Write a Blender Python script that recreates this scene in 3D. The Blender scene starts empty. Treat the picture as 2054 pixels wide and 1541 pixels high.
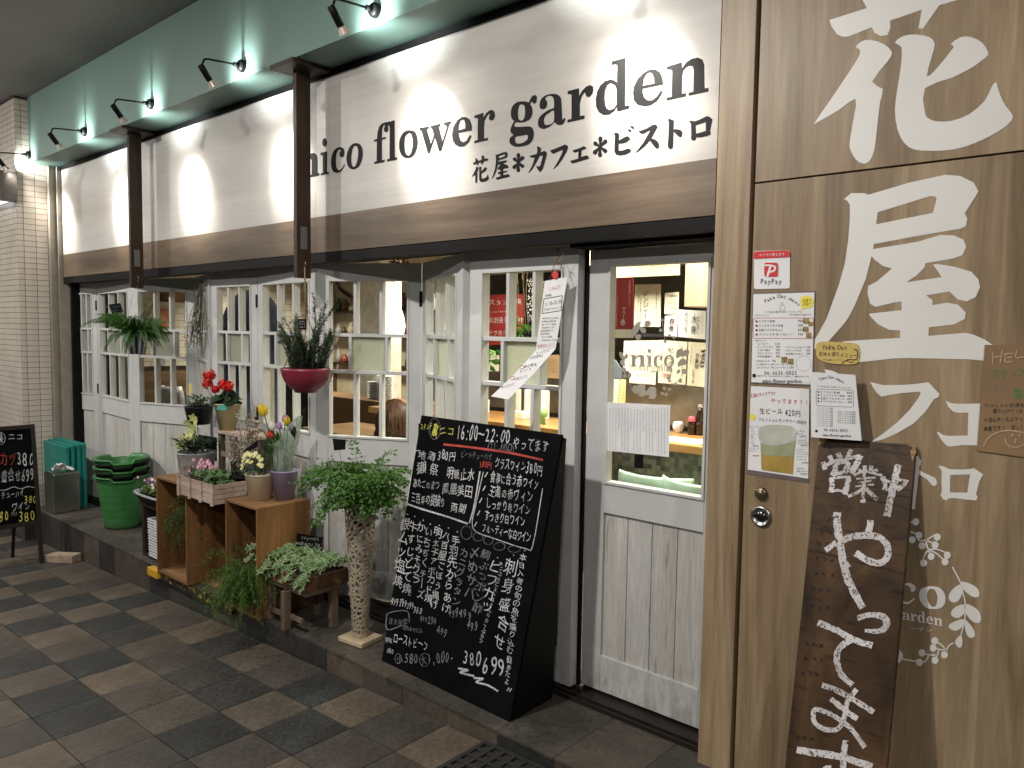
import bpy, math, random
from mathutils import Vector, Matrix
from mathutils.geometry import tessellate_polygon
random.seed(7)
scene = bpy.context.scene
COL = scene.collection

# ------------------------------------------------------------------ camera
CAM = Vector((0.0, -2.4007, 1.5))
RT = Vector((0.74871939, 0.66271966, 0.01489716))
UP = Vector((-0.05685449, 0.0418096, 0.99750665))
FW = Vector((-0.66044443, 0.74769954, -0.06898224))
FPX = 1544.0776
cam = bpy.data.cameras.new('camera')
cam.sensor_width = 36.0
cam.lens = FPX / 2054.0 * 36.0
cam.clip_start = 0.05
cam.clip_end = 200
cam_o = bpy.data.objects.new('camera', cam)
COL.objects.link(cam_o)
cam_o.matrix_world = Matrix(((RT.x, UP.x, -FW.x, CAM.x), (RT.y, UP.y, -FW.y, CAM.y), (RT.z, UP.z, -FW.z, CAM.z), (0, 0, 0, 1)))
scene.camera = cam_o

# ------------------------------------------------------------------ world, lamps, exposure
world = bpy.data.worlds.new("World")
scene.world = world
world.use_nodes = True
bgn = world.node_tree.nodes['Background']
bgn.inputs[0].default_value = (0.55, 0.6, 0.7, 1)
bgn.inputs[1].default_value = 0.02
scene.view_settings.view_transform = 'Standard'
scene.view_settings.look = 'None'
scene.view_settings.exposure = 0.0
scene.view_settings.gamma = 1.0
scene.cycles.transparent_max_bounces = 24
scene.cycles.max_bounces = 7
scene.cycles.diffuse_bounces = 2
scene.cycles.use_denoising = True
scene.cycles.sample_clamp_indirect = 6.0


def lamp(kind, loc, target, energy, color, size=0.2, spot=None, blend=0.5):
    d = bpy.data.lights.new('lamp_light', kind)
    d.energy = energy
    d.color = color
    if kind == 'AREA':
        d.shape = 'DISK'
        d.size = size
    elif kind == 'SPOT':
        d.spot_size = spot
        d.spot_blend = blend
        d.shadow_soft_size = size
    else:
        d.shadow_soft_size = size
    o = bpy.data.objects.new('lamp_light', d)
    COL.objects.link(o)
    o.location = loc
    if target is not None:
        o.rotation_euler = (Vector(target) - Vector(loc)).to_track_quat('-Z', 'Y').to_euler()
    return o


# downlights of the covered walkway, in its ceiling; the farther row is added fill
for lx, ly, le in ((-9.6, -2.3, 70), (-6.1, -2.3, 74), (-2.2, -2.3, 82), (1.6, -2.3, 34), (-8.0, -4.7, 36), (-3.2, -4.7, 32), (1.4, -4.7, 60)):
    lamp('AREA', (lx, ly, 3.28), (lx, ly + .95, 0), le, (1.0, 0.955, 0.89), 0.14)
# lamps of the restaurant's own ceiling
for lx, ly, le in ((-1.9, 1.32, 56), (-3.1, 1.35, 52), (-4.6, 2.9, 50), (-6.0, 3.3, 58), (-7.9, 2.6, 52)):
    lamp('AREA', (lx, ly, 2.42), (lx, ly, 0), le, (1.0, 0.92, 0.76), 0.4).data.spread = math.radians(125)

# ------------------------------------------------------------------ measuring helpers


def ray(px, py):
    return (px - 1027) / FPX * RT - (py - 770.5) / FPX * UP + FW


class Plane:
    """A real surface of the place; hit() reads the point of it that was measured at a photo coordinate."""

    def __init__(self, p, n):
        self.p = Vector(p)
        self.n = Vector(n).normalized()
        if self.n.dot(CAM - self.p) < 0:
            self.n = -self.n

    def hit(self, px, py, off=0.0):
        d = ray(px, py)
        t = (self.p - CAM).dot(self.n) / d.dot(self.n)
        return CAM + d * t + self.n * off


def PY(y):
    return Plane((0, y, 0), (0, 1, 0))


def PX(x):
    return Plane((x, 0, 0), (1, 0, 0))


def PZ(z):
    return Plane((0, 0, z), (0, 0, 1))


GSL = 0.038


def gz(x):
    return 0.005 + GSL * x


# ------------------------------------------------------------------ mesh builder


class MB:
    def __init__(self):
        self.v = []
        self.f = []
        self.m = []
        self.sm = []

    def face(self, idx, m=0, smooth=False):
        self.f.append(tuple(idx))
        self.m.append(m)
        self.sm.append(smooth)

    def poly(self, pts, m=0):
        n = len(self.v)
        self.v += [Vector(p) for p in pts]
        self.face(range(n, n + len(pts)), m)

    def box(self, a, b, m=0, T=None):
        x0, y0, z0 = a
        x1, y1, z1 = b
        P = [Vector(p) for p in ((x0, y0, z0), (x1, y0, z0), (x1, y1, z0), (x0, y1, z0), (x0, y0, z1), (x1, y0, z1), (x1, y1, z1), (x0, y1, z1))]
        self.hexa(P, m, T)

    def hexa(self, P, m=0, T=None):
        n = len(self.v)
        P = [Vector(p) for p in P]
        if T is not None:
            P = [T @ p for p in P]
        self.v += P
        for q in ((0, 3, 2, 1), (4, 5, 6, 7), (0, 1, 5, 4), (1, 2, 6, 5), (2, 3, 7, 6), (3, 0, 4, 7)):
            self.face([n + i for i in q], m)

    def tube(self, pts, rad, seg=8, m=0, caps=True, smooth=True):
        pts = [Vector(p) for p in pts]
        if not isinstance(rad, (list, tuple)):
            rad = [rad] * len(pts)
        n0 = len(self.v)
        t0 = (pts[1] - pts[0]).normalized()
        a = t0.orthogonal().normalized()
        for i, p in enumerate(pts):
            if i == 0:
                t = t0
            elif i == len(pts) - 1:
                t = (pts[i] - pts[i - 1]).normalized()
            else:
                t = ((pts[i + 1] - p).normalized() + (p - pts[i - 1]).normalized())
                t = t.normalized() if t.length > 1e-6 else t0
            a = (a - t * a.dot(t))
            a = a.normalized() if a.length > 1e-6 else t.orthogonal().normalized()
            b = t.cross(a)
            for k in range(seg):
                an = 2 * math.pi * k / seg
                self.v.append(p + (a * math.cos(an) + b * math.sin(an)) * rad[i])
        for i in range(len(pts) - 1):
            for k in range(seg):
                k2 = (k + 1) % seg
                self.face((n0 + i * seg + k, n0 + i * seg + k2, n0 + (i + 1) * seg + k2, n0 + (i + 1) * seg + k), m, smooth)
        if caps:
            self.face([n0 + k for k in range(seg)][::-1], m)
            e = n0 + (len(pts) - 1) * seg
            self.face([e + k for k in range(seg)], m)

    def lathe(self, prof, c=(0, 0, 0), seg=28, m=0, smooth=True, mats=None, close=False):
        c = Vector(c)
        n0 = len(self.v)
        for r, z in prof:
            for k in range(seg):
                an = 2 * math.pi * k / seg
                self.v.append(c + Vector((r * math.cos(an), r * math.sin(an), z)))
        for i in range(len(prof) - 1):
            for k in range(seg):
                k2 = (k + 1) % seg
                mm = m if mats is None else mats(i, k)
                self.face((n0 + i * seg + k, n0 + i * seg + k2, n0 + (i + 1) * seg + k2, n0 + (i + 1) * seg + k), mm, smooth)
        if close:
            self.face([n0 + k for k in range(seg)][::-1], m)
            e = n0 + (len(prof) - 1) * seg
            self.face([e + k for k in range(seg)], m)

    def build(self, name, mat, parent=None, bevel=0.0, local=None, solid=0.0):
        if not self.v:
            self.v = [Vector((0, 0, 0))]
        vs = self.v
        if local is not None:
            inv = local.inverted()
            vs = [inv @ v for v in vs]
        me = bpy.data.meshes.new(name)
        me.from_pydata([tuple(v) for v in vs], [], self.f)
        mats = mat if isinstance(mat, (list, tuple)) else [mat]
        for mm in mats:
            me.materials.append(mm)
        me.polygons.foreach_set('material_index', self.m)
        me.polygons.foreach_set('use_smooth', self.sm)
        me.update()
        o = bpy.data.objects.new(name, me)
        COL.objects.link(o)
        if parent is not None:
            o.parent = parent
        if solid:
            s = o.modifiers.new('solid', 'SOLIDIFY')
            s.thickness = solid
        if bevel:
            b = o.modifiers.new('bevel', 'BEVEL')
            b.width = bevel
            b.segments = 2
            b.limit_method = 'ANGLE'
        return o


def tag(o, label=None, cat=None, group=None, kind=None):
    if label:
        o['label'] = label
    if cat:
        o['kind'] = 'thing'
        o['category'] = cat
    if group:
        o['group'] = group
    if kind:
        o['kind'] = kind
    return o


def empty(name, loc, label=None, cat=None, group=None, rz=0.0):
    o = bpy.data.objects.new(name, None)
    COL.objects.link(o)
    o.location = loc
    o.rotation_euler = (0, 0, rz)
    o.empty_display_size = 0.05
    return tag(o, label, cat, group)


def mat_of(o):
    return Matrix.Translation(o.location) @ o.rotation_euler.to_matrix().to_4x4()


def part(mb, name, mat, root, **k):
    """part given in world coordinates under a located root"""
    return mb.build(name, mat, root, local=mat_of(root), **k)


def copy_tree(o, parent=None):
    c = o.copy()
    COL.objects.link(c)
    c.parent = parent
    for ch in list(o.children):
        copy_tree(ch, c)
    return c


# ------------------------------------------------------------------ materials
MATS = {}


def ramp(nt, fac, stops):
    r = nt.nodes.new('ShaderNodeValToRGB')
    el = r.color_ramp.elements
    while len(el) > 1:
        el.remove(el[-1])
    el[0].position = stops[0][0]
    el[0].color = (*stops[0][1], 1)
    for p, c in stops[1:]:
        e = el.new(p)
        e.color = (*c, 1)
    nt.links.new(fac, r.inputs[0])
    return r.outputs[0]


def noise(nt, vec, scale, detail=4, rough=0.55, dist=0.0):
    n = nt.nodes.new('ShaderNodeTexNoise')
    n.inputs['Scale'].default_value = scale
    n.inputs['Detail'].default_value = detail
    n.inputs['Roughness'].default_value = rough
    n.inputs['Distortion'].default_value = dist
    nt.links.new(vec, n.inputs['Vector'])
    return n.outputs['Fac']


def mapping(nt, scale, gen='Object', rot=(0, 0, 0)):
    t = nt.nodes.new('ShaderNodeTexCoord')
    m = nt.nodes.new('ShaderNodeMapping')
    m.inputs['Scale'].default_value = scale
    m.inputs['Rotation'].default_value = rot
    nt.links.new(t.outputs[gen], m.inputs[0])
    return m.outputs[0]


def mixc(nt, fac, a, b, mode='MIX'):
    x = nt.nodes.new('ShaderNodeMix')
    x.data_type = 'RGBA'
    x.blend_type = mode
    for sock, val in ((x.inputs[0], fac), (x.inputs[6], a), (x.inputs[7], b)):
        if isinstance(val, (int, float)):
            sock.default_value = val
        elif isinstance(val, tuple):
            sock.default_value = (*val, 1)
        else:
            nt.links.new(val, sock)
    return x.outputs[2]


def new_mat(name):
    m = bpy.data.materials.new(name)
    m.use_nodes = True
    nt = m.node_tree
    return m, nt, nt.nodes['Principled BSDF']


def bump(nt, b, fac, strength=0.2, dist=0.01):
    n = nt.nodes.new('ShaderNodeBump')
    n.inputs['Strength'].default_value = strength
    n.inputs['Distance'].default_value = dist
    nt.links.new(fac, n.inputs['Height'])
    nt.links.new(n.outputs[0], b.inputs['Normal'])


def plain(name, col, rough=0.6, metal=0.0, var=0.12, scale=9.0, bmp=0.0, spec=0.5, grime=None, emit=None):
    """one colour with slow mottling (var) and optional fine relief"""
    if name in MATS:
        return MATS[name]
    m, nt, b = new_mat(name)
    v = mapping(nt, (1, 1, 1))
    n = noise(nt, v, scale, 5)
    c2 = tuple(max(0, c * (1 - 2.2 * var)) for c in col)
    c1 = tuple(min(1, c * (1 + 1.2 * var)) for c in col)
    c = ramp(nt, n, [(0.3, c2), (0.7, c1)])
    if grime:
        g = noise(nt, v, scale * 3.3, 6, 0.7)
        c = mixc(nt, ramp(nt, g, [(0.52, (0, 0, 0)), (0.72, (0.8, 0.8, 0.8))]), c, grime)
    nt.links.new(c, b.inputs['Base Color'])
    b.inputs['Roughness'].default_value = rough
    b.inputs['Metallic'].default_value = metal
    b.inputs['Specular IOR Level'].default_value = spec
    if bmp:
        bump(nt, b, noise(nt, v, scale * 14, 4, 0.6), bmp, 0.004)
    if emit:
        nt.links.new(c, b.inputs['Emission Color'])
        b.inputs['Emission Strength'].default_value = emit
    MATS[name] = m
    return m


def wood(name, dark, light, axis='z', s=1.0, rough=0.5, knots=True, bmp=0.15, spec=0.4, contrast=(0.32, 0.7), scratch=None, fine=0.55, broad=(0.72, 0.69, 0.66), dist=0.6):
    if name in MATS:
        return MATS[name]
    m, nt, b = new_mat(name)
    lo, hi = 0.9 * s, 13 * s
    sc = {'z': (hi, hi, lo), 'x': (lo, hi, hi), 'y': (hi, lo, hi)}[axis]
    v = mapping(nt, sc)
    n1 = noise(nt, v, 1.0, 6, 0.6, dist)
    c = ramp(nt, n1, [(contrast[0], dark), (0.5, tuple((a + d) / 2 for a, d in zip(dark, light))), (contrast[1], light)])
    v2 = mapping(nt, tuple(q * 7 for q in sc))
    n2 = noise(nt, v2, 1.0, 5, 0.7)
    c = mixc(nt, fine, c, ramp(nt, n2, [(0.3, (0.55, 0.52, 0.5)), (0.6, (1, 1, 1))]), 'MULTIPLY')
    v3 = mapping(nt, {'z': (2.2, 2.2, 0.15), 'x': (0.15, 2.2, 2.2), 'y': (2.2, 0.15, 2.2)}[axis])
    n3 = noise(nt, v3, 1.7 * s, 2)
    c = mixc(nt, 0.6, c, ramp(nt, n3, [(0.35, broad), (0.65, (1.0, 1.0, 1.0))]), 'MULTIPLY')
    if scratch:
        v4 = mapping(nt, {'z': (60, 60, 4), 'x': (4, 60, 60), 'y': (60, 4, 60)}[axis])
        n4 = noise(nt, v4, 1.0, 3, 0.6)
        c = mixc(nt, ramp(nt, n4, [(0.62, (0, 0, 0)), (0.7, (0.75, 0.75, 0.75))]), c, scratch)
    nt.links.new(c, b.inputs['Base Color'])
    b.inputs['Roughness'].default_value = rough
    b.inputs['Specular IOR Level'].default_value = spec
    bump(nt, b, n2, bmp, 0.004)
    MATS[name] = m
    return m


def stone(name, dark, light, rough=0.75, s=1.0, bmp=0.35):
    if name in MATS:
        return MATS[name]
    m, nt, b = new_mat(name)
    v = mapping(nt, (1, 1, 1))
    big = noise(nt, v, 3.1 * s, 5, 0.6, 0.4)
    fine = noise(nt, v, 150 * s, 3, 0.8)
    mid = noise(nt, v, 34 * s, 6, 0.75)
    c = ramp(nt, big, [(0.32, dark), (0.7, light)])
    c = mixc(nt, 0.8, c, ramp(nt, mid, [(0.3, (0.5, 0.5, 0.5)), (0.68, (1.1, 1.1, 1.1))]), 'MULTIPLY')
    c = mixc(nt, ramp(nt, fine, [(0.64, (0, 0, 0)), (0.78, (0.4, 0.4, 0.4))]), c, tuple(min(1, x * 2.6) for x in light))
    oi = nt.nodes.new('ShaderNodeObjectInfo')
    c = mixc(nt, 0.9, c, ramp(nt, oi.outputs['Random'], [(0, (.74, .75, .78)), (.5, (1, .98, .96)), (1, (1.25, 1.16, 1.08))]), 'MULTIPLY')
    st = noise(nt, v, 11 * s, 3, 0.5)
    c = mixc(nt, ramp(nt, st, [(0.66, (0, 0, 0)), (0.70, (.55, .55, .55))]), c, tuple(x * .55 for x in dark))
    nt.links.new(c, b.inputs['Base Color'])
    nt.links.new(ramp(nt, mid, [(0.3, (rough - .25,) * 3), (0.7, (rough + .1,) * 3)]), b.inputs['Roughness'])
    bump(nt, b, mid, bmp, 0.006)
    MATS[name] = m
    return m


def glass(name, tint=(0.96, 0.98, 0.96), frost=0.0):
    if name in MATS:
        return MATS[name]
    m, nt, b = new_mat(name)
    out = nt.nodes['Material Output']
    tr = nt.nodes.new('ShaderNodeBsdfTransparent')
    tr.inputs[0].default_value = (*tint, 1)
    gl = nt.nodes.new('ShaderNodeBsdfGlossy')
    gl.inputs['Roughness'].default_value = 0.02
    fr = nt.nodes.new('ShaderNodeFresnel')
    fr.inputs[0].default_value = 1.45
    mx = nt.nodes.new('ShaderNodeMixShader')
    ge = nt.nodes.new('ShaderNodeNewGeometry')
    iv = nt.nodes.new('ShaderNodeMath')
    iv.operation = 'SUBTRACT'
    iv.inputs[0].default_value = 1.0
    nt.links.new(ge.outputs['Backfacing'], iv.inputs[1])
    mu = nt.nodes.new('ShaderNodeMath')
    mu.operation = 'MULTIPLY'
    nt.links.new(iv.outputs[0], mu.inputs[0])
    nt.links.new(fr.outputs[0], mu.inputs[1])
    nt.links.new(mu.outputs[0], mx.inputs[0])
    nt.links.new(tr.outputs[0], mx.inputs[1])
    nt.links.new(gl.outputs[0], mx.inputs[2])
    res = mx.outputs[0]
    if frost:
        tl = nt.nodes.new('ShaderNodeBsdfTranslucent')
        tl.inputs[0].default_value = (0.62, 0.66, 0.55, 1)
        df = nt.nodes.new('ShaderNodeBsdfDiffuse')
        v = mapping(nt, (1, 1, 1))
        n = noise(nt, v, 85, 3, 0.7)
        nt.links.new(ramp(nt, n, [(0.3, (0.12, 0.14, 0.1)), (0.42, (0.5, 0.53, 0.46))]), df.inputs[0])
        m2 = nt.nodes.new('ShaderNodeMixShader')
        m2.inputs[0].default_value = 0.45
        nt.links.new(tl.outputs[0], m2.inputs[1])
        nt.links.new(df.outputs[0], m2.inputs[2])
        m3 = nt.nodes.new('ShaderNodeMixShader')
        m3.inputs[0].default_value = frost
        nt.links.new(res, m3.inputs[1])
        nt.links.new(m2.outputs[0], m3.inputs[2])
        res = m3.outputs[0]
    nt.links.new(res, out.inputs[0])
    MATS[name] = m
    return m


def chalk(name, col, lo=0.36, hi=0.52, scale=260.0, alpha_min=0.0):
    """dry strokes: the pigment misses part of the surface below"""
    if name in MATS:
        return MATS[name]
    m, nt, b = new_mat(name)
    out = nt.nodes['Material Output']
    v = mapping(nt, (1, 1, 1))
    n = noise(nt, v, scale, 3, 0.7)
    n2 = noise(nt, v, 9.0, 2, 0.5)
    f = ramp(nt, n, [(lo, (alpha_min,) * 3), (hi, (1, 1, 1))])
    f = mixc(nt, 1.0, f, ramp(nt, n2, [(0.28, (0.55,) * 3), (0.6, (1, 1, 1))]), 'MULTIPLY')
    b.inputs['Base Color'].default_value = (*col, 1)
    b.inputs['Roughness'].default_value = 0.9
    tr = nt.nodes.new('ShaderNodeBsdfTransparent')
    mx = nt.nodes.new('ShaderNodeMixShader')
    nt.links.new(f, mx.inputs[0])
    nt.links.new(tr.outputs[0], mx.inputs[1])
    nt.links.new(b.outputs[0], mx.inputs[2])
    nt.links.new(mx.outputs[0], out.inputs[0])
    MATS[name] = m
    return m


def leafmat(name, dark, light, scale=40, trans=0.25):
    if name in MATS:
        return MATS[name]
    m, nt, b = new_mat(name)
    v = mapping(nt, (1, 1, 1))
    n = noise(nt, v, scale, 3)
    c = ramp(nt, n, [(0.32, dark), (0.68, light)])
    nt.links.new(c, b.inputs['Base Color'])
    b.inputs['Roughness'].default_value = 0.5
    b.inputs['Specular IOR Level'].default_value = 0.35
    if trans:
        out = nt.nodes['Material Output']
        tl = nt.nodes.new('ShaderNodeBsdfTranslucent')
        nt.links.new(c, tl.inputs[0])
        mx = nt.nodes.new('ShaderNodeMixShader')
        mx.inputs[0].default_value = trans
        nt.links.new(b.outputs[0], mx.inputs[1])
        nt.links.new(tl.outputs[0], mx.inputs[2])
        nt.links.new(mx.outputs[0], out.inputs[0])
    MATS[name] = m
    return m


def emis(name, col, strength):
    if name in MATS:
        return MATS[name]
    m, nt, b = new_mat(name)
    b.inputs['Base Color'].default_value = (*col, 1)
    b.inputs['Emission Color'].default_value = (*col, 1)
    b.inputs['Emission Strength'].default_value = strength
    MATS[name] = m
    return m


M_BLACK = plain('black_paint', (0.005, 0.005, 0.0055), 0.5, var=0.2, spec=0.15)
M_DARK = plain('dark_metal', (0.03, 0.03, 0.035), 0.4, 0.3, var=0.2)
M_STEEL = plain('brushed_steel', (0.42, 0.42, 0.41), 0.32, 1.0, var=0.1, scale=20)
M_WHITEP = plain('door_paint', (0.57, 0.58, 0.575), 0.45, var=0.035, scale=7, bmp=0.05, grime=(0.54, 0.54, 0.53))
def foot_dirt(m, col, h=0.28):
    """splashed dirt and scuffs that thin out above the foot"""
    nt = m.node_tree
    b = nt.nodes['Principled BSDF']
    src = b.inputs['Base Color'].links[0].from_socket
    v = mapping(nt, (1, 1, 1))
    sx = nt.nodes.new('ShaderNodeSeparateXYZ')
    nt.links.new(v, sx.inputs[0])
    g = ramp(nt, sx.outputs[2], [(0.0, (.75, .75, .75)), (h, (.15, .15, .15)), (h * 2.4, (0, 0, 0))])
    n = ramp(nt, noise(nt, mapping(nt, (26, 26, 9)), 1.0, 6, .75), [(.42, (0, 0, 0)), (.72, (1, 1, 1))])
    nt.links.new(mixc(nt, mixc(nt, 1.0, g, n, 'MULTIPLY'), src, col), b.inputs['Base Color'])


foot_dirt(M_WHITEP, (0.16, 0.14, 0.115))
M_BOARD = wood('distressed_board', (0.52, 0.52, 0.50), (0.68, 0.67, 0.645), 'z', 1.5, 0.6, bmp=0.25, scratch=(0.25, 0.23, 0.21))
foot_dirt(M_BOARD, (0.2, 0.18, 0.15))
M_GLASS = glass('window_glass')
M_FROST = glass('frosted_glass', frost=0.88)
M_TEAL = plain('teal_plaster', (0.135, 0.225, 0.195), 0.55, var=0.03, scale=3, bmp=0.03)
M_CEIL = plain('ceiling_paint', (0.37, 0.345, 0.325), 0.8, var=0.03, scale=2, bmp=0.05)
M_SIGNW = wood('pale_sign_laminate', (0.41, 0.395, 0.375), (0.50, 0.485, 0.465), 'x', 0.35, 0.42, bmp=0.01, contrast=(0.3, 0.66), fine=0.22)
M_SIGNB = wood('brown_sign_laminate', (0.078, 0.054, 0.036), (0.21, 0.155, 0.105), 'x', 0.5, 0.4, bmp=0.04)
M_OAK = wood('oak_laminate', (0.205, 0.143, 0.083), (0.46, 0.345, 0.215), 'z', 0.6, 0.42, bmp=0.05, contrast=(0.30, 0.72), broad=(0.62, 0.58, 0.53), dist=1.6)
M_CRATE = wood('orange_crate_wood', (0.105, 0.046, 0.013), (0.29, 0.145, 0.048), 'z', 0.8, 0.6, bmp=0.25)
M_CRATEX = wood('orange_crate_wood_across', (0.13, 0.065, 0.024), (0.34, 0.195, 0.085), 'x', 0.8, 0.6, bmp=0.25)
M_DKWOOD = wood('dark_stained_wood', (0.013, 0.007, 0.004), (0.052, 0.027, 0.014), 'z', 1.0, 0.55, bmp=0.25)
M_PALEW = wood('pale_weathered_wood', (0.36, 0.26, 0.21), (0.60, 0.48, 0.41), 'x', 1.5, 0.75, bmp=0.3, scratch=(0.2, 0.13, 0.1))
M_GREYW = wood('grey_weathered_wood', (0.09, 0.065, 0.045), (0.22, 0.165, 0.12), 'z', 1.5, 0.75, bmp=0.3)
M_PAPER = plain('paper', (0.78, 0.78, 0.80), 0.7, var=0.03, scale=6)
M_CREAM = plain('cream_paper', (0.80, 0.76, 0.62), 0.7, var=0.05, scale=9)
M_INK = plain('black_ink', (0.015, 0.015, 0.02), 0.6, var=0.1)
M_REDINK = plain('red_ink', (0.5, 0.03, 0.03), 0.6, var=0.1)
M_VINYLW = plain('white_vinyl', (0.78, 0.77, 0.74), 0.45, var=0.02, scale=3)
M_VINYLB = plain('black_vinyl', (0.009, 0.009, 0.010), 0.6, var=0.1, spec=0.15)
M_SOIL = plain('potting_soil', (0.03, 0.02, 0.014), 0.95, var=0.3, scale=60, bmp=0.6)
M_CHALKB = plain('chalkboard', (0.0040, 0.0043, 0.005), 0.8, var=0.3, scale=5, spec=0.06)
M_CHALK = chalk('white_chalk', (0.70, 0.71, 0.74), 0.34, 0.52, 260, 0.12)
M_CHALKDIM = chalk('faded_chalk', (0.27, 0.28, 0.31), 0.36, 0.56, 300, 0.15)
M_CHALKY = chalk('yellow_chalk', (0.72, 0.68, 0.12), 0.30, 0.46, 300, 0.3)
M_CHALKR = chalk('red_chalk', (0.55, 0.08, 0.06), 0.30, 0.46, 300, 0.3)
M_CHALKG = chalk('green_chalk', (0.06, 0.30, 0.08), 0.34, 0.5, 120, 0.2)
M_CHALKBL = chalk('blue_chalk', (0.22, 0.28, 0.28), 0.40, 0.6, 120, 0.0)
M_CHALKP = chalk('thick_white_chalk', (0.74, 0.71, 0.72), 0.37, 0.47, 120, 0.0)
M_TERRA = plain('cloth', (0.4, 0.3, 0.2), 0.9)
M_INTW = plain('cream_interior_wall', (0.72, 0.66, 0.50), 0.8, var=0.05, scale=4)
M_MORTAR = plain('dark_mortar', (0.05, 0.045, 0.04), 0.9, var=0.2)

# ------------------------------------------------------------------ flat figures and writing


def poly_on(mb, pl, outer, holes=(), off=0.0015, m=0, sp=None):
    """filled outline on a surface; sp = (scale, x0, y0) reads coordinates of an enlargement"""
    def cv(q):
        return (sp[1] + q[0] / sp[0], sp[2] + q[1] / sp[0]) if sp else q
    loops = [[pl.hit(*cv(q), off) for q in L] for L in (outer, *holes)]
    flat = [p for L in loops for p in L]
    tris = tessellate_polygon(loops)
    n = len(mb.v)
    mb.v += flat
    for t in tris:
        a, b, c = (flat[i] for i in t)
        t = tuple(n + i for i in t)
        if (b - a).cross(c - a).dot(pl.n) < 0:
            t = t[::-1]
        mb.face(t, m)


def smooth_pts(pts, k=4):
    out = []
    P = [pts[0]] + list(pts) + [pts[-1]]
    for i in range(1, len(P) - 2):
        for j in range(k):
            t = j / k
            q = []
            for d in range(len(pts[0])):
                a, b, c, e = (P[i + s][d] for s in (-1, 0, 1, 2))
                q.append(0.5 * ((2 * b) + (c - a) * t + (2 * a - 5 * b + 4 * c - e) * t * t + (3 * b - a - 3 * c + e) * t ** 3))
            out.append(tuple(q))
    out.append(tuple(pts[-1]))
    return out


def stroke_on(mb, pl, pts, w, off=0.0015, m=0, sp=None, rough=0.0, k=4):
    """brush stroke: pts are (x, y) or (x, y, width) measured like poly_on"""
    P = [(p[0], p[1], p[2] if len(p) > 2 else w) for p in pts]
    P = smooth_pts(P, k) if len(P) > 2 else smooth_pts([P[0], tuple((a + b) / 2 for a, b in zip(P[0], P[1])), P[1]], k)
    if sp:
        P = [(sp[1] + x / sp[0], sp[2] + y / sp[0], ww / sp[0]) for x, y, ww in P]
    n0 = len(mb.v)
    cnt = 0
    for i, (x, y, ww) in enumerate(P):
        a = P[max(0, i - 1)]
        b = P[min(len(P) - 1, i + 1)]
        dx, dy = b[0] - a[0], b[1] - a[1]
        L = math.hypot(dx, dy) or 1
        nx, ny = -dy / L * ww / 2, dx / L * ww / 2
        j1 = 1 + random.uniform(-rough, rough)
        j2 = 1 + random.uniform(-rough, rough)
        mb.v.append(pl.hit(x + nx * j1, y + ny * j1, off))
        mb.v.append(pl.hit(x - nx * j2, y - ny * j2, off))
        cnt += 1
    for i in range(cnt - 1):
        a = n0 + 2 * i
        mb.face((a, a + 1, a + 3, a + 2), m)


_fc = bpy.data.curves.new('writing', 'FONT')
_fc.resolution_u = 2
_fo = bpy.data.objects.new('writing', _fc)
COL.objects.link(_fo)
_dg = bpy.context.evaluated_depsgraph_get()
GLY = {}


def glyph(ch):
    if ch in GLY:
        return GLY[ch]
    _fc.body = ch
    _dg.update()
    me = bpy.data.meshes.new_from_object(_fo.evaluated_get(_dg))
    vs = [(v.co.x, v.co.y) for v in me.vertices]
    fs = [tuple(p.vertices) for p in me.polygons]
    bpy.data.meshes.remove(me)
    xs = [v[0] for v in vs] or [0]
    ys = [v[1] for v in vs] or [0]
    GLY[ch] = (vs, fs, min(xs), max(xs), min(ys), max(ys))
    return GLY[ch]


_LINE = [0]


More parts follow.
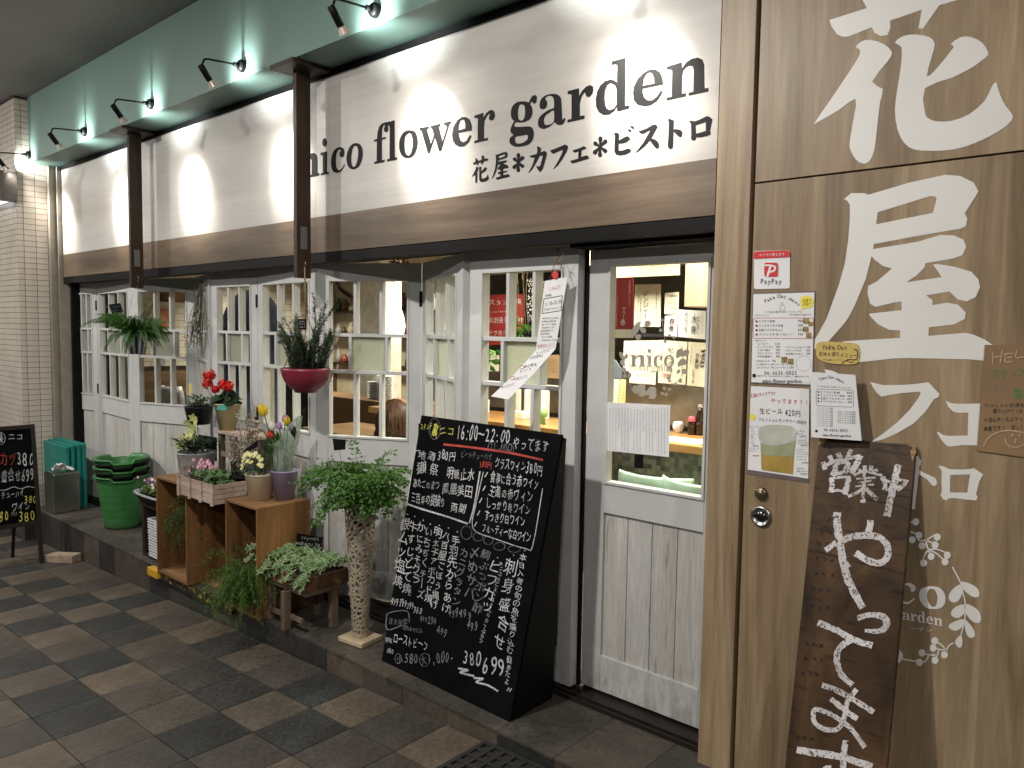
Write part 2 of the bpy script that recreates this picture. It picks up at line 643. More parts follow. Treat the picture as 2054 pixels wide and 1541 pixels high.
def write(mb, pl, a, b, text, h, m=0, vert=False, jit=0.0, slant=0.0, off=None, fill=0.92, thin=1.0):
    """text between surface points measured at a and b; h = character height in photo pixels there"""
    _LINE[0] += 1
    off = (0.001 + (_LINE[0] % 7) * 0.00004) if off is None else off
    A, B = pl.hit(*a, off), pl.hit(*b, off)
    run = (B - A)
    L = run.length
    R = run.normalized()
    Uv = pl.n.cross(R) if not vert else -R
    if vert:
        R = (-R).cross(pl.n).normalized() * 1.0
        R = Uv.cross(pl.n)
    if not vert:
        Hm = (pl.hit(a[0], a[1] - h, off) - A)
        size = abs(Hm.dot(Uv))
    else:
        size = L / max(1, len(text)) * 0.98
        wpx = pl.hit(a[0] + h, a[1], off) - A
        wid = abs(wpx.dot(R))
    wts = [0.45 if ch == ' ' else (0.58 if ord(ch) < 256 else 1.0) for ch in text]
    tot = sum(wts)
    s = 0.0
    for ch, w in zip(text, wts):
        cx = (s + w / 2) / tot
        s += w
        if ch == ' ':
            continue
        vs, fs, x0, x1, y0, y1 = glyph(ch)
        if vert:
            if ch == 'ー':
                ch2 = '丨'
                vs, fs, x0, x1, y0, y1 = glyph(ch2)
            cell = L / len(text)
            base = A + (B - A).normalized() * (cx * L + cell * 0.34)
            sx, sy = wid, cell * 0.98
        else:
            base = A + R * (cx * L) - Uv * 0.0
            sx, sy = L / tot * fill, size
            if ord(ch) < 256:
                sx = min(sx * 1.0, size * 1.3)
        cxx = (x0 + x1) / 2 if ord(ch) < 256 else 0.5 if x1 > 0.6 else (x0 + x1) / 2
        if ord(ch) >= 256 and (x1 - x0) < 0.6:
            cxx = (x0 + x1) / 2
        ang = random.uniform(-jit, jit) * 0.9
        scj = 1 + random.uniform(-jit, jit)
        asc = 1.3 if ord(ch) < 256 and not vert else 1.0
        dy = random.uniform(-jit, jit) * 0.25
        ca, sa = math.cos(ang), math.sin(ang)
        ph, ph2 = random.uniform(0, 6), random.uniform(0, 6)
        wa, wb = random.uniform(.02, .06), random.uniform(.03, .07)
        n = len(mb.v)
        for x, y in vs:
            xx = (x - cxx) * scj
            yy = (y + dy) * scj
            xx += slant * yy
            if jit:
                xx += wa * math.sin(yy * 5.0 + ph)
                yy += wb * math.sin(xx * 4.5 + ph2)
            xr, yr = xx * ca - yy * sa, xx * sa + yy * ca
            mb.v.append(base + R * (xr * sx) + Uv * (yr * sy * asc))
        for f in fs:
            mb.face([n + i for i in f], m)


def scribble(mb, pl, a, b, h, m=0, seed=1, vert=False, dens=1.0, off=0.001, w=None):
    """small illegible handwriting: separate little pen strokes in a row"""
    rnd = random.Random(seed)
    L = math.hypot(b[0] - a[0], b[1] - a[1])
    n = max(2, int(L / (h * 0.85) * dens))
    for i in range(n):
        t = (i + 0.5) / n
        cx, cy = a[0] + (b[0] - a[0]) * t, a[1] + (b[1] - a[1]) * t
        for s in range(3):
            ang = rnd.choice((0.1, 1.3, 1.6, 0.6, -0.7))
            l = h * rnd.uniform(0.25, 0.5)
            ox, oy = rnd.uniform(-.22, .22) * h, rnd.uniform(-.22, .22) * h
            dx, dy = math.cos(ang) * l / 2, math.sin(ang) * l / 2
            stroke_on(mb, pl, [(cx + ox - dx, cy + oy - dy), (cx + ox + dx, cy + oy + dy)], w or h * 0.13, off + s * 0.0001, m, k=1)


def quad_px(pl, pts, off=0.0):
    return [pl.hit(*p, off) for p in pts]


def slab(mb, pts, n, th, m=0):
    """a board with outline pts (world), thickness th going along -n"""
    n = Vector(n).normalized()
    k = len(pts)
    i0 = len(mb.v)
    mb.v += [Vector(p) for p in pts] + [Vector(p) - n * th for p in pts]
    area = Vector((0, 0, 0))
    for i in range(k):
        area += Vector(pts[i]).cross(Vector(pts[(i + 1) % k]))
    fl = area.dot(n) < 0
    front = list(range(i0, i0 + k))
    back = list(range(i0 + k, i0 + 2 * k))
    mb.face(front[::-1] if fl else front, m)
    mb.face(back if fl else back[::-1], m)
    for i in range(k):
        j = (i + 1) % k
        q = (front[i], back[i], back[j], front[j])
        mb.face(q[::-1] if fl else q, m)

# ================================================================== THE SETTING
ZT = 3.36
# pavement: sloping slab (rises to the right) with single tiles in the part that is seen
mb = MB()
mb.hexa([(-18, -7, gz(-18) - 0.2), (5, -7, gz(5) - 0.2), (5, 0.0, gz(5) - 0.2), (-18, 0.0, gz(-18) - 0.2),
         (-18, -7, gz(-18) - 0.005), (5, -7, gz(5) - 0.005), (5, 0.0, gz(5) - 0.005), (-18, 0.0, gz(-18) - 0.005)])
M_GROUT = stone('tile_grout', (0.03, 0.028, 0.025), (0.07, 0.065, 0.06))
pavement = tag(mb.build('pavement', M_GROUT), kind='structure')
M_TD = stone('slate_dark_tile', (0.021, 0.022, 0.0215), (0.045, 0.047, 0.044), 0.6)
M_TT = stone('tan_stone_tile', (0.070, 0.057, 0.043), (0.126, 0.104, 0.079), 0.65)
M_TG = stone('grey_brown_stone_tile', (0.042, 0.036, 0.031), (0.080, 0.070, 0.060), 0.65)
TM = {'D': M_TD, 'T': M_TT, 'G': M_TG}
PAT = {0: 'DTGTTDTGTDTDTTGD', 1: 'TDTDTTDDDGDDTDGT', 2: 'GTDTDTGDTGTDGTDG', 3: 'DGTGTGDTDDGGDTGD', 4: 'TDGTDGTTGGTTGDTG'}
PAT[0] = 'GDTG' + 'TDTGTDTGDT' + 'GD'
PAT[0] = {-5.42: 'G', -5.15: 'T', -4.87: 'D', -4.6: 'T', -4.33: 'G', -4.055: 'T', -3.785: 'D', -3.51: 'T', -3.24: 'G', -2.965: 'D', -2.69: 'T', -2.42: 'G', -2.15: 'T', -1.88: 'D'}
PAT[1] = {-5.69: 'D', -5.42: 'T', -5.15: 'D', -4.87: 'T', -4.6: 'D', -4.33: 'D', -4.055: 'T', -3.785: 'G', -3.51: 'D', -3.24: 'D', -2.965: 'T', -2.69: 'D', -2.42: 'G', -2.15: 'G', -1.88: 'D'}
PAT[2] = {-5.69: 'T', -5.42: 'D', -5.15: 'T', -4.87: 'D', -4.6: 'T', -4.33: 'G', -4.055: 'D', -3.785: 'T', -3.51: 'G', -3.24: 'T', -2.965: 'D', -2.69: 'G', -2.42: 'T', -2.15: 'D'}
PAT[3] = {-4.6: 'G', -4.33: 'D', -4.055: 'T', -3.785: 'D', -3.51: 'D', -3.24: 'G', -2.965: 'G', -2.69: 'D', -2.42: 'T'}
PAT[4] = {-4.055: 'G', -3.785: 'T', -3.51: 'G', -3.24: 'T', -2.965: 'D', -2.69: 'G'}


def pat(row, x):
    for k, v in PAT.get(row, {}).items():
        if abs(k - x) < 0.05:
            return v
    return random.choice('DTGTDG')


tile_mesh = {}
TWX, TWY = 0.2725, 0.2660
for key in 'DTG':
    for var in range(1):
        t = MB()
        w, h = TWX / 2 - 0.0012, TWY / 2 - 0.0012
        t.hexa([(-w, -h, -0.005), (w, -h, -0.005), (w, h, -0.005), (-w, h, -0.005),
                (-w + .001, -h + .001, 0), (w - .001, -h + .001, 0), (w - .001, h - .001, 0), (-w + .001, h - .001, 0)])
        o = t.build('paving_tile', TM[key])
        tile_mesh[key] = o.data
        bpy.data.objects.remove(o)
slope = math.atan(GSL)
for row in range(8):
    for i in range(-19, 9):
        x0 = -3.785 + i * 0.272
        y1 = -0.329 - row * 0.2665
        o = bpy.data.objects.new('paving_tile', tile_mesh[pat(row, x0)])
        COL.objects.link(o)
        o.parent = pavement
        xc = x0 + 0.136
        o.location = (xc, y1 - 0.133, gz(xc) + random.uniform(-0.0004, 0.0006))
        o.rotation_euler = (random.uniform(-.0015, .0015), -slope, 0)

# the raised step along the shop front
mb = MB()
mb.box((-6.98, -0.318, -0.45), (3.0, 0.30, -0.006))
step = tag(mb.build('step', M_GROUT), kind='structure')
FT = {-6.78: 'D', -6.5: 'G', -6.24: 'D', -5.97: 'T', -5.69: 'D', -5.42: 'T', -5.15: 'G', -4.87: 'D', -4.6: 'G', -4.33: 'D', -4.055: 'T', -3.785: 'D', -3.51: 'D'}
M_STEPT = stone('step_top_stone', (0.035, 0.032, 0.027), (0.10, 0.088, 0.070), 0.7, bmp=0.5)
for i in range(-12, 18):
    x0 = -3.785 + i * 0.272
    if x0 > 1.5 or x0 < -7.1:
        continue
    key = 'D'
    for k, v in FT.items():
        if abs(k - x0) < 0.06:
            key = v
            break
    else:
        key = random.choice('DGTD')
    t = MB()
    t.box((x0 + .001, -0.325, -0.40), (x0 + .271, -0.3185, -0.0125))
    t.build('face_tile', TM[key], step)
    t = MB()
    t.box((x0 + .001, -0.328, -0.0115), (x0 + .271, 0.05, random.uniform(-.0006, 0)))
    t.build('top_tile', M_STEPT if random.random() > 0.2 else M_TG, step)
mb = MB()
mb.box((-16, -0.40, -0.55), (-7.02, 0.2, -0.10))
tag(mb.build('stone_ledge', M_STEPT), kind='structure')

# walls
mb = MB()
mb.box((-7.33, 0.055, 1.90), (-1.22, 0.14, 3.34))
tag(mb.build('upper_wall', M_BLACK), kind='structure')
mb = MB()
mb.box((-7.30, -0.21, 2.826), (4.0, 0.052, ZT - 0.004))
tag(mb.build('fascia', M_TEAL), kind='structure')
mb = MB()
mb.box((-18, -6.2, ZT), (5, 0.3, ZT + 0.15))
tag(mb.build('ceiling', M_CEIL), kind='structure')
mb = MB()
mb.box((-18, -6.3, -1), (5, -6.15, ZT))
tag(mb.build('passage_wall', plain('passage_wall_paint', (0.12, 0.11, 0.10), 0.7)), kind='structure')
mb = MB()
mb.box((-7.325, 0.0, 1.845), (-1.223, 0.055, 1.893))
mb.box((-7.325, 0.0, 2.792), (-1.223, 0.03, 2.822))
mb.box((-7.325, 0.062, 1.858), (-1.880, 0.20, 1.893))
mb.box((-1.879, 0.062, 1.832), (-1.223, 0.30, 1.893))
tag(mb.build('door_header', M_BLACK), kind='structure')
mb = MB()
mb.box((-7.22, 0.05, 0.0005), (-1.10, 0.24, 0.006))
mb.box((-7.22, 0.085, 0.007), (-1.10, 0.093, 0.016))
mb.box((-7.22, 0.200, 0.007), (-1.10, 0.208, 0.016))
mb.box((-7.22, 0.055, 0.006), (-1.10, 0.062, 0.014))
tag(mb.build('floor_track', plain('dark_bronze', (0.03, 0.024, 0.02), 0.45, 0.5)), kind='structure')

# steel jamb beside the pillar
mb = MB()
mb.box((-7.327, -0.075, -0.20), (-7.275, 0.05, 2.825), 0)
mb.box((-7.274, -0.02, -0.01), (-7.243, 0.05, 2.815), 1)
mb.box((-7.242, -0.03, -0.01), (-7.222, 0.05, 2.815), 0)
M_BEIGEM = plain('beige_metal', (0.34, 0.31, 0.26), 0.45, 0.4, var=0.08)
tag(mb.build('door_jamb', [M_BEIGEM, M_BLACK]), kind='structure')
mb = MB()
mb.box((-7.222, 0.05, 0), (-7.19, 0.16, 1.845))
tag(mb.build('jamb_post', M_BLACK), kind='structure')

# tiled pillar
M_PT = plain('cream_pillar_tile', (0.56, 0.50, 0.43), 0.35, var=0.06, scale=5)
mb = MB()
mb.box((-10.5, -0.296, -0.45), (-7.334, 0.6, ZT - 0.003))
pillar = tag(mb.build('tiled_pillar', M_MORTAR), 'pillar faced with narrow cream stacked tiles at the far left of the front', 'pillar')
tw, th = 0.0900, 0.0460
tm = MB()
tm.box((-0.004, -tw / 2 + .002, -th / 2 + .0018), (0.0, tw / 2 - .002, th / 2 - .0018))
to = tm.build('tile', M_PT)
side_me = to.data
bpy.data.objects.remove(to)
rows = int((ZT + 0.25) / th)
for j in range(rows):
    z = -0.25 + th * (j + 0.5)
    for k, (y0, wd) in enumerate(((-0.300, 0.045), (-0.255, 0.09), (-0.165, 0.09))):
        o = bpy.data.objects.new('tile', side_me)
        COL.objects.link(o)
        o.parent = pillar
        o.location = (-7.330, y0 + wd / 2, z)
        o.scale = (1, (wd - .004 + .0001) / (tw - .004), 1)
tm = MB()
for j in range(rows):
    z = -0.25 + th * j
    for k in range(10):
        x1 = -7.330 - k * 0.1
        tm.box((x1 - 0.0965, -0.300, z + .0018), (x1, -0.2965, z + th - .0018))
tag(tm.build('front_tiles', M_PT, pillar), kind='stuff')

# ------------------------------------------------------------------ the shop sign
SG = PY(0.0)
sign = empty('shop_sign', (-4.2, 0, 2.3), 'long pale wood sign with black shop name and brown lower band over the doors', 'sign')
mb = MB()
for a, b in ((-7.205, -5.20), (-5.198, -3.405), (-3.403, -1.226)):
    mb.box((a, 0.0, 2.085), (b, 0.045, 2.788))
part(mb, 'pale_panel', M_SIGNW, sign)
mb = MB()
for a, b in ((-7.205, -5.20), (-5.198, -3.405), (-3.403, -1.226)):
    mb.box((a, -0.001, 1.897), (b, 0.045, 2.0845))
part(mb, 'brown_band', M_SIGNB, sign)
mb = MB()
S1 = (5.135, 620, 100)
S2 = (4.668, 1000, 90)
S3 = (7.607, 930, 260)
S4 = (7.9, 1180, 220)


def ell(cx, cy, rx, ry, n=18, tilt=0.0):
    return [(cx + rx * math.cos(2 * math.pi * i / n) * math.cos(tilt) - ry * math.sin(2 * math.pi * i / n) * math.sin(tilt),
             cy + rx * math.cos(2 * math.pi * i / n) * math.sin(tilt) + ry * math.sin(2 * math.pi * i / n) * math.cos(tilt)) for i in range(n)]


def glyph_px(sp, outer, *holes):
    poly_on(mb, SG, outer, holes, 0.0015, 0, sp)


def csm(L, k=3):
    """closed smooth contour"""
    n = len(L)
    out = []
    for i in range(n):
        a, b, c, e = L[i - 1], L[i], L[(i + 1) % n], L[(i + 2) % n]
        for j in range(k):
            t = j / k
            out.append(tuple(0.5 * ((2 * b[d]) + (c[d] - a[d]) * t + (2 * a[d] - 5 * b[d] + 4 * c[d] - e[d]) * t * t + (3 * b[d] - a[d] - 3 * c[d] + e[d]) * t ** 3) for d in (0, 1)))
    return out


# nico
glyph_px(S1, [(-125, 1105), (-45, 1088), (-45, 1130), (-20, 1095), (20, 1070), (55, 1062), (80, 1085), (88, 1125), (88, 1268), (107, 1272), (105, 1297), (5, 1316), (5, 1292), (27, 1286), (27, 1140), (15, 1118), (-5, 1125), (-30, 1150), (-42, 1180), (-42, 1300), (-22, 1302), (-22, 1322), (-125, 1342), (-125, 1320), (-100, 1312), (-100, 1130), (-125, 1130)])
glyph_px(S1, ell(162, 955, 25, 44))
glyph_px(S1, [(120, 1062), (188, 1045), (186, 1262), (205, 1258), (204, 1280), (122, 1294), (123, 1272), (143, 1268), (143, 1085), (120, 1090)])
glyph_px(S1, csm([(366, 1055), (358, 1020), (330, 1004), (300, 1006), (262, 1035), (238, 1085), (227, 1150), (232, 1215), (252, 1255), (285, 1267), (320, 1260), (350, 1230), (370, 1190), (362, 1182), (345, 1215), (318, 1238), (300, 1238), (284, 1210), (278, 1150), (282, 1090), (292, 1050), (308, 1030), (325, 1032), (330, 1045), (318, 1060), (316, 1085), (328, 1106), (345, 1108), (360, 1095)]))
glyph_px(S1, csm([(490, 962), (525, 975), (548, 1015), (555, 1075), (545, 1140), (520, 1195), (485, 1225), (450, 1232), (415, 1215), (393, 1170), (387, 1115), (398, 1050), (425, 995), (455, 968)]),
         csm([(478, 990), (500, 1005), (508, 1055), (504, 1110), (492, 1165), (475, 1200), (458, 1205), (442, 1185), (436, 1130), (440, 1070), (455, 1010)]))
n_nico = (len(mb.v), len(mb.f))
# flower
glyph_px(S1, [(672, 1178), (675, 1155), (698, 1148), (700, 942), (671, 950), (671, 928), (702, 918), (706, 850), (722, 795), (752, 760), (790, 748), (850, 736), (883, 724), (885, 1112), (909, 1107), (906, 1133), (805, 1153), (806, 1128), (831, 1122), (832, 800), (822, 775), (816, 790), (820, 830), (805, 850), (785, 850), (772, 830), (774, 805), (783, 788), (782, 778), (768, 782), (755, 820), (752, 908), (793, 898), (790, 918), (752, 928), (752, 1138), (781, 1133), (778, 1158)])
glyph_px(S1, csm([(1040, 828), (1085, 838), (1112, 880), (1122, 950), (1112, 1020), (1085, 1080), (1050, 1110), (1005, 1116), (965, 1095), (938, 1050), (929, 985), (937, 920), (965, 862), (1000, 835)]),
         csm([(1030, 862), (1055, 875), (1068, 930), (1066, 1000), (1052, 1060), (1035, 1088), (1015, 1088), (995, 1060), (986, 1000), (986, 940), (998, 890)]))
glyph_px(S1, [(1139, 806), (1235, 790), (1235, 812), (1216, 820), (1256, 970), (1288, 880), (1268, 815), (1254, 805), (1254, 785), (1354, 762), (1354, 785), (1337, 795), (1376, 945), (1422, 800), (1415, 782), (1392, 775), (1390, 752), (1463, 735), (1463, 757), (1447, 770), (1362, 1043), (1340, 1046), (1298, 905), (1244, 1064), (1226, 1068), (1159, 840), (1139, 828)])
glyph_px(S1, [(1678, 832), (1676, 775), (1658, 720), (1620, 693), (1575, 695), (1530, 725), (1490, 790), (1474, 870), (1480, 930), (1505, 975), (1550, 1000), (1600, 995), (1645, 955), (1676, 885), (1658, 878), (1625, 935), (1590, 955), (1560, 935), (1545, 890), (1540, 858)],
         [(1538, 832), (1545, 770), (1560, 730), (1583, 718), (1603, 730), (1612, 770), (1610, 812)])
glyph_px(S1, [(1703, 680), (1797, 648), (1797, 700), (1825, 655), (1860, 625), (1890, 620), (1910, 640), (1917, 680), (1905, 715), (1880, 732), (1860, 722), (1853, 700), (1860, 680), (1866, 665), (1855, 660), (1835, 680), (1810, 730), (1802, 800), (1805, 918), (1845, 905), (1843, 932), (1703, 964), (1705, 938), (1738, 930), (1740, 705), (1705, 703)])
n_flower = (len(mb.v), len(mb.f))
# garden
glyph_px(S2, csm([(230, 530), (270, 535), (300, 560), (318, 600), (315, 660), (290, 700), (250, 722), (200, 730), (155, 720), (125, 690), (117, 650), (122, 600), (145, 560), (185, 535)]),
         csm([(225, 560), (245, 575), (250, 620), (245, 680), (225, 708), (205, 708), (188, 690), (183, 640), (190, 585), (205, 562)]))
mbk = mb
poly_on(mb, SG, csm([(283, 545), (300, 510), (320, 480), (345, 472), (360, 490), (358, 525), (345, 548), (328, 550), (318, 540), (308, 533), (296, 556)]), (), 0.0017, 0, S2)
poly_on(mb, SG, csm([(165, 722), (150, 745), (160, 768), (230, 768), (290, 765), (322, 787), (332, 830), (325, 880), (295, 925), (240, 948), (170, 955), (125, 940), (105, 910), (112, 870), (140, 845), (118, 822), (115, 790), (128, 755), (145, 720)]),
        (csm([(165, 861), (214, 852), (263, 843), (278, 858), (272, 886), (245, 910), (208, 924), (171, 922), (157, 904), (157, 879)]),), 0.0019, 0, S2)
glyph_px(S2, csm([(388, 590), (387, 550), (400, 510), (440, 475), (500, 460), (550, 465), (580, 490), (590, 530), (597, 690), (605, 700), (615, 687), (627, 690), (620, 720), (600, 745), (570, 752), (540, 740), (525, 725), (490, 760), (440, 785), (400, 785), (375, 760), (372, 715), (385, 680), (420, 645), (480, 605), (520, 590), (520, 520), (510, 490), (490, 480), (465, 480), (445, 495), (440, 510), (455, 530), (458, 560), (445, 590), (415, 605)], 2),
         csm([(520, 615), (480, 635), (440, 665), (425, 710), (435, 745), (460, 752), (495, 740), (520, 715)], 2))
glyph_px(S2, [(648, 435), (755, 407), (757, 480), (785, 430), (825, 390), (860, 378), (885, 390), (890, 420), (880, 460), (855, 488), (830, 488), (817, 470), (812, 445), (800, 452), (778, 490), (763, 550), (763, 668), (808, 662), (805, 693), (647, 728), (648, 702), (685, 695), (685, 465), (650, 462)])
glyph_px(S2, [(1062, 155), (1190, 122), (1185, 560), (1190, 575), (1227, 567), (1222, 597), (1112, 625), (1110, 580), (1080, 625), (1040, 652), (985, 658), (940, 630), (915, 580), (912, 510), (925, 440), (955, 380), (1000, 340), (1050, 325), (1090, 335), (1110, 355), (1112, 190), (1095, 185), (1062, 190)],
         [(1060, 362), (1095, 385), (1108, 430), (1108, 560), (1080, 600), (1045, 612), (1015, 600), (1000, 560), (994, 500), (1000, 430), (1020, 380), (1040, 363)])
glyph_px(S2, [(1540, 372), (1535, 310), (1510, 255), (1470, 230), (1420, 232), (1360, 262), (1305, 320), (1270, 390), (1260, 450), (1268, 520), (1300, 560), (1360, 575), (1420, 568), (1480, 530), (1515, 480), (1538, 437), (1520, 432), (1480, 490), (1440, 520), (1400, 522), (1365, 495), (1350, 450), (1350, 412)],
         [(1350, 385), (1360, 320), (1385, 275), (1415, 258), (1440, 270), (1458, 310), (1460, 362)])
glyph_px(S2, [(1577, 205), (1715, 165), (1717, 225), (1760, 165), (1810, 132), (1870, 120), (1910, 140), (1925, 185), (1928, 410), (1966, 405), (1963, 437), (1780, 477), (1783, 450), (1825, 440), (1830, 240), (1820, 205), (1795, 195), (1765, 205), (1730, 240), (1718, 290), (1716, 460), (1755, 452), (1752, 482), (1575, 523), (1577, 495), (1622, 488), (1628, 245), (1610, 232), (1580, 235)])
n_garden = (len(mb.v), len(mb.f))
# second line
glyph_px(S3, [(138, 512), (175, 500), (185, 470), (178, 440), (195, 440), (215, 455), (225, 480), (275, 462), (278, 430), (275, 402), (300, 398), (320, 410), (315, 450), (350, 440), (375, 450), (372, 472), (310, 490), (290, 530), (275, 540), (270, 500), (230, 515), (225, 545), (205, 545), (200, 522), (165, 540)])
glyph_px(S3, [(195, 565), (225, 575), (232, 595), (215, 640), (210, 660), (215, 690), (208, 790), (195, 822), (180, 805), (180, 690), (150, 710), (122, 728), (150, 680), (185, 610)])
glyph_px(S3, [(240, 565), (265, 565), (275, 580), (270, 640), (310, 600), (325, 575), (350, 580), (358, 600), (330, 640), (275, 670), (275, 735), (290, 750), (330, 740), (362, 710), (370, 675), (380, 720), (390, 745), (370, 775), (330, 795), (280, 802), (250, 790), (240, 760)])
glyph_px(S3, [(485, 390), (510, 385), (600, 350), (650, 342), (675, 362), (670, 400), (660, 430), (640, 440), (540, 470), (535, 492), (600, 480), (655, 468), (665, 490), (600, 525), (640, 530), (680, 550), (685, 580), (660, 598), (640, 590), (605, 610), (610, 640), (670, 628), (668, 645), (610, 665), (608, 700), (680, 678), (706, 700), (700, 722), (600, 745), (510, 770), (490, 735), (560, 715), (562, 680), (530, 680), (525, 655), (565, 640), (560, 610), (525, 615), (520, 590), (560, 545), (545, 535), (525, 540), (500, 640), (460, 720), (427, 760), (450, 700), (480, 610), (495, 500), (495, 410)],
         [(540, 405), (625, 378), (635, 385), (630, 410), (540, 440)])


def petals(sp, c, tips, w):
    for i, t in enumerate(tips):
        stroke_on(mb, SG, [(c[0], c[1], w * .35), ((c[0] + t[0]) / 2, (c[1] + t[1]) / 2, w * 0.7), (c[0] + (t[0] - c[0]) * .8, c[1] + (t[1] - c[1]) * .8, w), (t[0], t[1], w * .45)], w, 0.0015 + i * 0.0001, 0, sp)


petals(S3, (838, 505), [(840, 362), (835, 648), (762, 435), (758, 595), (918, 412), (918, 575)], 58)
petals(S4, (190, 590), [(197, 428), (188, 752), (90, 520), (86, 702), (296, 482), (296, 672)], 66)
glyph_px(S3, [(1120, 265), (1145, 262), (1185, 285), (1185, 300), (1175, 350), (1235, 325), (1272, 350), (1268, 400), (1240, 500), (1215, 590), (1185, 640), (1165, 648), (1145, 625), (1105, 560), (1155, 565), (1175, 545), (1200, 450), (1210, 395), (1160, 405), (1130, 470), (1080, 560), (1030, 630), (985, 668), (1000, 640), (1050, 550), (1090, 430), (1040, 430), (1005, 405), (1120, 370), (1130, 310)])
glyph_px(S3, [(1320, 322), (1480, 260), (1550, 228), (1585, 245), (1598, 275), (1570, 345), (1510, 450), (1440, 550), (1368, 610), (1400, 555), (1450, 470), (1500, 370), (1520, 310), (1450, 335), (1375, 370), (1350, 360)])
glyph_px(S3, [(1665, 318), (1770, 285), (1835, 255), (1868, 272), (1868, 295), (1840, 305), (1805, 315), (1795, 420), (1880, 395), (1912, 415), (1912, 445), (1780, 485), (1660, 518), (1645, 505), (1625, 480), (1750, 445), (1755, 335), (1700, 350), (1685, 350)])
glyph_px(S4, [(405, 385), (430, 368), (470, 372), (493, 395), (485, 490), (540, 460), (600, 425), (640, 428), (662, 450), (655, 480), (600, 520), (530, 538), (485, 538), (483, 640), (500, 655), (560, 645), (620, 620), (660, 620), (678, 650), (660, 680), (580, 715), (500, 725), (445, 712), (418, 670), (425, 400)])
glyph_px(S4, [(615, 320), (655, 310), (685, 328), (680, 355), (670, 362), (650, 345)])
glyph_px(S4, [(658, 270), (705, 258), (728, 280), (725, 300), (708, 312), (690, 290)])
glyph_px(S4, [(800, 345), (930, 300), (1010, 250), (1050, 235), (1085, 245), (1102, 270), (1080, 310), (1000, 455), (1060, 475), (1105, 510), (1125, 560), (1115, 610), (1085, 618), (1060, 600), (975, 490), (900, 575), (820, 645), (745, 690), (800, 625), (880, 520), (985, 335), (960, 335), (890, 375), (850, 385), (820, 370)])
glyph_px(S4, [(1258, 160), (1290, 145), (1355, 172), (1350, 310), (1400, 312), (1450, 320), (1485, 345), (1490, 390), (1475, 430), (1445, 435), (1420, 415), (1350, 345), (1345, 560), (1335, 610), (1305, 628), (1275, 610), (1262, 580), (1275, 400), (1278, 190)])
glyph_px(S4, [(1603, 190), (1630, 175), (1690, 188), (1780, 155), (1850, 120), (1890, 102), (1930, 120), (1968, 155), (1945, 260), (1930, 340), (1942, 370), (1930, 400), (1880, 418), (1760, 442), (1712, 438), (1700, 475), (1675, 490), (1645, 485), (1632, 460), (1635, 400), (1632, 230)],
         [(1700, 250), (1865, 195), (1865, 340), (1708, 385)])
SERIF = {}
for key, a_, b_ in (('nico', (0, 0), n_nico), ('flower', n_nico, n_flower), ('garden', n_flower, n_garden), ('flower garden', n_nico, n_garden), ('nico flower garden', (0, 0), n_garden)):
    vs_ = mb.v[a_[0]:b_[0]]
    fs_ = [tuple(i - a_[0] for i in f) for f in mb.f[a_[1]:b_[1]]]
    x0_ = min(v.x for v in vs_)
    x1_ = max(v.x for v in vs_)
    SERIF[key] = ([((v.x - x0_) / (x1_ - x0_), (v.z - 2.343) / (x1_ - x0_), -v.y) for v in vs_], fs_)


def serif(mb, pl, a, b, key, off=0.001, hs=1.0):
    A, B = pl.hit(*a, off), pl.hit(*b, off)
    L = (B - A).length
    R = (B - A).normalized()
    U = pl.n.cross(R)
    n = len(mb.v)
    vs_, fs_ = SERIF[key]
    for x, z, d in vs_:
        mb.v.append(A + R * (x * L) + U * (z * L * hs) + pl.n * (d - .0015))
    for f in fs_:
        mb.face([n + i for i in f], 0)


part(mb, 'lettering', M_VINYLB, sign)

# ------------------------------------------------------------------ oak post and panels on the right
mb = MB()
mb.box((-1.222, -0.004, -0.02), (-1.102, 0.30, 2.83))
tag(mb.build('wooden_post', M_OAK, bevel=0.002), 'tall plain oak post between the white sliding door and the oak panels', 'post')
mb = MB()
mb.box((-1.104, 0.05, -0.02), (1.6, 0.2, 2.83))
tag(mb.build('panel_backing', M_BLACK), kind='structure')
paneld = empty('oak_cladding', (-1.088, 0, 0), 'lower oak panel with big white characters, flush ring pull and menus on it', 'panel')
mb = MB()
mb.box((-1.088, 0.0, 0.012), (1.4, 0.04, 1.983))
part(mb, 'door_leaf', M_OAK, paneld)
panelt = empty('oak_cladding', (-1.088, 0, 1.99), 'upper oak panel above the seam carrying the first big white character', 'panel')
mb = MB()
mb.box((-1.088, 0.0, 1.989), (1.4, 0.04, 2.82))
part(mb, 'panel_board', M_OAK, panelt)
SA = (2.265, 1560, 0)
SB = (3.668, 1620, 640)
SC = (4.533, 1760, 1020)
mb = MB()
poly_on(mb, SG, [(385, 0), (370, -60), (500, -60), (510, -20), (640, -50), (640, -120), (720, -130), (735, -70), (900, -110), (920, -50), (822, 0), (735, 25), (660, 132), (640, 130), (655, 45), (512, 95), (512, 130), (500, 160), (470, 165), (440, 150), (428, 125), (320, 168), (295, 168), (268, 155), (245, 120), (235, 92), (405, 38)], (), 0.0012, 0, SA)
poly_on(mb, SG, csm([(355, 215), (380, 190), (420, 182), (480, 200), (520, 238), (500, 280), (430, 372), (478, 405), (465, 470), (450, 600), (440, 680), (420, 730), (390, 745), (355, 725), (330, 680), (328, 640), (345, 540), (355, 450), (280, 500), (175, 560), (172, 553), (250, 440), (350, 290), (375, 240), (368, 222)], 2), (), 0.0012, 0, SA)
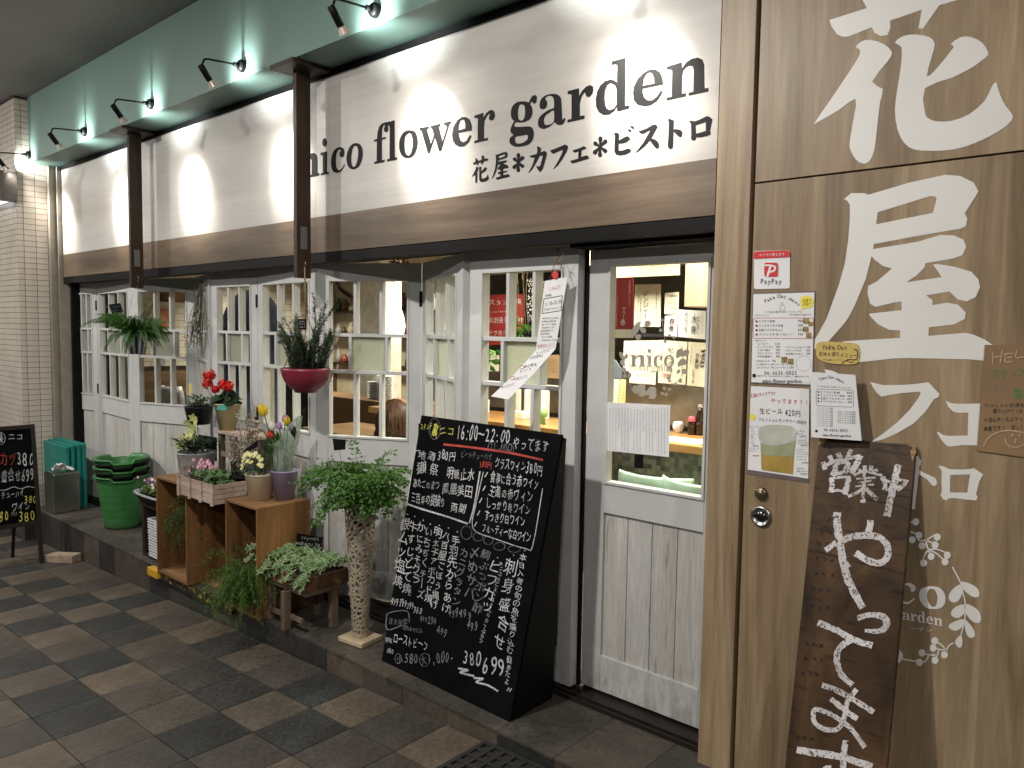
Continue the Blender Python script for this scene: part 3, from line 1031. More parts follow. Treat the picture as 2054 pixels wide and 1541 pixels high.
poly_on(mb, SG, csm([(532, 195), (570, 165), (630, 158), (690, 170), (714, 200), (700, 260), (678, 348), (720, 315), (800, 215), (785, 203), (830, 170), (880, 170), (930, 195), (957, 240), (945, 262), (880, 310), (790, 355), (670, 402), (668, 500), (680, 535), (720, 552), (790, 550), (870, 520), (940, 460), (970, 400), (985, 378), (995, 380), (1010, 430), (1035, 480), (1065, 520), (1062, 550), (1000, 600), (900, 650), (800, 680), (700, 686), (620, 680), (575, 650), (545, 590), (533, 500), (545, 400), (560, 300), (563, 215)], 2), (), 0.0012, 0, SA)
part(mb, 'big_lettering', M_VINYLW, panelt)
mb = MB()
a2p = lambda q: (1560 + q[0] / 2.265, q[1] / 2.265)
b2p = lambda q: (1620 + q[0] / 3.668, 640 + q[1] / 3.668)
OY = [a2p(q) for q in [(302, 905), (335, 878), (390, 878), (415, 885), (600, 830), (760, 795), (830, 800), (890, 830), (913, 870), (895, 900), (850, 970), (862, 995), (855, 1028), (830, 1040), (640, 1072), (437, 1110), (435, 1132), (560, 1112), (640, 1098), (740, 1068), (800, 1070), (845, 1090), (857, 1120), (840, 1160), (800, 1175), (672, 1197), (668, 1215), (635, 1250), (585, 1283), (745, 1260), (720, 1222), (705, 1203), (725, 1200), (800, 1212), (880, 1235), (912, 1270), (920, 1305), (900, 1350), (860, 1370), (820, 1362), (780, 1325), (675, 1343), (705, 1365), (703, 1387), (770, 1376), (820, 1385), (855, 1420), (850, 1450), (800, 1475), (690, 1488)]]
OY += [b2p(q) for q in [(893, 60), (890, 125), (1160, 102), (1220, 115), (1300, 150), (1365, 192), (1305, 190), (1300, 307), (1180, 297), (750, 288), (640, 290), (383, 318), (300, 318), (200, 300), (150, 240), (265, 165), (450, 152), (680, 140), (682, 85), (600, 80), (520, 40), (480, 0)]]
OY += [a2p(q) for q in [(415, 1430), (420, 1425), (563, 1410), (563, 1370), (530, 1375), (445, 1395), (420, 1380), (408, 1330), (412, 1300), (450, 1280), (520, 1220), (480, 1210), (440, 1180), (427, 1165), (400, 1270), (350, 1390), (318, 1450)]]
OY += [b2p(q) for q in [(265, 40), (150, 170), (60, 225), (50, 215), (55, 150)]]
OY += [a2p(q) for q in [(222, 1450), (280, 1290), (305, 1200), (320, 1100), (328, 1000), (328, 930), (315, 912)]]
poly_on(mb, SG, OY, ([a2p(q) for q in [(455, 965), (690, 893), (715, 893), (722, 905), (705, 968), (448, 1020)]],), 0.0012)
for L, H in (([(120, 370), (180, 380), (230, 402), (235, 430), (160, 430)], ()),
             ([(460, 462), (485, 470), (560, 487), (700, 485), (800, 478), (890, 465), (940, 520), (970, 550), (965, 575), (930, 590), (870, 680), (780, 770), (660, 840), (560, 885), (478, 905), (480, 895), (560, 840), (660, 760), (750, 670), (810, 590), (835, 545), (820, 535), (700, 545), (600, 560), (545, 572), (510, 545), (480, 500)], ()),
             ([(1015, 602), (1060, 620), (1110, 625), (1270, 622), (1262, 770), (1248, 930), (1140, 928), (1050, 940), (1020, 930), (985, 890), (952, 835), (962, 830), (1000, 855), (1040, 860), (1178, 858), (1183, 690), (1100, 690), (1070, 680), (1035, 645)], ()),
             ([(962, 1078), (1000, 1085), (1045, 1105), (1150, 1108), (1205, 1102), (1222, 1096), (1250, 1115), (1293, 1145), (1280, 1165), (1262, 1200), (1240, 1290), (1252, 1310), (1240, 1335), (1180, 1330), (1080, 1318), (1040, 1320), (1020, 1335), (995, 1325), (978, 1295), (988, 1270), (985, 1200), (988, 1120)], ([(1050, 1148), (1195, 1143), (1175, 1278), (1048, 1275)],)),
             ([(760, 1000), (815, 1008), (835, 1050), (818, 1105), (850, 1130), (900, 1150), (940, 1170), (952, 1195), (950, 1220), (935, 1230), (915, 1222), (880, 1180), (850, 1160), (818, 1145), (800, 1300), (790, 1400), (750, 1400)], ())):
    poly_on(mb, SG, L, H, 0.0012, 0, SB)
part(mb, 'big_lettering', M_VINYLW, paneld)


def sprig(mb, pl, sp, off=0.0012, mirror=None):
    def C(c, r):
        poly_on(mb, pl, [(c[0] + r * math.cos(a * math.pi / 7), c[1] + r * 1.05 * math.sin(a * math.pi / 7)) for a in range(14)], (), off, 0, sp)
    C2 = lambda L, r: [C(c, r) for c in L]
    C2([(546, 260), (526, 332), (406, 338), (378, 245), (490, 436), (420, 495), (616, 485), (636, 425), (350, 122)], 32)
    C2([(318, 285)], 30)
    for P in ([(375, 290), (440, 290), (480, 265), (525, 240)], [(440, 285), (510, 320)], [(442, 290), (455, 350), (470, 375)], [(470, 372), (540, 370), (620, 400)], [(470, 375), (540, 410), (600, 465)], [(465, 380), (430, 420), (418, 475)], [(465, 380), (485, 420)], [(300, 125), (340, 125)], [(300, 215), (350, 230), (375, 290)]):
        stroke_on(mb, pl, P, 13, off + 0.0002, 0, sp)
    poly_on(mb, pl, csm([(500, 708), (560, 718), (605, 760), (620, 815), (610, 870), (575, 905), (510, 915), (440, 900), (395, 850), (380, 795), (390, 745), (430, 715)]),
            (csm([(490, 732), (520, 740), (545, 790), (545, 840), (530, 885), (500, 893), (475, 870), (455, 820), (455, 770), (470, 738)]),), off, 0, sp)
    stroke_on(mb, pl, [(250, 690, 14), (290, 690, 30), (325, 725, 50), (310, 755, 20)], 30, off, 0, sp)
    stroke_on(mb, pl, [(230, 850, 22), (280, 860, 18), (340, 815, 10)], 18, off, 0, sp)
    stroke_on(mb, pl, [(682, 530), (720, 600), (752, 665)], 13, off + .0002, 0, sp)
    stroke_on(mb, pl, [(770, 740), (795, 830), (800, 870)], 12, off + .0002, 0, sp)
    stroke_on(mb, pl, [(800, 940), (795, 1010)], 12, off + .0002, 0, sp)
    stroke_on(mb, pl, [(785, 1060), (760, 1150)], 12, off + .0002, 0, sp)
    for L in ([(752, 665), (820, 675), (900, 715), (928, 770), (915, 808), (860, 800), (800, 755), (770, 720)],
              [(752, 690), (700, 720), (655, 775), (652, 830), (695, 857), (740, 835), (770, 780), (780, 720)],
              [(800, 868), (870, 890), (930, 945), (943, 1010), (920, 1042), (870, 1030), (820, 980), (795, 920)],
              [(795, 872), (720, 890), (675, 930), (672, 970), (715, 997), (760, 985), (795, 940)],
              [(790, 1005), (840, 1050), (880, 1110), (888, 1160), (850, 1178), (815, 1150), (795, 1080)],
              [(785, 1005), (710, 1025), (655, 1055), (652, 1085), (700, 1112), (745, 1100), (785, 1060)],
              [(760, 1150), (775, 1200), (765, 1260), (735, 1262), (705, 1220), (725, 1180)]):
        poly_on(mb, pl, csm(L, 2), (), off, 0, sp)
    C2([(522, 1203), (506, 1268), (406, 1312), (382, 1398), (525, 1380), (610, 1330)], 32)
    for P in ([(545, 1215), (600, 1255), (625, 1300)], [(535, 1275), (620, 1290)], [(695, 1220), (650, 1250), (625, 1300)], [(430, 1325), (530, 1335)], [(560, 1290), (540, 1350)], [(470, 1335), (440, 1385), (400, 1400)], [(180, 1360), (320, 1385), (360, 1390)]):
        stroke_on(mb, pl, P, 13, off + .0002, 0, sp)
    stroke_on(mb, pl, [(200, 1290, 6), (215, 1340, 40), (190, 1400, 20)], 20, off, 0, sp)


mb = MB()
sprig(mb, SG, SC)
serif(mb, SG, (1795, 1234), (1891, 1252), 'garden', 0.0012, 1.25)
write(mb, SG, (1826, 1264), (1872, 1268), 'ーデン', 10, off=0.0012)
part(mb, 'wreath_logo', M_VINYLW, paneld)
# lock and flush ring pull
o = MB()
c = SG.hit(1528, 990)
M_LOCK = plain('tarnished_brass', (0.22, 0.18, 0.13), 0.3, 0.9)
T = Matrix.Translation(c) @ Matrix.Rotation(math.pi / 2, 4, 'X')
o.lathe([(0.0, 0.014), (0.006, 0.014), (0.008, 0.012), (0.015, 0.012), (0.02, 0.009), (0.021, 0.0), (0.021, -.002)], (0, 0, 0), 24)
o.v = [T @ v for v in o.v]
part(o, 'lock_cylinder', M_LOCK, paneld)
o = MB()
c = SG.hit(1527, 1036)
T = Matrix.Translation(c) @ Matrix.Rotation(math.pi / 2, 4, 'X')
o.lathe([(0.001, 0.003), (0.018, 0.003), (0.024, 0.005), (0.027, 0.009), (0.031, 0.009), (0.035, 0.005), (0.036, 0.0), (0.036, -.002)], (0, 0, 0), 30)
o.v = [T @ v for v in o.v]
pull = part(o, 'ring_pull', M_STEEL, paneld)
o = MB()
o.lathe([(0.001, 0.0045), (0.015, 0.006), (0.016, 0.003)], (0, 0, 0), 20)
o.box((-0.026, -0.004, 0.004), (0.026, 0.004, 0.0078))
o.v = [T @ v for v in o.v]
pt = o.build('pull_bar', plain('dark_chrome', (0.12, 0.12, 0.11), 0.2, 1.0), pull, local=mat_of(paneld))

# ------------------------------------------------------------------ folding glazed doors


def plan(px, py, y):
    p = PY(y).hit(px, py)
    return (p.x, y)


def make_door(name, P0, P1, label, group=None, glazing='grid', t=0.038, z0=0.016, z1=1.850, gt=1.765, gb=0.90, st=0.07, hinge=False, boards=4, trim_open=False):
    dx, dy = P1[0] - P0[0], P1[1] - P0[1]
    W = math.hypot(dx, dy)
    root = empty(name, (P0[0], P0[1], 0), label, 'door', group, math.atan2(dy, dx))
    W -= 0.003

    def bx(nm, a, b, mat, bevel=0.0012):
        m_ = MB()
        m_.box(a, b)
        return m_.build(nm, mat, root, bevel=bevel)
    bx('stile', (0.001, 0, z0), (st, t, z1), M_WHITEP)
    bx('stile', (W - st, 0, z0), (W, t, z1), M_WHITEP)
    bx('rail', (st + .0005, 0.0007, gt), (W - st - .0005, t - .0007, z1), M_WHITEP)
    bx('rail', (st + .0005, 0.0007, 0.765), (W - st - .0005, t - .0007, gb), M_WHITEP)
    bx('rail', (st + .0005, 0.0007, z0), (W - st - .0005, t - .0007, 0.165), M_WHITEP)
    # recessed boards
    bw = (W - 2 * st) / boards
    for i in range(boards):
        bx('board', (st + i * bw + .0015, 0.013, 0.160), (st + (i + 1) * bw - .0015, t - 0.006, 0.770), M_BOARD, 0.0015)
    m_ = MB()
    m_.box((st - .003, t - 0.006, 0.155), (W - st + .003, t - 0.003, 0.775))
    m_.build('back_board', M_BLACK, root)
    # glazing bead frame
    b0, b1 = st, W - st
    m_ = MB()
    bd = 0.011
    m_.box((b0, -0.006, gb), (b0 + bd, t, gt))
    m_.box((b1 - bd, -0.006, gb), (b1, t, gt))
    m_.box((b0 + bd, -0.006, gt - bd), (b1 - bd, t, gt))
    m_.box((b0 + bd, -0.006, gb), (b1 - bd, t, gb + bd))
    m_.build('glazing_bead', M_WHITEP, root, bevel=0.001)
    g0, g1, h0, h1 = b0 + bd, b1 - bd, gb + bd, gt - bd
    gy0, gy1 = t * 0.55, t * 0.55 + 0.004
    if glazing == 'grid':
        H = h1 - h0
        r1, r2 = h1 - H * 0.345, h1 - H * 0.583
        mw = 0.009
        for z in (r1, r2):
            bx('glazing_bar', (g0, 0.0, z - mw), (g1, t + .0065, z + mw), M_WHITEP)
        bands = ((r1 + mw, h1, (1 / 3, 2 / 3)), (r2 + mw, r1 - mw, (0.27, 0.74)), (h0, r2 - mw, (1 / 3, 2 / 3)))
        for bi, (za, zb, fr) in enumerate(bands):
            xs = [g0] + [g0 + (g1 - g0) * q for q in fr] + [g1]
            for q in xs[1:-1]:
                bx('glazing_bar', (q - mw, 0.0005, za), (q + mw, t + .006, zb), M_WHITEP)
            for k in range(3):
                a = xs[k] + (mw if k else 0)
                b = xs[k + 1] - (mw if k < 2 else 0)
                fz = bi == 1 and k == 1
                bx('pane', (a + .0005, gy0, za + .0005), (b - .0005, gy1, zb - .0005), M_FROST if fz else M_GLASS, 0)
    else:
        bx('pane', (g0 + .0005, gy0, h0 + .0005), (g1 - .0005, gy1, h1 - .0005), M_GLASS, 0)
    if hinge:
        for z in (1.66, 0.96):
            m_ = MB()
            m_.box((W - 0.010, -0.006, z - 0.04), (W + 0.006, -0.0005, z + 0.04))
            m_.build('hinge', M_BLACK, root)
    return root


GF = 'white glazed folding door panels of the shop front'
vA0 = plan(141, 570, 0.09)
vAB = plan(193, 566, 0.155)
vBC = plan(262, 560, 0.095)
vCD = plan(389, 557, 0.288)
vD1 = plan(418, 548, 0.11)
vE0 = plan(423, 548, 0.125)
vEF = plan(516, 541, 0.135)
vF1 = plan(634, 525, 0.065)
vGH = plan(847, 527, 0.34)
vH1 = plan(929, 506, 0.10)
vI0 = plan(943, 514, 0.115)
vI1 = plan(1162, 499, 0.115)
make_door('folding_door_leaf', vA0, vAB, 'first white glazed folding leaf, against the black jamb beside the pillar', GF, hinge=True)
make_door('folding_door_leaf', vAB, vBC, 'white glazed door leaf directly behind the hanging fern, left of the wooden hanger', GF)
make_door('folding_door_leaf', vBC, vCD, 'white glazed door leaf folded inwards, right of the hanging fern', GF)
make_door('folding_door_leaf', vCD, vD1, 'white door leaf seen nearly edge-on with dried flowers hung on it', GF)
make_door('folding_door_leaf', vE0, vEF, 'white glazed door leaf behind the red geraniums', GF, hinge=True)
make_door('folding_door_leaf', vEF, vF1, 'white glazed door leaf behind the hanging pink bowl and the tulips', GF)
make_door('folding_door_leaf', vF1, vGH, 'white glazed door leaf folded inwards behind the maidenhair fern stand', GF, hinge=True)
make_door('folding_door_leaf', vGH, vH1, 'narrow-looking white door leaf returning outwards above the big chalkboard', GF)
dI = make_door('folding_door_leaf', vI0, vI1, 'wide white glazed door leaf behind the hanging paper notice', GF, t=0.045, st=0.072)
vJ0 = (-1.862, 0.175)
vJ1 = (-1.223, 0.175)
dJ = make_door('sliding_door_leaf', vJ0, vJ1, 'white sliding door with one big window and etched wreath logo beside the oak post', glazing='one', st=0.095, z1=1.828, gt=1.772, gb=0.885, boards=4)
mb = MB()
mb.box((-1.935, 0.1615, 0.012), (-1.862, 0.1745, 1.84))  # added black strip, blocks room light showing between the last two leaves
tag(mb.build('gap_blocker', M_BLACK), kind='structure')
# ================================================================== THINGS ON THE FRONT
M_LEAF = leafmat('fern_green', (0.022, 0.075, 0.012), (0.075, 0.20, 0.032))
M_MAID = leafmat('maidenhair_green', (0.032, 0.095, 0.014), (0.10, 0.235, 0.04))
M_DKLEAF = leafmat('dark_leaf', (0.012, 0.028, 0.012), (0.035, 0.075, 0.026))
M_ROSEM = leafmat('rosemary_green', (0.014, 0.034, 0.013), (0.05, 0.095, 0.04))
M_IVYG = leafmat('ivy_green', (0.035, 0.09, 0.03), (0.10, 0.20, 0.065), 18)
M_IVYC = leafmat('ivy_cream_edge', (0.20, 0.29, 0.12), (0.42, 0.49, 0.28), 18)
M_STEM = plain('plant_stem', (0.06, 0.07, 0.03), 0.7)
M_RED = leafmat('geranium_red', (0.50, 0.008, 0.008), (0.85, 0.03, 0.02), 60, 0.2)
M_YEL = leafmat('yellow_petal', (0.75, 0.50, 0.02), (0.90, 0.68, 0.05), 60, 0.2)
M_PALEY = leafmat('pale_yellow_petal', (0.75, 0.74, 0.28), (0.92, 0.90, 0.55), 60, 0.2)
M_LIME = leafmat('lime_petal', (0.42, 0.50, 0.14), (0.70, 0.74, 0.32), 60, 0.2)
M_PINK = leafmat('pink_petal', (0.45, 0.16, 0.26), (0.72, 0.40, 0.48), 60, 0.2)
M_BUFF = leafmat('heather_petal', (0.36, 0.26, 0.20), (0.62, 0.54, 0.45), 60, 0.2)
M_VIOL = leafmat('violet_petal', (0.05, 0.02, 0.12), (0.12, 0.06, 0.25), 60, 0.2)
M_WHITEF = leafmat('white_petal', (0.75, 0.70, 0.62), (0.90, 0.88, 0.80), 60, 0.2)
M_LILAC = leafmat('lilac_petal', (0.45, 0.20, 0.50), (0.65, 0.38, 0.70), 60, 0.2)


def rv(s=1.0):
    return Vector((random.gauss(0, s), random.gauss(0, s), random.gauss(0, s)))


def leaf(mb, b, d, n, L, W, m=0, bend=0.15):
    """pointed leaf: 6 points, slightly folded and bent"""
    d = Vector(d).normalized()
    n = Vector(n)
    s = d.cross(n)
    s = s.normalized() if s.length > 1e-5 else d.orthogonal().normalized()
    n = s.cross(d)
    b = Vector(b)
    mid = b + d * L * 0.45 + n * L * bend * 0.6
    tip = b + d * L
    p1 = b + d * L * 0.4 + s * W * 0.5 + n * L * bend
    p2 = b + d * L * 0.4 - s * W * 0.5 + n * L * bend
    i = len(mb.v)
    mb.v += [b, p1, tip, p2, mid]
    mb.face((i, i + 1, i + 4), m)
    mb.face((i + 1, i + 2, i + 4), m)
    mb.face((i + 2, i + 3, i + 4), m)
    mb.face((i + 3, i, i + 4), m)


def roundleaf(mb, c, n, r, m=0, k=8, dish=0.25, lobes=0.0):
    n = Vector(n).normalized()
    a = n.orthogonal().normalized()
    b = n.cross(a)
    ph = random.uniform(0, 6.28)
    c = Vector(c)
    i = len(mb.v)
    mb.v.append(c)
    for j in range(k):
        an = ph + 2 * math.pi * j / k
        rr = r * (1 + lobes * (1 if j % 2 else -1)) * random.uniform(.92, 1.08)
        mb.v.append(c + (a * math.cos(an) + b * math.sin(an)) * rr + n * r * dish * random.uniform(.6, 1.2))
    for j in range(k):
        mb.face((i, i + 1 + j, i + 1 + (j + 1) % k), m)


def ivyleaf(mb, c, n, up, r):
    n = Vector(n).normalized()
    u = Vector(up)
    u = (u - n * u.dot(n))
    u = u.normalized() if u.length > 1e-4 else n.orthogonal().normalized()
    s = u.cross(n)
    prof = ((0, 1.0), (0.22, 0.42), (0.80, 0.38), (0.42, -0.02), (0.62, -0.55), (0.12, -0.42), (0, -0.3), (-0.12, -0.42), (-0.62, -0.55), (-0.42, -0.02), (-0.80, 0.38), (-0.22, 0.42))
    c = Vector(c)
    i = len(mb.v)
    mb.v.append(c + n * r * 0.12)
    for x, y in prof:
        mb.v.append(c + (s * x + u * y) * r * 0.76 + n * r * (0.06 - 0.05 * abs(x)))
    for x, y in prof:
        mb.v.append(c + (s * x + u * y) * r * random.uniform(.95, 1.05) - n * r * 0.08 * abs(x))
    k = len(prof)
    for j in range(k):
        j2 = (j + 1) % k
        mb.face((i, i + 1 + j, i + 1 + j2), 0)
        mb.face((i + 1 + j, i + 1 + k + j, i + 1 + k + j2, i + 1 + j2), 1)


def frond(mb, base, d, L, droop, pw, m=0, n=24, side=None):
    """arching frond with paired leaflets"""
    d = Vector(d).normalized()
    p = Vector(base)
    step = L / n
    pts = []
    for i in range(n + 1):
        pts.append(p.copy())
        p = p + d * step
        d = (d + Vector((0, 0, -droop / n))).normalized()
    mb.tube(pts[::3] if n % 3 == 0 else pts, 0.0011, 4, m, False)
    roll = random.uniform(-1.25, 1.25)
    for i in range(1, n):
        t = i / n
        dd = (pts[i + 1] - pts[i]).normalized()
        s = dd.cross(Vector((0, 0, 1)))
        s = s.normalized() if s.length > 1e-3 else Vector((1, 0, 0))
        s = Matrix.Rotation(roll, 3, dd) @ s
        w = pw * math.sin(math.pi * min(1, 0.12 + t * 0.9)) ** 0.8 * (1.15 - t * 0.5)
        upn = s.cross(dd)
        for sg in (-1, 1):
            leaf(mb, pts[i], s * sg + dd * 0.4 + Vector((0, 0, -0.1)) + rv(.06), upn, w, step * 0.8, m, 0.05)
    return pts[-1]


def pot(mb, c, r0, r1, h, m=0, lip=0.004, th=0.003, seg=32, mats=None):
    mb.lathe([(0.001, 0.0), (r0, 0.0), (r1, h - 0.008), (r1 + lip, h - 0.006), (r1 + lip, h), (r1 - th, h), (r1 - th, h - 0.02), (0.001, h - 0.02)], c, seg, m, True, mats)


def soil(mb, c, r):
    mb.lathe([(0.001, 0.0), (r, -0.003)], c, 20, 0)


# ---- wooden hangers
def hanger(px_x, label):
    x0 = px_x
    root = empty('wooden_hanger', (x0, -0.11, 2.82), label, 'hanger', 'dark wooden hangers under the soffit')

    def pt(nm, a, b, mat, bev=0.0015):
        m_ = MB()
        m_.box(a, b)
        return part(m_, nm, mat, root, bevel=bev)
    pt('mounting_plate', (x0 - 0.115, -0.228, 2.803), (x0 + 0.095, -0.008, 2.8245), M_DKWOOD)
    pt('post', (x0 - 0.03, -0.146, 1.757), (x0, -0.062, 2.802), M_DKWOOD)
    mb_ = MB()
    mb_.box((x0 + 0.0005, -0.124, 1.905), (x0 + 0.003, -0.086, 2.02))
    part(mb_, 'steel_bracket', plain('galvanised', (0.22, 0.23, 0.23), 0.5, 0.6), root)
    mb_ = MB()
    mb_.tube([(x0 + 0.0, -0.104, 1.84), (x0 + 0.012, -0.104, 1.838), (x0 + 0.014, -0.104, 1.825), (x0 + .008, -.104, 1.812)], 0.0022, 6)
    part(mb_, 'screw_hook', M_STEEL, root)
    return root


hanger(-5.5, 'dark wooden hanger above the fern in the blue striped pot')
hanger(-3.48, 'dark wooden hanger above the crimson hanging bowl')

# ---- sign spotlights
M_BULBG = glass('bulb_glass', (0.9, 0.82, 0.75))


def make_lamp(x, label):
    root = empty('sign_spotlight', (x, -0.21, 2.885), label, 'spotlight', 'black arm spotlights over the sign')
    a = MB()
    T = Matrix.Translation((x, -0.2105, 2.885)) @ Matrix.Rotation(math.pi / 2, 4, 'X')
    a.lathe([(0.001, 0.028), (0.026, 0.026), (0.032, 0.016), (0.033, 0.0), (0.03, 0)], (0, 0, 0), 24)
    a.v = [T @ v for v in a.v]
    part(a, 'wall_mount', M_BLACK, root)
    a = MB()
    a.tube([(x, -0.238, 2.885), (x, -0.265, 2.883)], 0.012, 12)
    a.tube([(x, -0.262, 2.883), (x, -0.35, 2.876), (x, -0.412, 2.870), (x, -0.428, 2.862), (x, -0.434, 2.845), (x, -0.438, 2.828)], 0.0052, 8)
    part(a, 'arm', M_BLACK, root)
    d = Vector((0, 0.62, -0.78)).normalized()
    p0 = Vector((x, -0.450, 2.832))
    a = MB()
    a.tube([p0, p0 + d * 0.004, p0 + d * 0.085], [0.012, 0.0165, 0.0165], 16)
    part(a, 'lamp_holder', M_BLACK, root)
    a = MB()
    q = p0 + d * 0.0852
    a.tube([q, q + d * 0.018, q + d * 0.032], [0.013, 0.02, 0.0255], 16, 0, False)
    part(a, 'bulb', [plain('bulb_housing', (0.42, 0.33, 0.27), 0.3, 0.1, spec=0.8)], root)
    a = MB()
    a.tube([q + d * 0.0275, q + d * 0.030], [0.0215, 0.0215], 16, 0, True)
    part(a, 'bulb_lens', emis('bulb_light', (1.0, 0.92, 0.8), 16.0), root)
    lamp('SPOT', q + d * 0.036, (x + 0.08, 0.0, 2.25), 7, (1.0, 0.93, 0.84), 0.012, math.radians(125), 1.0)
    lamp('SPOT', q + d * 0.036, (x + 0.10, 0.0, 2.33), 15, (1.0, 0.93, 0.84), 0.014, math.radians(74), 1.0)
    lamp('SPOT', q + d * 0.036, (x + 0.12, 0.0, 2.36), 92, (1.0, 0.94, 0.84), 0.012, math.radians(52), 1.0)
    lamp('SPOT', q + d * 0.006 + Vector((0, 0.040, 0.012)), (x, -0.21, 2.84), 24.0, (0.95, 1.0, 0.97), 0.012, math.radians(108), 1.0)
    return root


for x, lb in ((-7.275, 'black arm spotlight furthest along, beside the tiled pillar'), (-6.075, 'black arm spotlight next to the pillar end, before the first wooden hanger'),
              (-4.987, 'black arm spotlight just after the fern hanger'), (-3.881, 'black arm spotlight just before the crimson bowl hanger'),
              (-2.758, 'black arm spotlight nearest the camera, above the word flower'), (-1.65, 'black arm spotlight above the end of the sign by the oak post')):
    make_lamp(x, lb)

# ---- hanging fern
hc = Vector((-5.50, -0.115, 1.30))
f = empty('hanging_fern', hc, 'bushy green fern in a blue and white striped hanging pot', 'fern')
mb = MB()
mb.lathe([(0.001, 0), (0.050, 0.0), (0.075, 0.13), (0.079, 0.135), (0.078, 0.14), (0.072, 0.138), (0.07, 0.12), (0.001, 0.12)], hc, 40, 0, True, lambda i, k: 1 if (i == 1 and (k % 4) < 2) else 0)
M_POTW = plain('glazed_white', (0.50, 0.52, 0.55), 0.3, var=0.08)
part(mb, 'striped_pot', [M_POTW, plain('cobalt_glaze', (0.012, 0.014, 0.07), 0.3)], f)
mb = MB()
for i in range(120):
    an = random.uniform(0, 6.28)
    el = random.uniform(0.0, 1.0)
    d = Vector((math.cos(an), math.sin(an) * 0.9, 0.25 + el * 2.6))
    L = random.uniform(0.17, 0.36)
    fy = hc + Vector((math.cos(an) * .05, math.sin(an) * .05, 0.13))
    if d.y > 0.2:
        L *= 0.65
    frond(mb, fy, d, L, random.uniform(1.5, 2.9), random.uniform(0.03, 0.042), 0, 21)
tag(part(mb, 'foliage', M_LEAF, f), kind='stuff')
mb = MB()
top = Vector((-5.495, -0.104, 1.812))
for k in range(3):
    an = k * 2.1 + 0.4
    mb.tube([hc + Vector((math.cos(an) * .086, math.sin(an) * .086, .135)), hc + Vector((math.cos(an) * .03, math.sin(an) * .03, .38)), top + Vector((0, 0, -0.03))], 0.0013, 5)
mb.tube([top + Vector((0, 0, -.03)), top + Vector((.004, 0, -.015)), top], 0.002, 6)
part(mb, 'hanging_wire', M_STEEL, f)
PF = Plane((-5.62, -0.17, 1.58), (0.55, -0.83, 0))
mb = MB()
slab(mb, quad_px(PF, [(218, 611), (241, 608), (247, 626), (225, 631)]), PF.n, 0.002)
pl_ = part(mb, 'plant_tag', M_BLACK, f)
mb = MB()
scribble(mb, PF, (224, 617), (240, 614), 3, seed=3)
scribble(mb, PF, (229, 623), (238, 621), 4, seed=4)
mb.build('tag_writing', M_CHALKDIM, pl_, local=mat_of(f))

# ---- hanging crimson bowl with rosemary
hc = Vector((-3.445, -0.12, 1.165))
f = empty('hanging_rosemary_bowl', hc, 'crimson hanging bowl of upright rosemary on a rope', 'hanging planter')
prof = [(0.001, 0.0), (0.055, 0.0)] + [(0.124 * math.sin(math.radians(a)), 0.121 - 0.124 * math.cos(math.radians(a))) for a in range(30, 91, 8)] + [(0.1245, 0.127), (0.118, 0.127), (0.110, 0.10), (0.001, 0.10)]
mb = MB()
M_CRIM = plain('crimson_plastic', (0.20, 0.018, 0.040), 0.38, var=0.1, scale=6)
mb.lathe(prof, hc, 44)
part(mb, 'bowl', M_CRIM, f)
mb = MB()
soil(mb, hc + Vector((0, 0, 0.112)), 0.10)
mb.box(hc + Vector((-0.01, -0.075, 0.105)), hc + Vector((0.085, 0.05, 0.155)))
part(mb, 'inner_pot', M_BLACK, f)
mb = MB()
sm = MB()
for i in range(62):
    an = random.uniform(0, 6.28)
    rr = random.uniform(0.01, 0.10)
    p = hc + Vector((math.cos(an) * rr, math.sin(an) * rr * 0.8, 0.12))
    d = Vector((math.cos(an) * 0.35, math.sin(an) * 0.35, 1)).normalized()
    L = random.uniform(0.10, 0.27)
    if i < 5:
        p = hc + Vector((0.08, -0.02, 0.12)) + rv(0.012)
        d = Vector((0.12, 0, 1)) + rv(0.04)
        L = 0.40 - i * 0.03
    elif i < 10:
        p = hc + Vector((-0.06, -0.03, 0.12)) + rv(0.012)
        d = Vector((0.02, 0, 1)) + rv(0.05)
        L = 0.40 - i * 0.02
    n = int(L / 0.0065)
    pts = []
    d.normalize()
    for j in range(n + 1):
        pts.append(p.copy())
        p = p + d * 0.0065
        d = (d + rv(0.045)).normalized()
        if j % 9 == 8 and random.random() < 0.6 and L > 0.15:
            q = p.copy()
            dd = (d + rv(0.5)).normalized()
            for jj in range(random.randint(5, 9)):
                q = q + dd * 0.006
                for z in range(4):
                    o_ = dd.cross(rv()).normalized()
                    leaf(mb, q, o_ + dd * 0.7, dd, 0.017, 0.003, 0, 0)
    sm.tube(pts[::3] if len(pts) > 6 else pts, 0.0017, 4, 0, False)
    for q in pts[1:]:
        for z in range(4):
            o_ = d.cross(rv()).normalized()
            leaf(mb, q, o_ + d * 0.6, d, random.uniform(.016, .028), 0.0046, 0, 0)
tag(part(mb, 'foliage', M_ROSEM, f), kind='stuff')
part(sm, 'stems', M_STEM, f)
mb = MB()
top = Vector((-3.475, -0.104, 1.812))
kn = top + Vector((0.012, 0, -0.24))
M_ROPE = plain('jute_rope', (0.24, 0.18, 0.10), 0.9, scale=90)
for an in (-1.75, 0.5, 2.6):
    e = hc + Vector((math.cos(an) * .125, math.sin(an) * .125, .105))
    mb.tube([e, (e + kn) / 2 + rv(.004), kn], 0.0027, 6)
mb.tube([kn, top + Vector((0.004, 0, -0.1)), top], 0.0045, 6)
for q in range(12):
    mb.tube([kn + rv(.004), kn + rv(.012) + Vector((0, 0, random.uniform(-.02, .06)))], 0.0022, 4)
part(mb, 'rope', M_ROPE, f)
mb = MB()
PF = Plane((-3.40, -0.17, 1.6), (0.5, -0.85, 0))
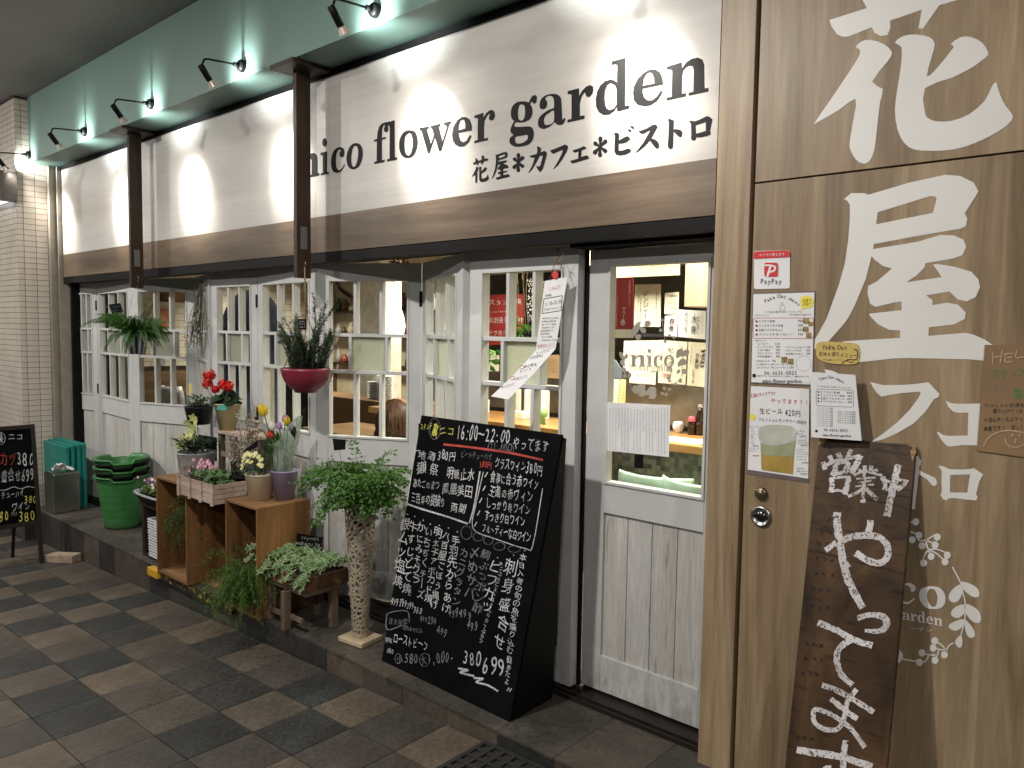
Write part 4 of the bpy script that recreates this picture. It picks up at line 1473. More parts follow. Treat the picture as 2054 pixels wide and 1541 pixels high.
slab(mb, quad_px(PF, [(597, 640), (615, 640), (614, 662), (597, 661)]), PF.n, 0.002)
pl_ = part(mb, 'plant_tag', M_BLACK, f)
mb = MB()
for i, yy in enumerate((645, 650, 656)):
    scribble(mb, PF, (599, yy), (613, yy + .5), 3.4, seed=30 + i, w=0.7)
mb.build('tag_writing', M_CHALK, pl_, local=mat_of(f))

# ================================================================== ON THE STEP
GC = 'orange-brown wooden crates stood on end on the step'


def make_crate(x0, x1, y0, y1, z0, z1, label, xback=True):
    root = empty('wooden_crate', ((x0 + x1) / 2, (y0 + y1) / 2, z0), label, 'crate', GC)
    t = 0.014

    def pt(nm, a, b, mat):
        m_ = MB()
        m_.box(a, b)
        return part(m_, nm, mat, root, bevel=0.0015)
    pt('side_panel', (x0, y0, z0), (x0 + t, y1, z1 - .0005), M_CRATE)
    pt('side_panel', (x1 - t, y0, z0), (x1, y1, z1 - .0005), M_CRATE)
    pt('top_panel', (x0 + t + .0005, y0 + .001, z1 - t), (x1 - t - .0005, y1, z1), M_CRATEX)
    pt('bottom_panel', (x0 + t + .0005, y0 + .001, z0 + .0005), (x1 - t - .0005, y1, z0 + t), M_CRATEX)
    zz = z0 + t
    while zz < z1 - t - 0.02:
        h = min(0.13, z1 - t - zz)
        pt('slat', (x0 + t + .0005, y1 - 0.010, zz + .001), (x1 - t - .0005, y1 - .001, zz + h - .002), M_CRATE)
        zz += h
    return root


c1 = make_crate(-4.655, -4.265, -0.372, -0.085, 0.004, 0.592, 'wooden crate on end holding dark trailing greenery, zinc bucket on top')
c2 = make_crate(-4.225, -3.850, -0.285, -0.02, 0.003, 0.545, 'empty dark wooden crate between the two others, whitewashed planter on top')
c3 = make_crate(-3.822, -3.497, -0.372, -0.060, 0.004, 0.585, 'wooden crate on end with a zinc pot inside and two flower pots on top')


def wiry(name, root, c, size, n, mat, droop=1.5, seed=1, twig=0.02):
    """asparagus-fern like haze of fine needles"""
    rnd = random.Random(seed)
    m_ = MB()
    for i in range(n):
        p = Vector(c)
        d = Vector((rnd.uniform(-1, 1), rnd.uniform(-1, 0.6), rnd.uniform(-0.1, 1.1))).normalized()
        L = size * rnd.uniform(0.5, 1.1)
        k = 16
        pts = []
        for j in range(k + 1):
            pts.append(p.copy())
            p = p + d * (L / k)
            d = (d + Vector((rnd.gauss(0, .07), rnd.gauss(0, .07), -droop / k))).normalized()
        m_.tube(pts[::4], 0.0009, 3, 0, False)
        for j in range(2, k + 1):
            for z in range(9):
                o_ = Vector((rnd.gauss(0, 1), rnd.gauss(0, 1), rnd.gauss(0, 1))).normalized()
                leaf(m_, pts[j] + o_ * 0.004, o_, Vector((0, 0, 1)), twig * rnd.uniform(.6, 1.2), 0.0028, 0, 0)
    o = part(m_, name, mat, root)
    return tag(o, kind='stuff')


M_WIRY = leafmat('wiry_green', (0.025, 0.07, 0.012), (0.08, 0.16, 0.03), 30)
M_ZINC = plain('zinc', (0.46, 0.48, 0.51), 0.45, 0.35, var=0.14, scale=12)
pc = Vector((-4.47, -0.17, 0.20))
pl1 = empty('trailing_plant', pc, 'dark wiry trailing plant growing inside the crate below the zinc bucket', 'plant')
wiry('foliage', pl1, pc + Vector((0, 0, .17)), 0.30, 90, M_WIRY, 2.2, 5, 0.02)
mb = MB()
pot(mb, (-4.47, -0.17, 0.145), 0.05, 0.065, 0.10)
mb.box((-4.53, -0.24, 0.0182), (-4.41, -0.10, 0.1445), 0)
part(mb, 'pot', M_BLACK, pl1)
pc = Vector((-3.66, -0.27, 0.02))
pl2 = empty('asparagus_fern', pc, 'bright fine asparagus fern spilling over the step from a zinc pot', 'plant')
mb = MB()
pot(mb, (-3.575, -0.27, 0.0185), 0.030, 0.043, 0.115)
part(mb, 'pot', M_ZINC, pl2)
M_WIRY2 = leafmat('wiry_bright_green', (0.03, 0.085, 0.012), (0.11, 0.21, 0.035), 30)
wiry('foliage', pl2, (-3.63, -0.36, 0.19), 0.31, 105, M_WIRY2, 2.2, 9, 0.021)
mb = MB()
for i in range(14):
    p = Vector((-3.62, -0.31, .16))
    d = (Vector((-0.8, -0.2, 1.1)) + rv(.35)).normalized()
    pts = [p.copy()]
    for j in range(12):
        p = p + d * 0.035
        d = (d + rv(.12) + Vector((0, 0, -.09))).normalized()
        pts.append(p.copy())
    mb.tube(pts, 0.0007, 3, 0, False)
part(mb, 'stems', M_STEM, pl2)

# worn black and yellow edge strip under the crates
m_, nt, b = new_mat('worn_hazard_paint')
v = mapping(nt, (1, 1, 1))
nt.links.new(ramp(nt, noise(nt, v, 42, 5, .7), [(.55, (0.012, 0.011, 0.010)), (.60, (0.42, 0.25, 0.02))]), b.inputs['Base Color'])
b.inputs['Roughness'].default_value = .6
HZ = empty('edge_strip', (-4.3, -.34, -.02), 'worn black and yellow strip along the step edge under the crates', 'edge strip')
mb = MB()
mb.box((-4.66, -.352, -.052), (-3.80, -.329, .0025))
part(mb, 'strip_body', m_, HZ, bevel=.003)
mb = MB()
mb.box((-4.80, -.372, -.048), (-4.661, -.329, .002))
part(mb, 'yellow_end', plain('yellow_paint', (0.62, 0.34, 0.02), 0.5, var=0.15, scale=30), HZ, bevel=.003)

# ---- zinc bucket with hellebore
zc = Vector((-4.565, -0.235, 0.594))
zc = Vector((-4.545, -0.17, 0.594))
f = empty('hellebore_bucket', zc, 'round zinc bucket of dark leaves and lime-yellow hellebore flowers', 'potted plant')
mb = MB()
mb.lathe([(0.001, 0), (0.092, 0.0), (0.096, 0.004), (0.112, 0.132), (0.116, 0.136), (0.112, 0.140), (0.107, 0.136), (0.105, 0.12), (0.001, 0.12)], zc, 40)
part(mb, 'bucket', M_ZINC, f)
mb = MB()
for i in range(170):
    an = random.uniform(0, 6.28)
    rr = random.uniform(0, .1)
    p = zc + Vector((math.cos(an) * rr, math.sin(an) * rr, .14 + random.uniform(0, .07)))
    leaf(mb, p, Vector((math.cos(an), math.sin(an), random.uniform(-.1, .6))), (0, 0, 1), random.uniform(.045, .08), .026, 0, .1)
tag(part(mb, 'leaves', M_DKLEAF, f), kind='stuff')


def flower5(mb, c, n, r, m, mc, petals=5, w=0.8):
    n = Vector(n).normalized()
    a = n.orthogonal().normalized()
    b = n.cross(a)
    ph = random.uniform(0, 6)
    for k in range(petals):
        an = ph + k * 6.283 / petals
        d = a * math.cos(an) + b * math.sin(an)
        leaf(mb, Vector(c), d + n * 0.25, n, r, r * w, m, 0.12)
    roundleaf(mb, Vector(c) + n * r * .08, n, r * 0.25, mc, 6, .3)


mb = MB()
sm = MB()
for (dx, dz) in [(-.105, .17), (-.09, .215), (-.06, .20), (-.115, .15), (-.04, .22), (-.02, .32), (.01, .35), (.035, .325), (.02, .29), (.05, .30), (.0, .27), (.045, .26), (-.075, .18), (.015, .245), (-.05, .24)]:
    c = zc + Vector((dx, random.uniform(-.06, -.01), dz))
    flower5(mb, c, Vector((0.4, -1, .1)) + rv(.3), random.uniform(.028, .036), 0, 1)
    sm.tube([zc + Vector((dx * .3, -.01, .13)), c + Vector((0, .01, -.01))], 0.0018, 5)
part(mb, 'flowers', [M_LIME, M_PALEY], f)
part(sm, 'stems', M_STEM, f)

# ---- whitewashed planter on the middle crate
PLN = empty('planter_box', (-4.02, -0.33, 0.5465), 'small whitewashed slatted planter box with pink flowers and ivy-like leaves', 'planter')
bx0, bx1, by0, by1, bz0, bz1 = -4.275, -3.865, -0.42, -0.22, 0.547, 0.655
for i in range(4):
    z = bz0 + i * 0.027
    mb = MB()
    mb.box((bx0, by0 + .008, z + .001), (bx1, by0 + .016, z + .0255))
    part(mb, 'slat', M_PALEW, PLN, bevel=.001)
    mb = MB()
    mb.box((bx1 - .008, by0 + .017, z + .001), (bx1, by1, z + .0255))
    part(mb, 'slat', M_PALEW, PLN, bevel=.001)
    mb = MB()
    mb.box((bx0, by0 + .017, z + .001), (bx0 + .008, by1, z + .0255))
    part(mb, 'slat', M_PALEW, PLN, bevel=.001)
for x in (bx0 - .002, bx0 + 0.125, bx0 + 0.255, bx1 - 0.028):
    mb = MB()
    mb.box((x, by0, bz0 - .006), (x + .028, by0 + .0075, bz1 + .004))
    part(mb, 'upright', M_PALEW, PLN, bevel=.001)
mb = MB()
mb.box((bx0 + .01, by0 + .02, bz0 + .004), (bx1 - .01, by1, bz1 - .02))
part(mb, 'soil', M_SOIL, PLN)
mb = MB()
for i in range(46):
    p = Vector((random.uniform(-4.10, -3.89), random.uniform(-.40, -.28), 0.655 + random.uniform(0, .05)))
    ivyleaf(mb, p, Vector((0.1, -.6, .9)) + rv(.3), Vector((0, -1, -.3)) + rv(.3), random.uniform(.022, .036))
part(mb, 'broad_leaves', [M_IVYG, leafmat('soft_green', (0.10, 0.18, 0.06), (0.18, 0.28, 0.10))], PLN)
mb = MB()
for i in range(34):
    p = Vector((random.uniform(-4.24, -4.05), random.uniform(-.38, -.28), 0.70 + random.uniform(-.02, .05)))
    flower5(mb, p, Vector((0.2, -.8, .5)) + rv(.3), random.uniform(.012, .02), 0, 1)
part(mb, 'pink_flowers', [M_PINK, M_WHITEF], PLN)
mb = MB()
for i in range(420):
    p = Vector((random.uniform(-4.26, -3.9), random.uniform(-.39, -.25), 0.645 + random.uniform(0, .05)))
    leaf(mb, p, Vector((0, 0, 1)) + rv(.5), (0, -1, 0), random.uniform(.015, .035), .009)
tag(part(mb, 'foliage', M_DKLEAF, PLN), kind='stuff')

# ---- pale heathers behind (spikes with tiny buff bells)
HTH = empty('heather_pot', (-4.06, -0.11, 0.5465), 'heather with many upright spikes of tiny pinkish-buff bells', 'plant')
mb = MB()
pot(mb, (-4.03, -0.12, 0.547), .06, .075, .10)
pot(mb, (-4.17, -0.10, 0.547), .05, .065, .09)
part(mb, 'pots', M_BLACK, HTH)
mb = MB()
sm = MB()
lf = MB()
for i in range(38):
    bxp = random.choice((-4.20, -4.13, -4.03, -4.0, -3.97))
    p = Vector((bxp + random.gauss(0, .022), -0.12 + random.gauss(0, .03), .66))
    d = (Vector((0, -.05, 1)) + rv(.10)).normalized()
    L = random.uniform(0.12, 0.22) if bxp < -4.1 else random.uniform(0.18, 0.40)
    pts = [p + d * L * t for t in (0, .5, 1)]
    sm.tube(pts, 0.0015, 4)
    k = int(L / .006)
    for j in range(int(k * .3), k):
        for z in range(1):
            q = p + d * (j * .006) + rv(.006)
            roundleaf(mb, q, rv(), random.uniform(.004, .0065), 0, 5)
    for j in range(int(k * .6)):
        leaf(lf, p + d * (j * .006), rv(), d, .014, .003, 0, 0)
tag(part(mb, 'blossom', M_BUFF, HTH), kind='stuff')
tag(part(lf, 'foliage', M_WIRY, HTH), kind='stuff')
part(sm, 'stems', M_STEM, HTH)
# ---- small stand with geraniums
ST = empty('plant_stand', (-4.25, 0.0, 0), 'slender weathered wooden stand carrying the red geranium pots', 'stand')
sx0, sx1, sy0, sy1, sz = -4.50, -4.06, -0.05, 0.06, 0.862
for (a, b) in ((sx0, sy0), (sx1 - .03, sy0), (sx0, sy1 - .03), (sx1 - .03, sy1 - .03)):
    mb = MB()
    mb.box((a, b, 0.002), (a + .03, b + .03, sz - .021))
    part(mb, 'leg', M_GREYW, ST, bevel=.001)
for i, y in enumerate((sy0 - .012, sy0 + .028, sy0 + .068, sy0 + .108)):
    mb = MB()
    mb.box((sx0 - .01, y, sz - .02), (sx1 + .01, y + .034, sz))
    part(mb, 'top_slat', M_PALEW, ST, bevel=.001)
mb = MB()
mb.box((sx0 + .031, sy0, 0.70), (sx1 - .031, sy0 + .012, 0.73))
part(mb, 'rail', M_PALEW, ST)
# black sign card hung on the stand
PK = PY(-0.056)
mb = MB()
slab(mb, quad_px(PK, [(398, 872), (434, 878), (434, 925), (400, 918)]), PK.n, .004)
card = mb.build('price_card', M_BLACK)
tag(card, 'black price card with pale writing on the plant stand', 'card', kind='thing')
mb = MB()
write(mb, PK, (404, 889), (431, 894), 'お花', 12, jit=.1)
scribble(mb, PK, (405, 903), (430, 908), 7, seed=8)
mb.build('chalk_writing', M_CHALKDIM, card)


def geranium(c, r, label, potmat, h, heads, tagl=False, potr=None):
    c = Vector(c)
    f = empty('geranium_pot', c, label, 'potted plant')
    m_ = MB()
    r0, r1 = potr
    pot(m_, c, r0, r1, h, lip=.004)
    part(m_, 'pot', potmat, f)
    m_ = MB()
    for i in range(90):
        an = random.uniform(0, 6.28)
        rr = random.uniform(0, r)
        p = c + Vector((math.cos(an) * rr, math.sin(an) * rr * .7, h + random.uniform(-.01, .09) * (1.2 - rr / r)))
        roundleaf(m_, p, Vector((math.cos(an) * .5, math.sin(an) * .5 - .5, 1)) + rv(.25), random.uniform(.02, .034), 0, 9, .18, .06)
    part(m_, 'leaves', M_DKLEAF, f)
    m_ = MB()
    for (dx, dy, dz, rad) in heads:
        m_.tube([c + Vector((dx * .3, dy * .3, h)), c + Vector((dx * .9, dy, h + dz * .5)), c + Vector((dx, dy, h + dz - rad * .4))], .002, 5)
    part(m_, 'stems', M_STEM, f)
    for (dx, dy, dz, rad) in heads:
        m_ = MB()
        q = c + Vector((dx, dy, h + dz))
        m_.lathe([(rad * .6 * math.sin(a_ * .5236) + .0003, -rad * .6 * math.cos(a_ * .5236)) for a_ in range(7)], q, 12)
        for i in range(46):
            o_ = rv().normalized()
            flower5(m_, q + o_ * rad * .85, (o_ + rv(.3)), .0125, 0, 0, 5, .9)
        part(m_, 'flower_head', M_RED, f)
    return f


M_CREAMP = plain('cream_enamel', (0.55, 0.48, 0.25), 0.4, var=0.06)
gp = PY(-0.03).hit(452, 858)
gr = geranium((gp.x, -0.015, 0.8625), .105, 'cream pot of red geraniums with a turquoise tag on the plant stand', M_CREAMP, .165,
              [(-.125, -.05, .17, .040), (-.13, -.06, .115, .034), (.045, -.05, .12, .030), (.105, -.05, .115, .032), (-.03, -.06, .085, .022)], potr=(.048, .077))
PG = Plane((gr.location.x, gr.location.y - .09, .95), (.5, -.85, 0))
mb = MB()
for i, yy in enumerate((840, 845, 849, 853)):
    scribble(mb, PG, (424, yy), (441, yy + 1.5), 2.4, seed=50 + i, w=.6)
part(mb, 'pot_print', M_INK, gr)
mb = MB()
slab(mb, quad_px(PG, [(434, 822), (438, 811), (455, 810), (456, 820), (452, 824)]), PG.n, .001)
part(mb, 'turquoise_tag', plain('turquoise_plastic', (0.12, 0.50, 0.45), 0.3), gr)
M_NAVY = plain('navy_enamel', (0.008, 0.010, 0.018), 0.35)
np_ = PY(-0.02).hit(395, 856)
nv = empty('navy_pot', (np_.x, -.005, .8625), 'dark navy pot of trailing green plants beside the geraniums', 'potted plant')
c = Vector(nv.location)
mb = MB()
pot(mb, c, .068, .088, .115, lip=.004)
part(mb, 'pot', M_NAVY, nv)
mb = MB()
for i in range(240):
    an = random.uniform(0, 6.28)
    rr = random.uniform(0, .10)
    leaf(mb, c + Vector((math.cos(an) * rr, math.sin(an) * rr * .8, .115 + random.uniform(-.01, .06))), Vector((math.cos(an), math.sin(an), random.uniform(-.3, .8))), (0, 0, 1), random.uniform(.02, .045), .016)
tag(part(mb, 'foliage', leafmat('mid_green', (0.03, 0.06, 0.02), (0.08, 0.13, 0.05)), nv), kind='stuff')
mb = MB()
for i in range(7):
    flower5(mb, c + Vector((random.uniform(-.0, .03), -.06, .115 + random.uniform(.08, .16))), (0.3, -1, .3), .014, 0, 0)
tag(part(mb, 'flowers', M_YEL, nv), kind='stuff')

# ---- pots on the third crate
cp = PZ(0.586).hit(508, 1003)
cc = Vector((-3.70, -0.235, 0.5865))
f = empty('daisy_pot', cc, 'cream metal pot of pale yellow daisies on the crate edge', 'potted plant')
mb = MB()
pot(mb, cc, .062, .078, .135, lip=.003)
part(mb, 'pot', plain('cream_tin', (0.76, 0.66, 0.50), 0.4, var=.07), f)
mb = MB()
for i in range(1300):
    an = random.uniform(0, 6.28)
    rr = random.uniform(0, .098) 
    zz = random.uniform(0, .115) * (1.15 - (rr / .11) ** 2)
    leaf(mb, cc + Vector((math.cos(an) * rr, math.sin(an) * rr, .13 + zz)), rv(), (0, 0, 1), random.uniform(.014, .028), .0045, 0, 0)
tag(part(mb, 'foliage', leafmat('daisy_green', (0.018, 0.045, 0.018), (0.055, 0.10, 0.04)), f), kind='stuff')
mb = MB()
for (dx, dz) in [(-.10, .17), (-.085, .195), (-.07, .215), (-.03, .235), (-.01, .245), (.02, .24), (.045, .235), (.07, .235), (.085, .22), (.02, .20), (.075, .195), (.09, .19), (-.115, .15), (.05, .25), (-.05, .23), (.0, .205)]:
    flower5(mb, cc + Vector((dx, -.07 + abs(dx) * .3, dz)), Vector((.4, -.9, .8)) + rv(.2), .0185, 0, 1, 9, .42)
tag(part(mb, 'flowers', [M_PALEY, M_YEL], f), kind='stuff')
mb = MB()
PD = PY(-0.20)
slab(mb, quad_px(PD, [(488, 905), (516, 883), (517, 895), (492, 912)]), PD.n, .002)
part(mb, 'plant_tag', M_BLACK, f)

cc = Vector((-3.60, -0.15, 0.5865))
f = empty('tulip_pot', cc, 'lilac pot of wrapped tulips in yellow, white, red and purple', 'potted plant')
mb = MB()
pot(mb, cc, .050, .072, .155, lip=.003)
part(mb, 'pot', plain('lilac_enamel', (0.33, 0.28, 0.42), 0.4, var=.06), f)


def tulip(root, base, tip, mat, s=1.0, nm='tulip_flower'):
    base, tip = Vector(base), Vector(tip)
    m_ = MB()
    m_.tube([base, (base + tip) / 2 + rv(.005), tip], .0035, 6)
    part(m_, 'stem', M_MAID, root)
    m_ = MB()
    d = (tip - base).normalized()
    q = d.to_track_quat('Z', 'Y').to_matrix().to_4x4()
    T_ = Matrix.Translation(tip) @ q
    for k in range(6):
        an = k * 1.047 + (0.2 if k % 2 else 0)
        rr = .021 * s if k % 2 else .018 * s
        i0 = len(m_.v)
        W_ = 0.62
        for (z, r_, w_) in ((0, .2, .3), (.012 * s, .85, .95), (.028 * s, 1.0, 1.0), (.044 * s, .82, .75), (.057 * s, .45, .12)):
            for sg in (-1, 0, 1):
                a2 = an + sg * W_ * w_
                m_.v.append(T_ @ Vector((math.cos(a2) * rr * r_, math.sin(a2) * rr * r_, z)))
        for r_ in range(4):
            for s_ in range(2):
                a_ = i0 + r_ * 3 + s_
                m_.face((a_, a_ + 1, a_ + 4, a_ + 3), 0, True)
    part(m_, nm, mat, root)


tulip(f, cc + Vector((0, -.02, .15)), cc + Vector((-.075, -.07, .44)), M_YEL, 1.25)
tulip(f, cc + Vector((0.01, -.02, .15)), cc + Vector((0.005, -.07, .37)), M_WHITEF, 1.0)
tulip(f, cc + Vector((0.02, -.02, .15)), cc + Vector((0.0, -.075, .33)), leafmat('red_petal', (0.6, 0.03, 0.02), (0.7, 0.08, 0.05)), .8)
tulip(f, cc + Vector((0.02, -.01, .15)), cc + Vector((0.02, -.04, .375)), M_LILAC, .8)
tulip(f, cc + Vector((0.02, -.01, .15)), cc + Vector((0.055, -.03, .415)), M_LILAC, .8)
tulip(f, cc + Vector((0.02, .0, .15)), cc + Vector((0.075, -.03, .405)), M_YEL, .85)
mb = MB()
for i in range(11):
    b = cc + Vector((random.uniform(-.035, .03), random.uniform(-.07, .0), .2))
    d = Vector((random.uniform(-.5, .32), random.uniform(-.35, -.05), 1))
    leaf(mb, b, d, (0.3, -1, 0), random.uniform(.16, .22), .042, 0, .06)
part(mb, 'leaves', leafmat('tulip_green', (0.015, 0.055, 0.015), (0.045, 0.12, 0.03)), f)
m_, nt, b = new_mat('cellophane')
out = nt.nodes['Material Output']
tr = nt.nodes.new('ShaderNodeBsdfTransparent')
tr.inputs[0].default_value = (.85, .9, .86, 1)
b.inputs['Base Color'].default_value = (0.5, 0.58, 0.5, 1)
b.inputs['Roughness'].default_value = 0.15
v = mapping(nt, (30, 30, 6))
mx = nt.nodes.new('ShaderNodeMixShader')
nt.links.new(ramp(nt, noise(nt, v, 1.0, 4, .7, 1.5), [(0.38, (.15,) * 3), (0.62, (.62,) * 3)]), mx.inputs[0])
nt.links.new(tr.outputs[0], mx.inputs[1])
nt.links.new(b.outputs[0], mx.inputs[2])
nt.links.new(mx.outputs[0], out.inputs[0])
M_CELLO = m_
mb = MB()
seg = 34
rings = []
for j, (r_, z, ox) in enumerate(((.048, .147, 0), (.052, .22, .004), (.068, .29, .012), (.088, .35, .02))):
    for k in range(seg):
        an = 2 * math.pi * k / seg
        rr = r_ * (1 + .07 * math.sin(an * 5 + j) + random.uniform(-.03, .03))
        zz = z
        if j == 3:
            zz += .10 * max(0, math.cos(an - 0.55)) - .05 * max(0, math.cos(an - 4.4))
        mb.v.append(cc + Vector((ox + rr * math.cos(an), -.01 + rr * math.sin(an), zz)))
for j in range(3):
    for k in range(seg):
        k2 = (k + 1) % seg
        mb.face((j * seg + k, j * seg + k2, (j + 1) * seg + k2, (j + 1) * seg + k), 0, True)
part(mb, 'cellophane_sleeve', M_CELLO, f, solid=.0006)
mb = MB()
PT = Plane(cc + Vector((.03, -.12, .4)), (.9, -.6, .1))
slab(mb, quad_px(PT, [(580, 841), (594, 860), (592, 880), (577, 862)]), PT.n, .002)
tg = part(mb, 'plant_tag', M_BLACK, f)
mb = MB()
scribble(mb, PT, (582, 852), (590, 866), 4, seed=77, w=.8)
mb.build('tag_writing', M_CHALKDIM, tg, local=mat_of(f))

# ---- brass garden tap on a curved pipe (behind the pots)
q0 = PY(-0.02).hit(538, 985)
q1 = PY(-0.02).hit(538, 905)
tx, tz = q0.x, q1.z
TP = empty('garden_tap', (tx, -.02, 0), 'cream garden tap on a thin curved standpipe beside the tulips', 'tap')
mb = MB()
t1 = PY(-0.03).hit(538, 880)
t2 = PY(-0.05).hit(530, 865)
t3 = PY(-0.07).hit(520, 862)
t4 = PY(-0.07).hit(516, 863)
mb.tube([(tx, -.02, 0.002), (tx, -.02, .3), (tx, -.02, q1.z), t1, t2, t3, t4], .0068, 8)
part(mb, 'standpipe', plain('aged_brass', (0.23, 0.19, 0.12), 0.4, .6), TP)
mb = MB()
M_TAP = plain('cream_tap_metal', (0.55, 0.47, 0.36), 0.35, .3)
mb.tube([t4 + Vector((.02, 0, 0)), t4, t4 + Vector((-.03, -.01, -.004)), t4 + Vector((-.045, -.015, -.018)), t4 + Vector((-.05, -.017, -.045))], [.013, .017, .016, .014, .012], 12)
mb.tube([t4 + Vector((-.012, 0, .01)), t4 + Vector((-.012, 0, .042))], [.013, .008], 12)
part(mb, 'tap_body', M_TAP, TP)
mb = MB()
mb.lathe([(0.001, .0), (.034, .002), (.036, .008), (.03, .012), (.001, .012)], t4 + Vector((-.012, 0, .042)), 10)
part(mb, 'tap_wheel', M_TAP, TP)
mb = MB()
mb.tube([t4 + Vector((-.012, 0, .054)), t4 + Vector((-.012, 0, .076))], .006, 8)
part(mb, 'tap_button', M_BLACK, TP)

# ---- viola tray on a dark bench, left of the first crate
VT = empty('viola_tray', (-4.95, -.22, .40), 'white basket tray of pink and purple violas on a dark bench beside the crate', 'planter')
VC = Vector((-4.93, -.20, .36))
mb = MB()
prof = []
n = 36
for (sx, sy, z) in ((.20, .10, 0), (.235, .125, .05), (.245, .132, .052), (.245, .132, .062), (.225, .115, .062), (.2, .1, .05)):
    for k in range(n):
        an = 2 * math.pi * k / n
        c_, s_ = math.cos(an), math.sin(an)
        ex = lambda v_: math.copysign(abs(v_) ** .55, v_)
        mb.v.append(VC + Vector((sx * ex(c_), sy * ex(s_), z)))
for j in range(5):
    for k in range(n):
        k2 = (k + 1) % n
        mb.face((j * n + k, j * n + k2, (j + 1) * n + k2, (j + 1) * n + k), 0 if j == 0 else 1, True)
mb.face(list(range(n))[::-1], 0)
part(mb, 'tray', [M_BLACK, plain('grey_plastic', (0.30, 0.31, 0.33), .5)], VT)
mb = MB()
for i in range(420):
    p = VC + Vector((random.uniform(-.19, .19), random.uniform(-.09, .09), .05 + random.uniform(0, .05)))
    roundleaf(mb, p, Vector((0, -.4, 1)) + rv(.4), random.uniform(.008, .016), 0, 6)
tag(part(mb, 'foliage', leafmat('viola_green', (0.05, 0.10, 0.025), (0.13, 0.20, 0.06)), VT), kind='stuff')
mb = MB()
for i in range(40):
    p = VC + Vector((random.uniform(-.17, .17), random.uniform(-.10, .05), .10 + random.uniform(0, .06)))
    flower5(mb, p, Vector((0.3, -1, .3)) + rv(.2), random.uniform(.011, .018), random.choice((0, 0, 0, 1, 2)), 2)
tag(part(mb, 'flowers', [M_PINK, M_VIOL, M_WHITEF], VT), kind='stuff')
BN = empty('low_bench', (-4.93, -.18, 0), 'dark low wooden bench under the viola tray', 'bench')
for nm, a, b in (('bench_top', (-5.10, -.29, .335), (-4.72, -.06, .358)), ('leg', (-5.08, -.28, .002), (-5.05, -.07, .334)), ('leg', (-4.77, -.28, .002), (-4.74, -.07, .334)), ('foot_board', (-5.049, -.28, .002), (-4.771, -.07, .02))):
    mb = MB()
    mb.box(a, b)
    part(mb, nm, M_DKWOOD, BN, bevel=.001)
# stack of small white nursery baskets on the bench's foot board
WB = empty('basket_stack', (-4.86, -.23, .0205), 'stack of white slatted plastic baskets under the viola tray', 'baskets')
M_WPL = plain('white_plastic', (0.66, 0.68, 0.71), .4, var=.04)
for i in range(7):
    mb = MB()
    z = .021 + i * .036
    k = 1 + i * .03
    w_, d_ = .105 * (0.86 + i * .025), .075
    for s in range(2):
        zz = z + s * .017
        mb.box((-4.87 - w_, -.215 - d_, zz), (-4.87 + w_, -.215 - d_ + .006, zz + .010))
        mb.box((-4.87 - w_, -.215 - d_ + .0065, zz), (-4.87 - w_ + .006, -.215 + d_, zz + .010))
        mb.box((-4.87 + w_ - .006, -.215 - d_ + .0065, zz), (-4.87 + w_, -.215 + d_, zz + .010))
    for q in (-1, -.33, .33, 1):
        mb.box((-4.87 + q * (w_ - .008) - .004, -.215 - d_ + .0065, z + .0105), (-4.87 + q * (w_ - .008) + .004, -.215 - d_ + .010, z + .0165))
    part(mb, 'basket', M_WPL, WB)

# ---- nested green buckets
GB = 'nested green and black garden tubs'
bc = Vector((-5.93, -0.065, 0.001))


def tub(z, mat, label, r0=.124, r1=.172, h=.385):
    root = empty('garden_tub', bc + Vector((0, 0, z)), label, 'tub', GB)
    m_ = MB()
    seg = 56
    prof = []
    N = 22
    for j in range(N + 1):
        t_ = j / N
        r_ = r0 + (r1 - r0) * t_
        if j % 3 == 0:
            r_ += .0022
        prof.append((r_, h * t_))
    prof[0] = (r0 - .004, 0)
    prof = [(0.001, 0)] + prof
    prof2 = prof + [(r1 + .018, h + .002), (r1 + .019, h - .004), (r1 + .021, h - .003), (r1 + .020, h + .006), (r1 - .006, h + .005), (r1 - .01, h - .03), (r0 - .004, .01), (.001, .01)]
    i0 = len(m_.v)
    c_ = bc + Vector((0, 0, z))
    for (r_, zz) in prof2:
        for k in range(seg):
            an = 2 * math.pi * k / seg
            dz = 0.0
            if zz > h - .012:
                hd = abs(math.sin((an - .30)))
                dz = .028 * (1 if abs(math.cos(an - .95)) > .90 else 0)
                dz = -.0 + (-.026 if abs(math.cos(an + 0.35)) > .93 else .0)
            m_.v.append(c_ + Vector((r_ * math.cos(an), r_ * math.sin(an), zz + dz)))
    for i in range(len(prof2) - 1):
        for k in range(seg):
            k2 = (k + 1) % seg
            m_.face((i0 + i * seg + k, i0 + i * seg + k2, i0 + (i + 1) * seg + k2, i0 + (i + 1) * seg + k), 0, True)
    part(m_, 'tub_body', mat, root)
    return root


M_GREEN = plain('green_plastic', (0.04, 0.19, 0.05), .42, var=.08, scale=7, grime=(.05, .13, .05))
foot_dirt(M_GREEN, (.06, .07, .035), .08)
tub(0, M_GREEN, 'bright green garden tub at the bottom of the nest')
tub(.034, M_BLACK, 'black tub nested directly in the bottom green tub')
tub(.068, M_GREEN, 'green tub in the middle of the nest between two black ones')
tub(.098, M_BLACK, 'black tub nested just below the topmost green one')
tub(.130, M_GREEN, 'topmost green garden tub of the nest')

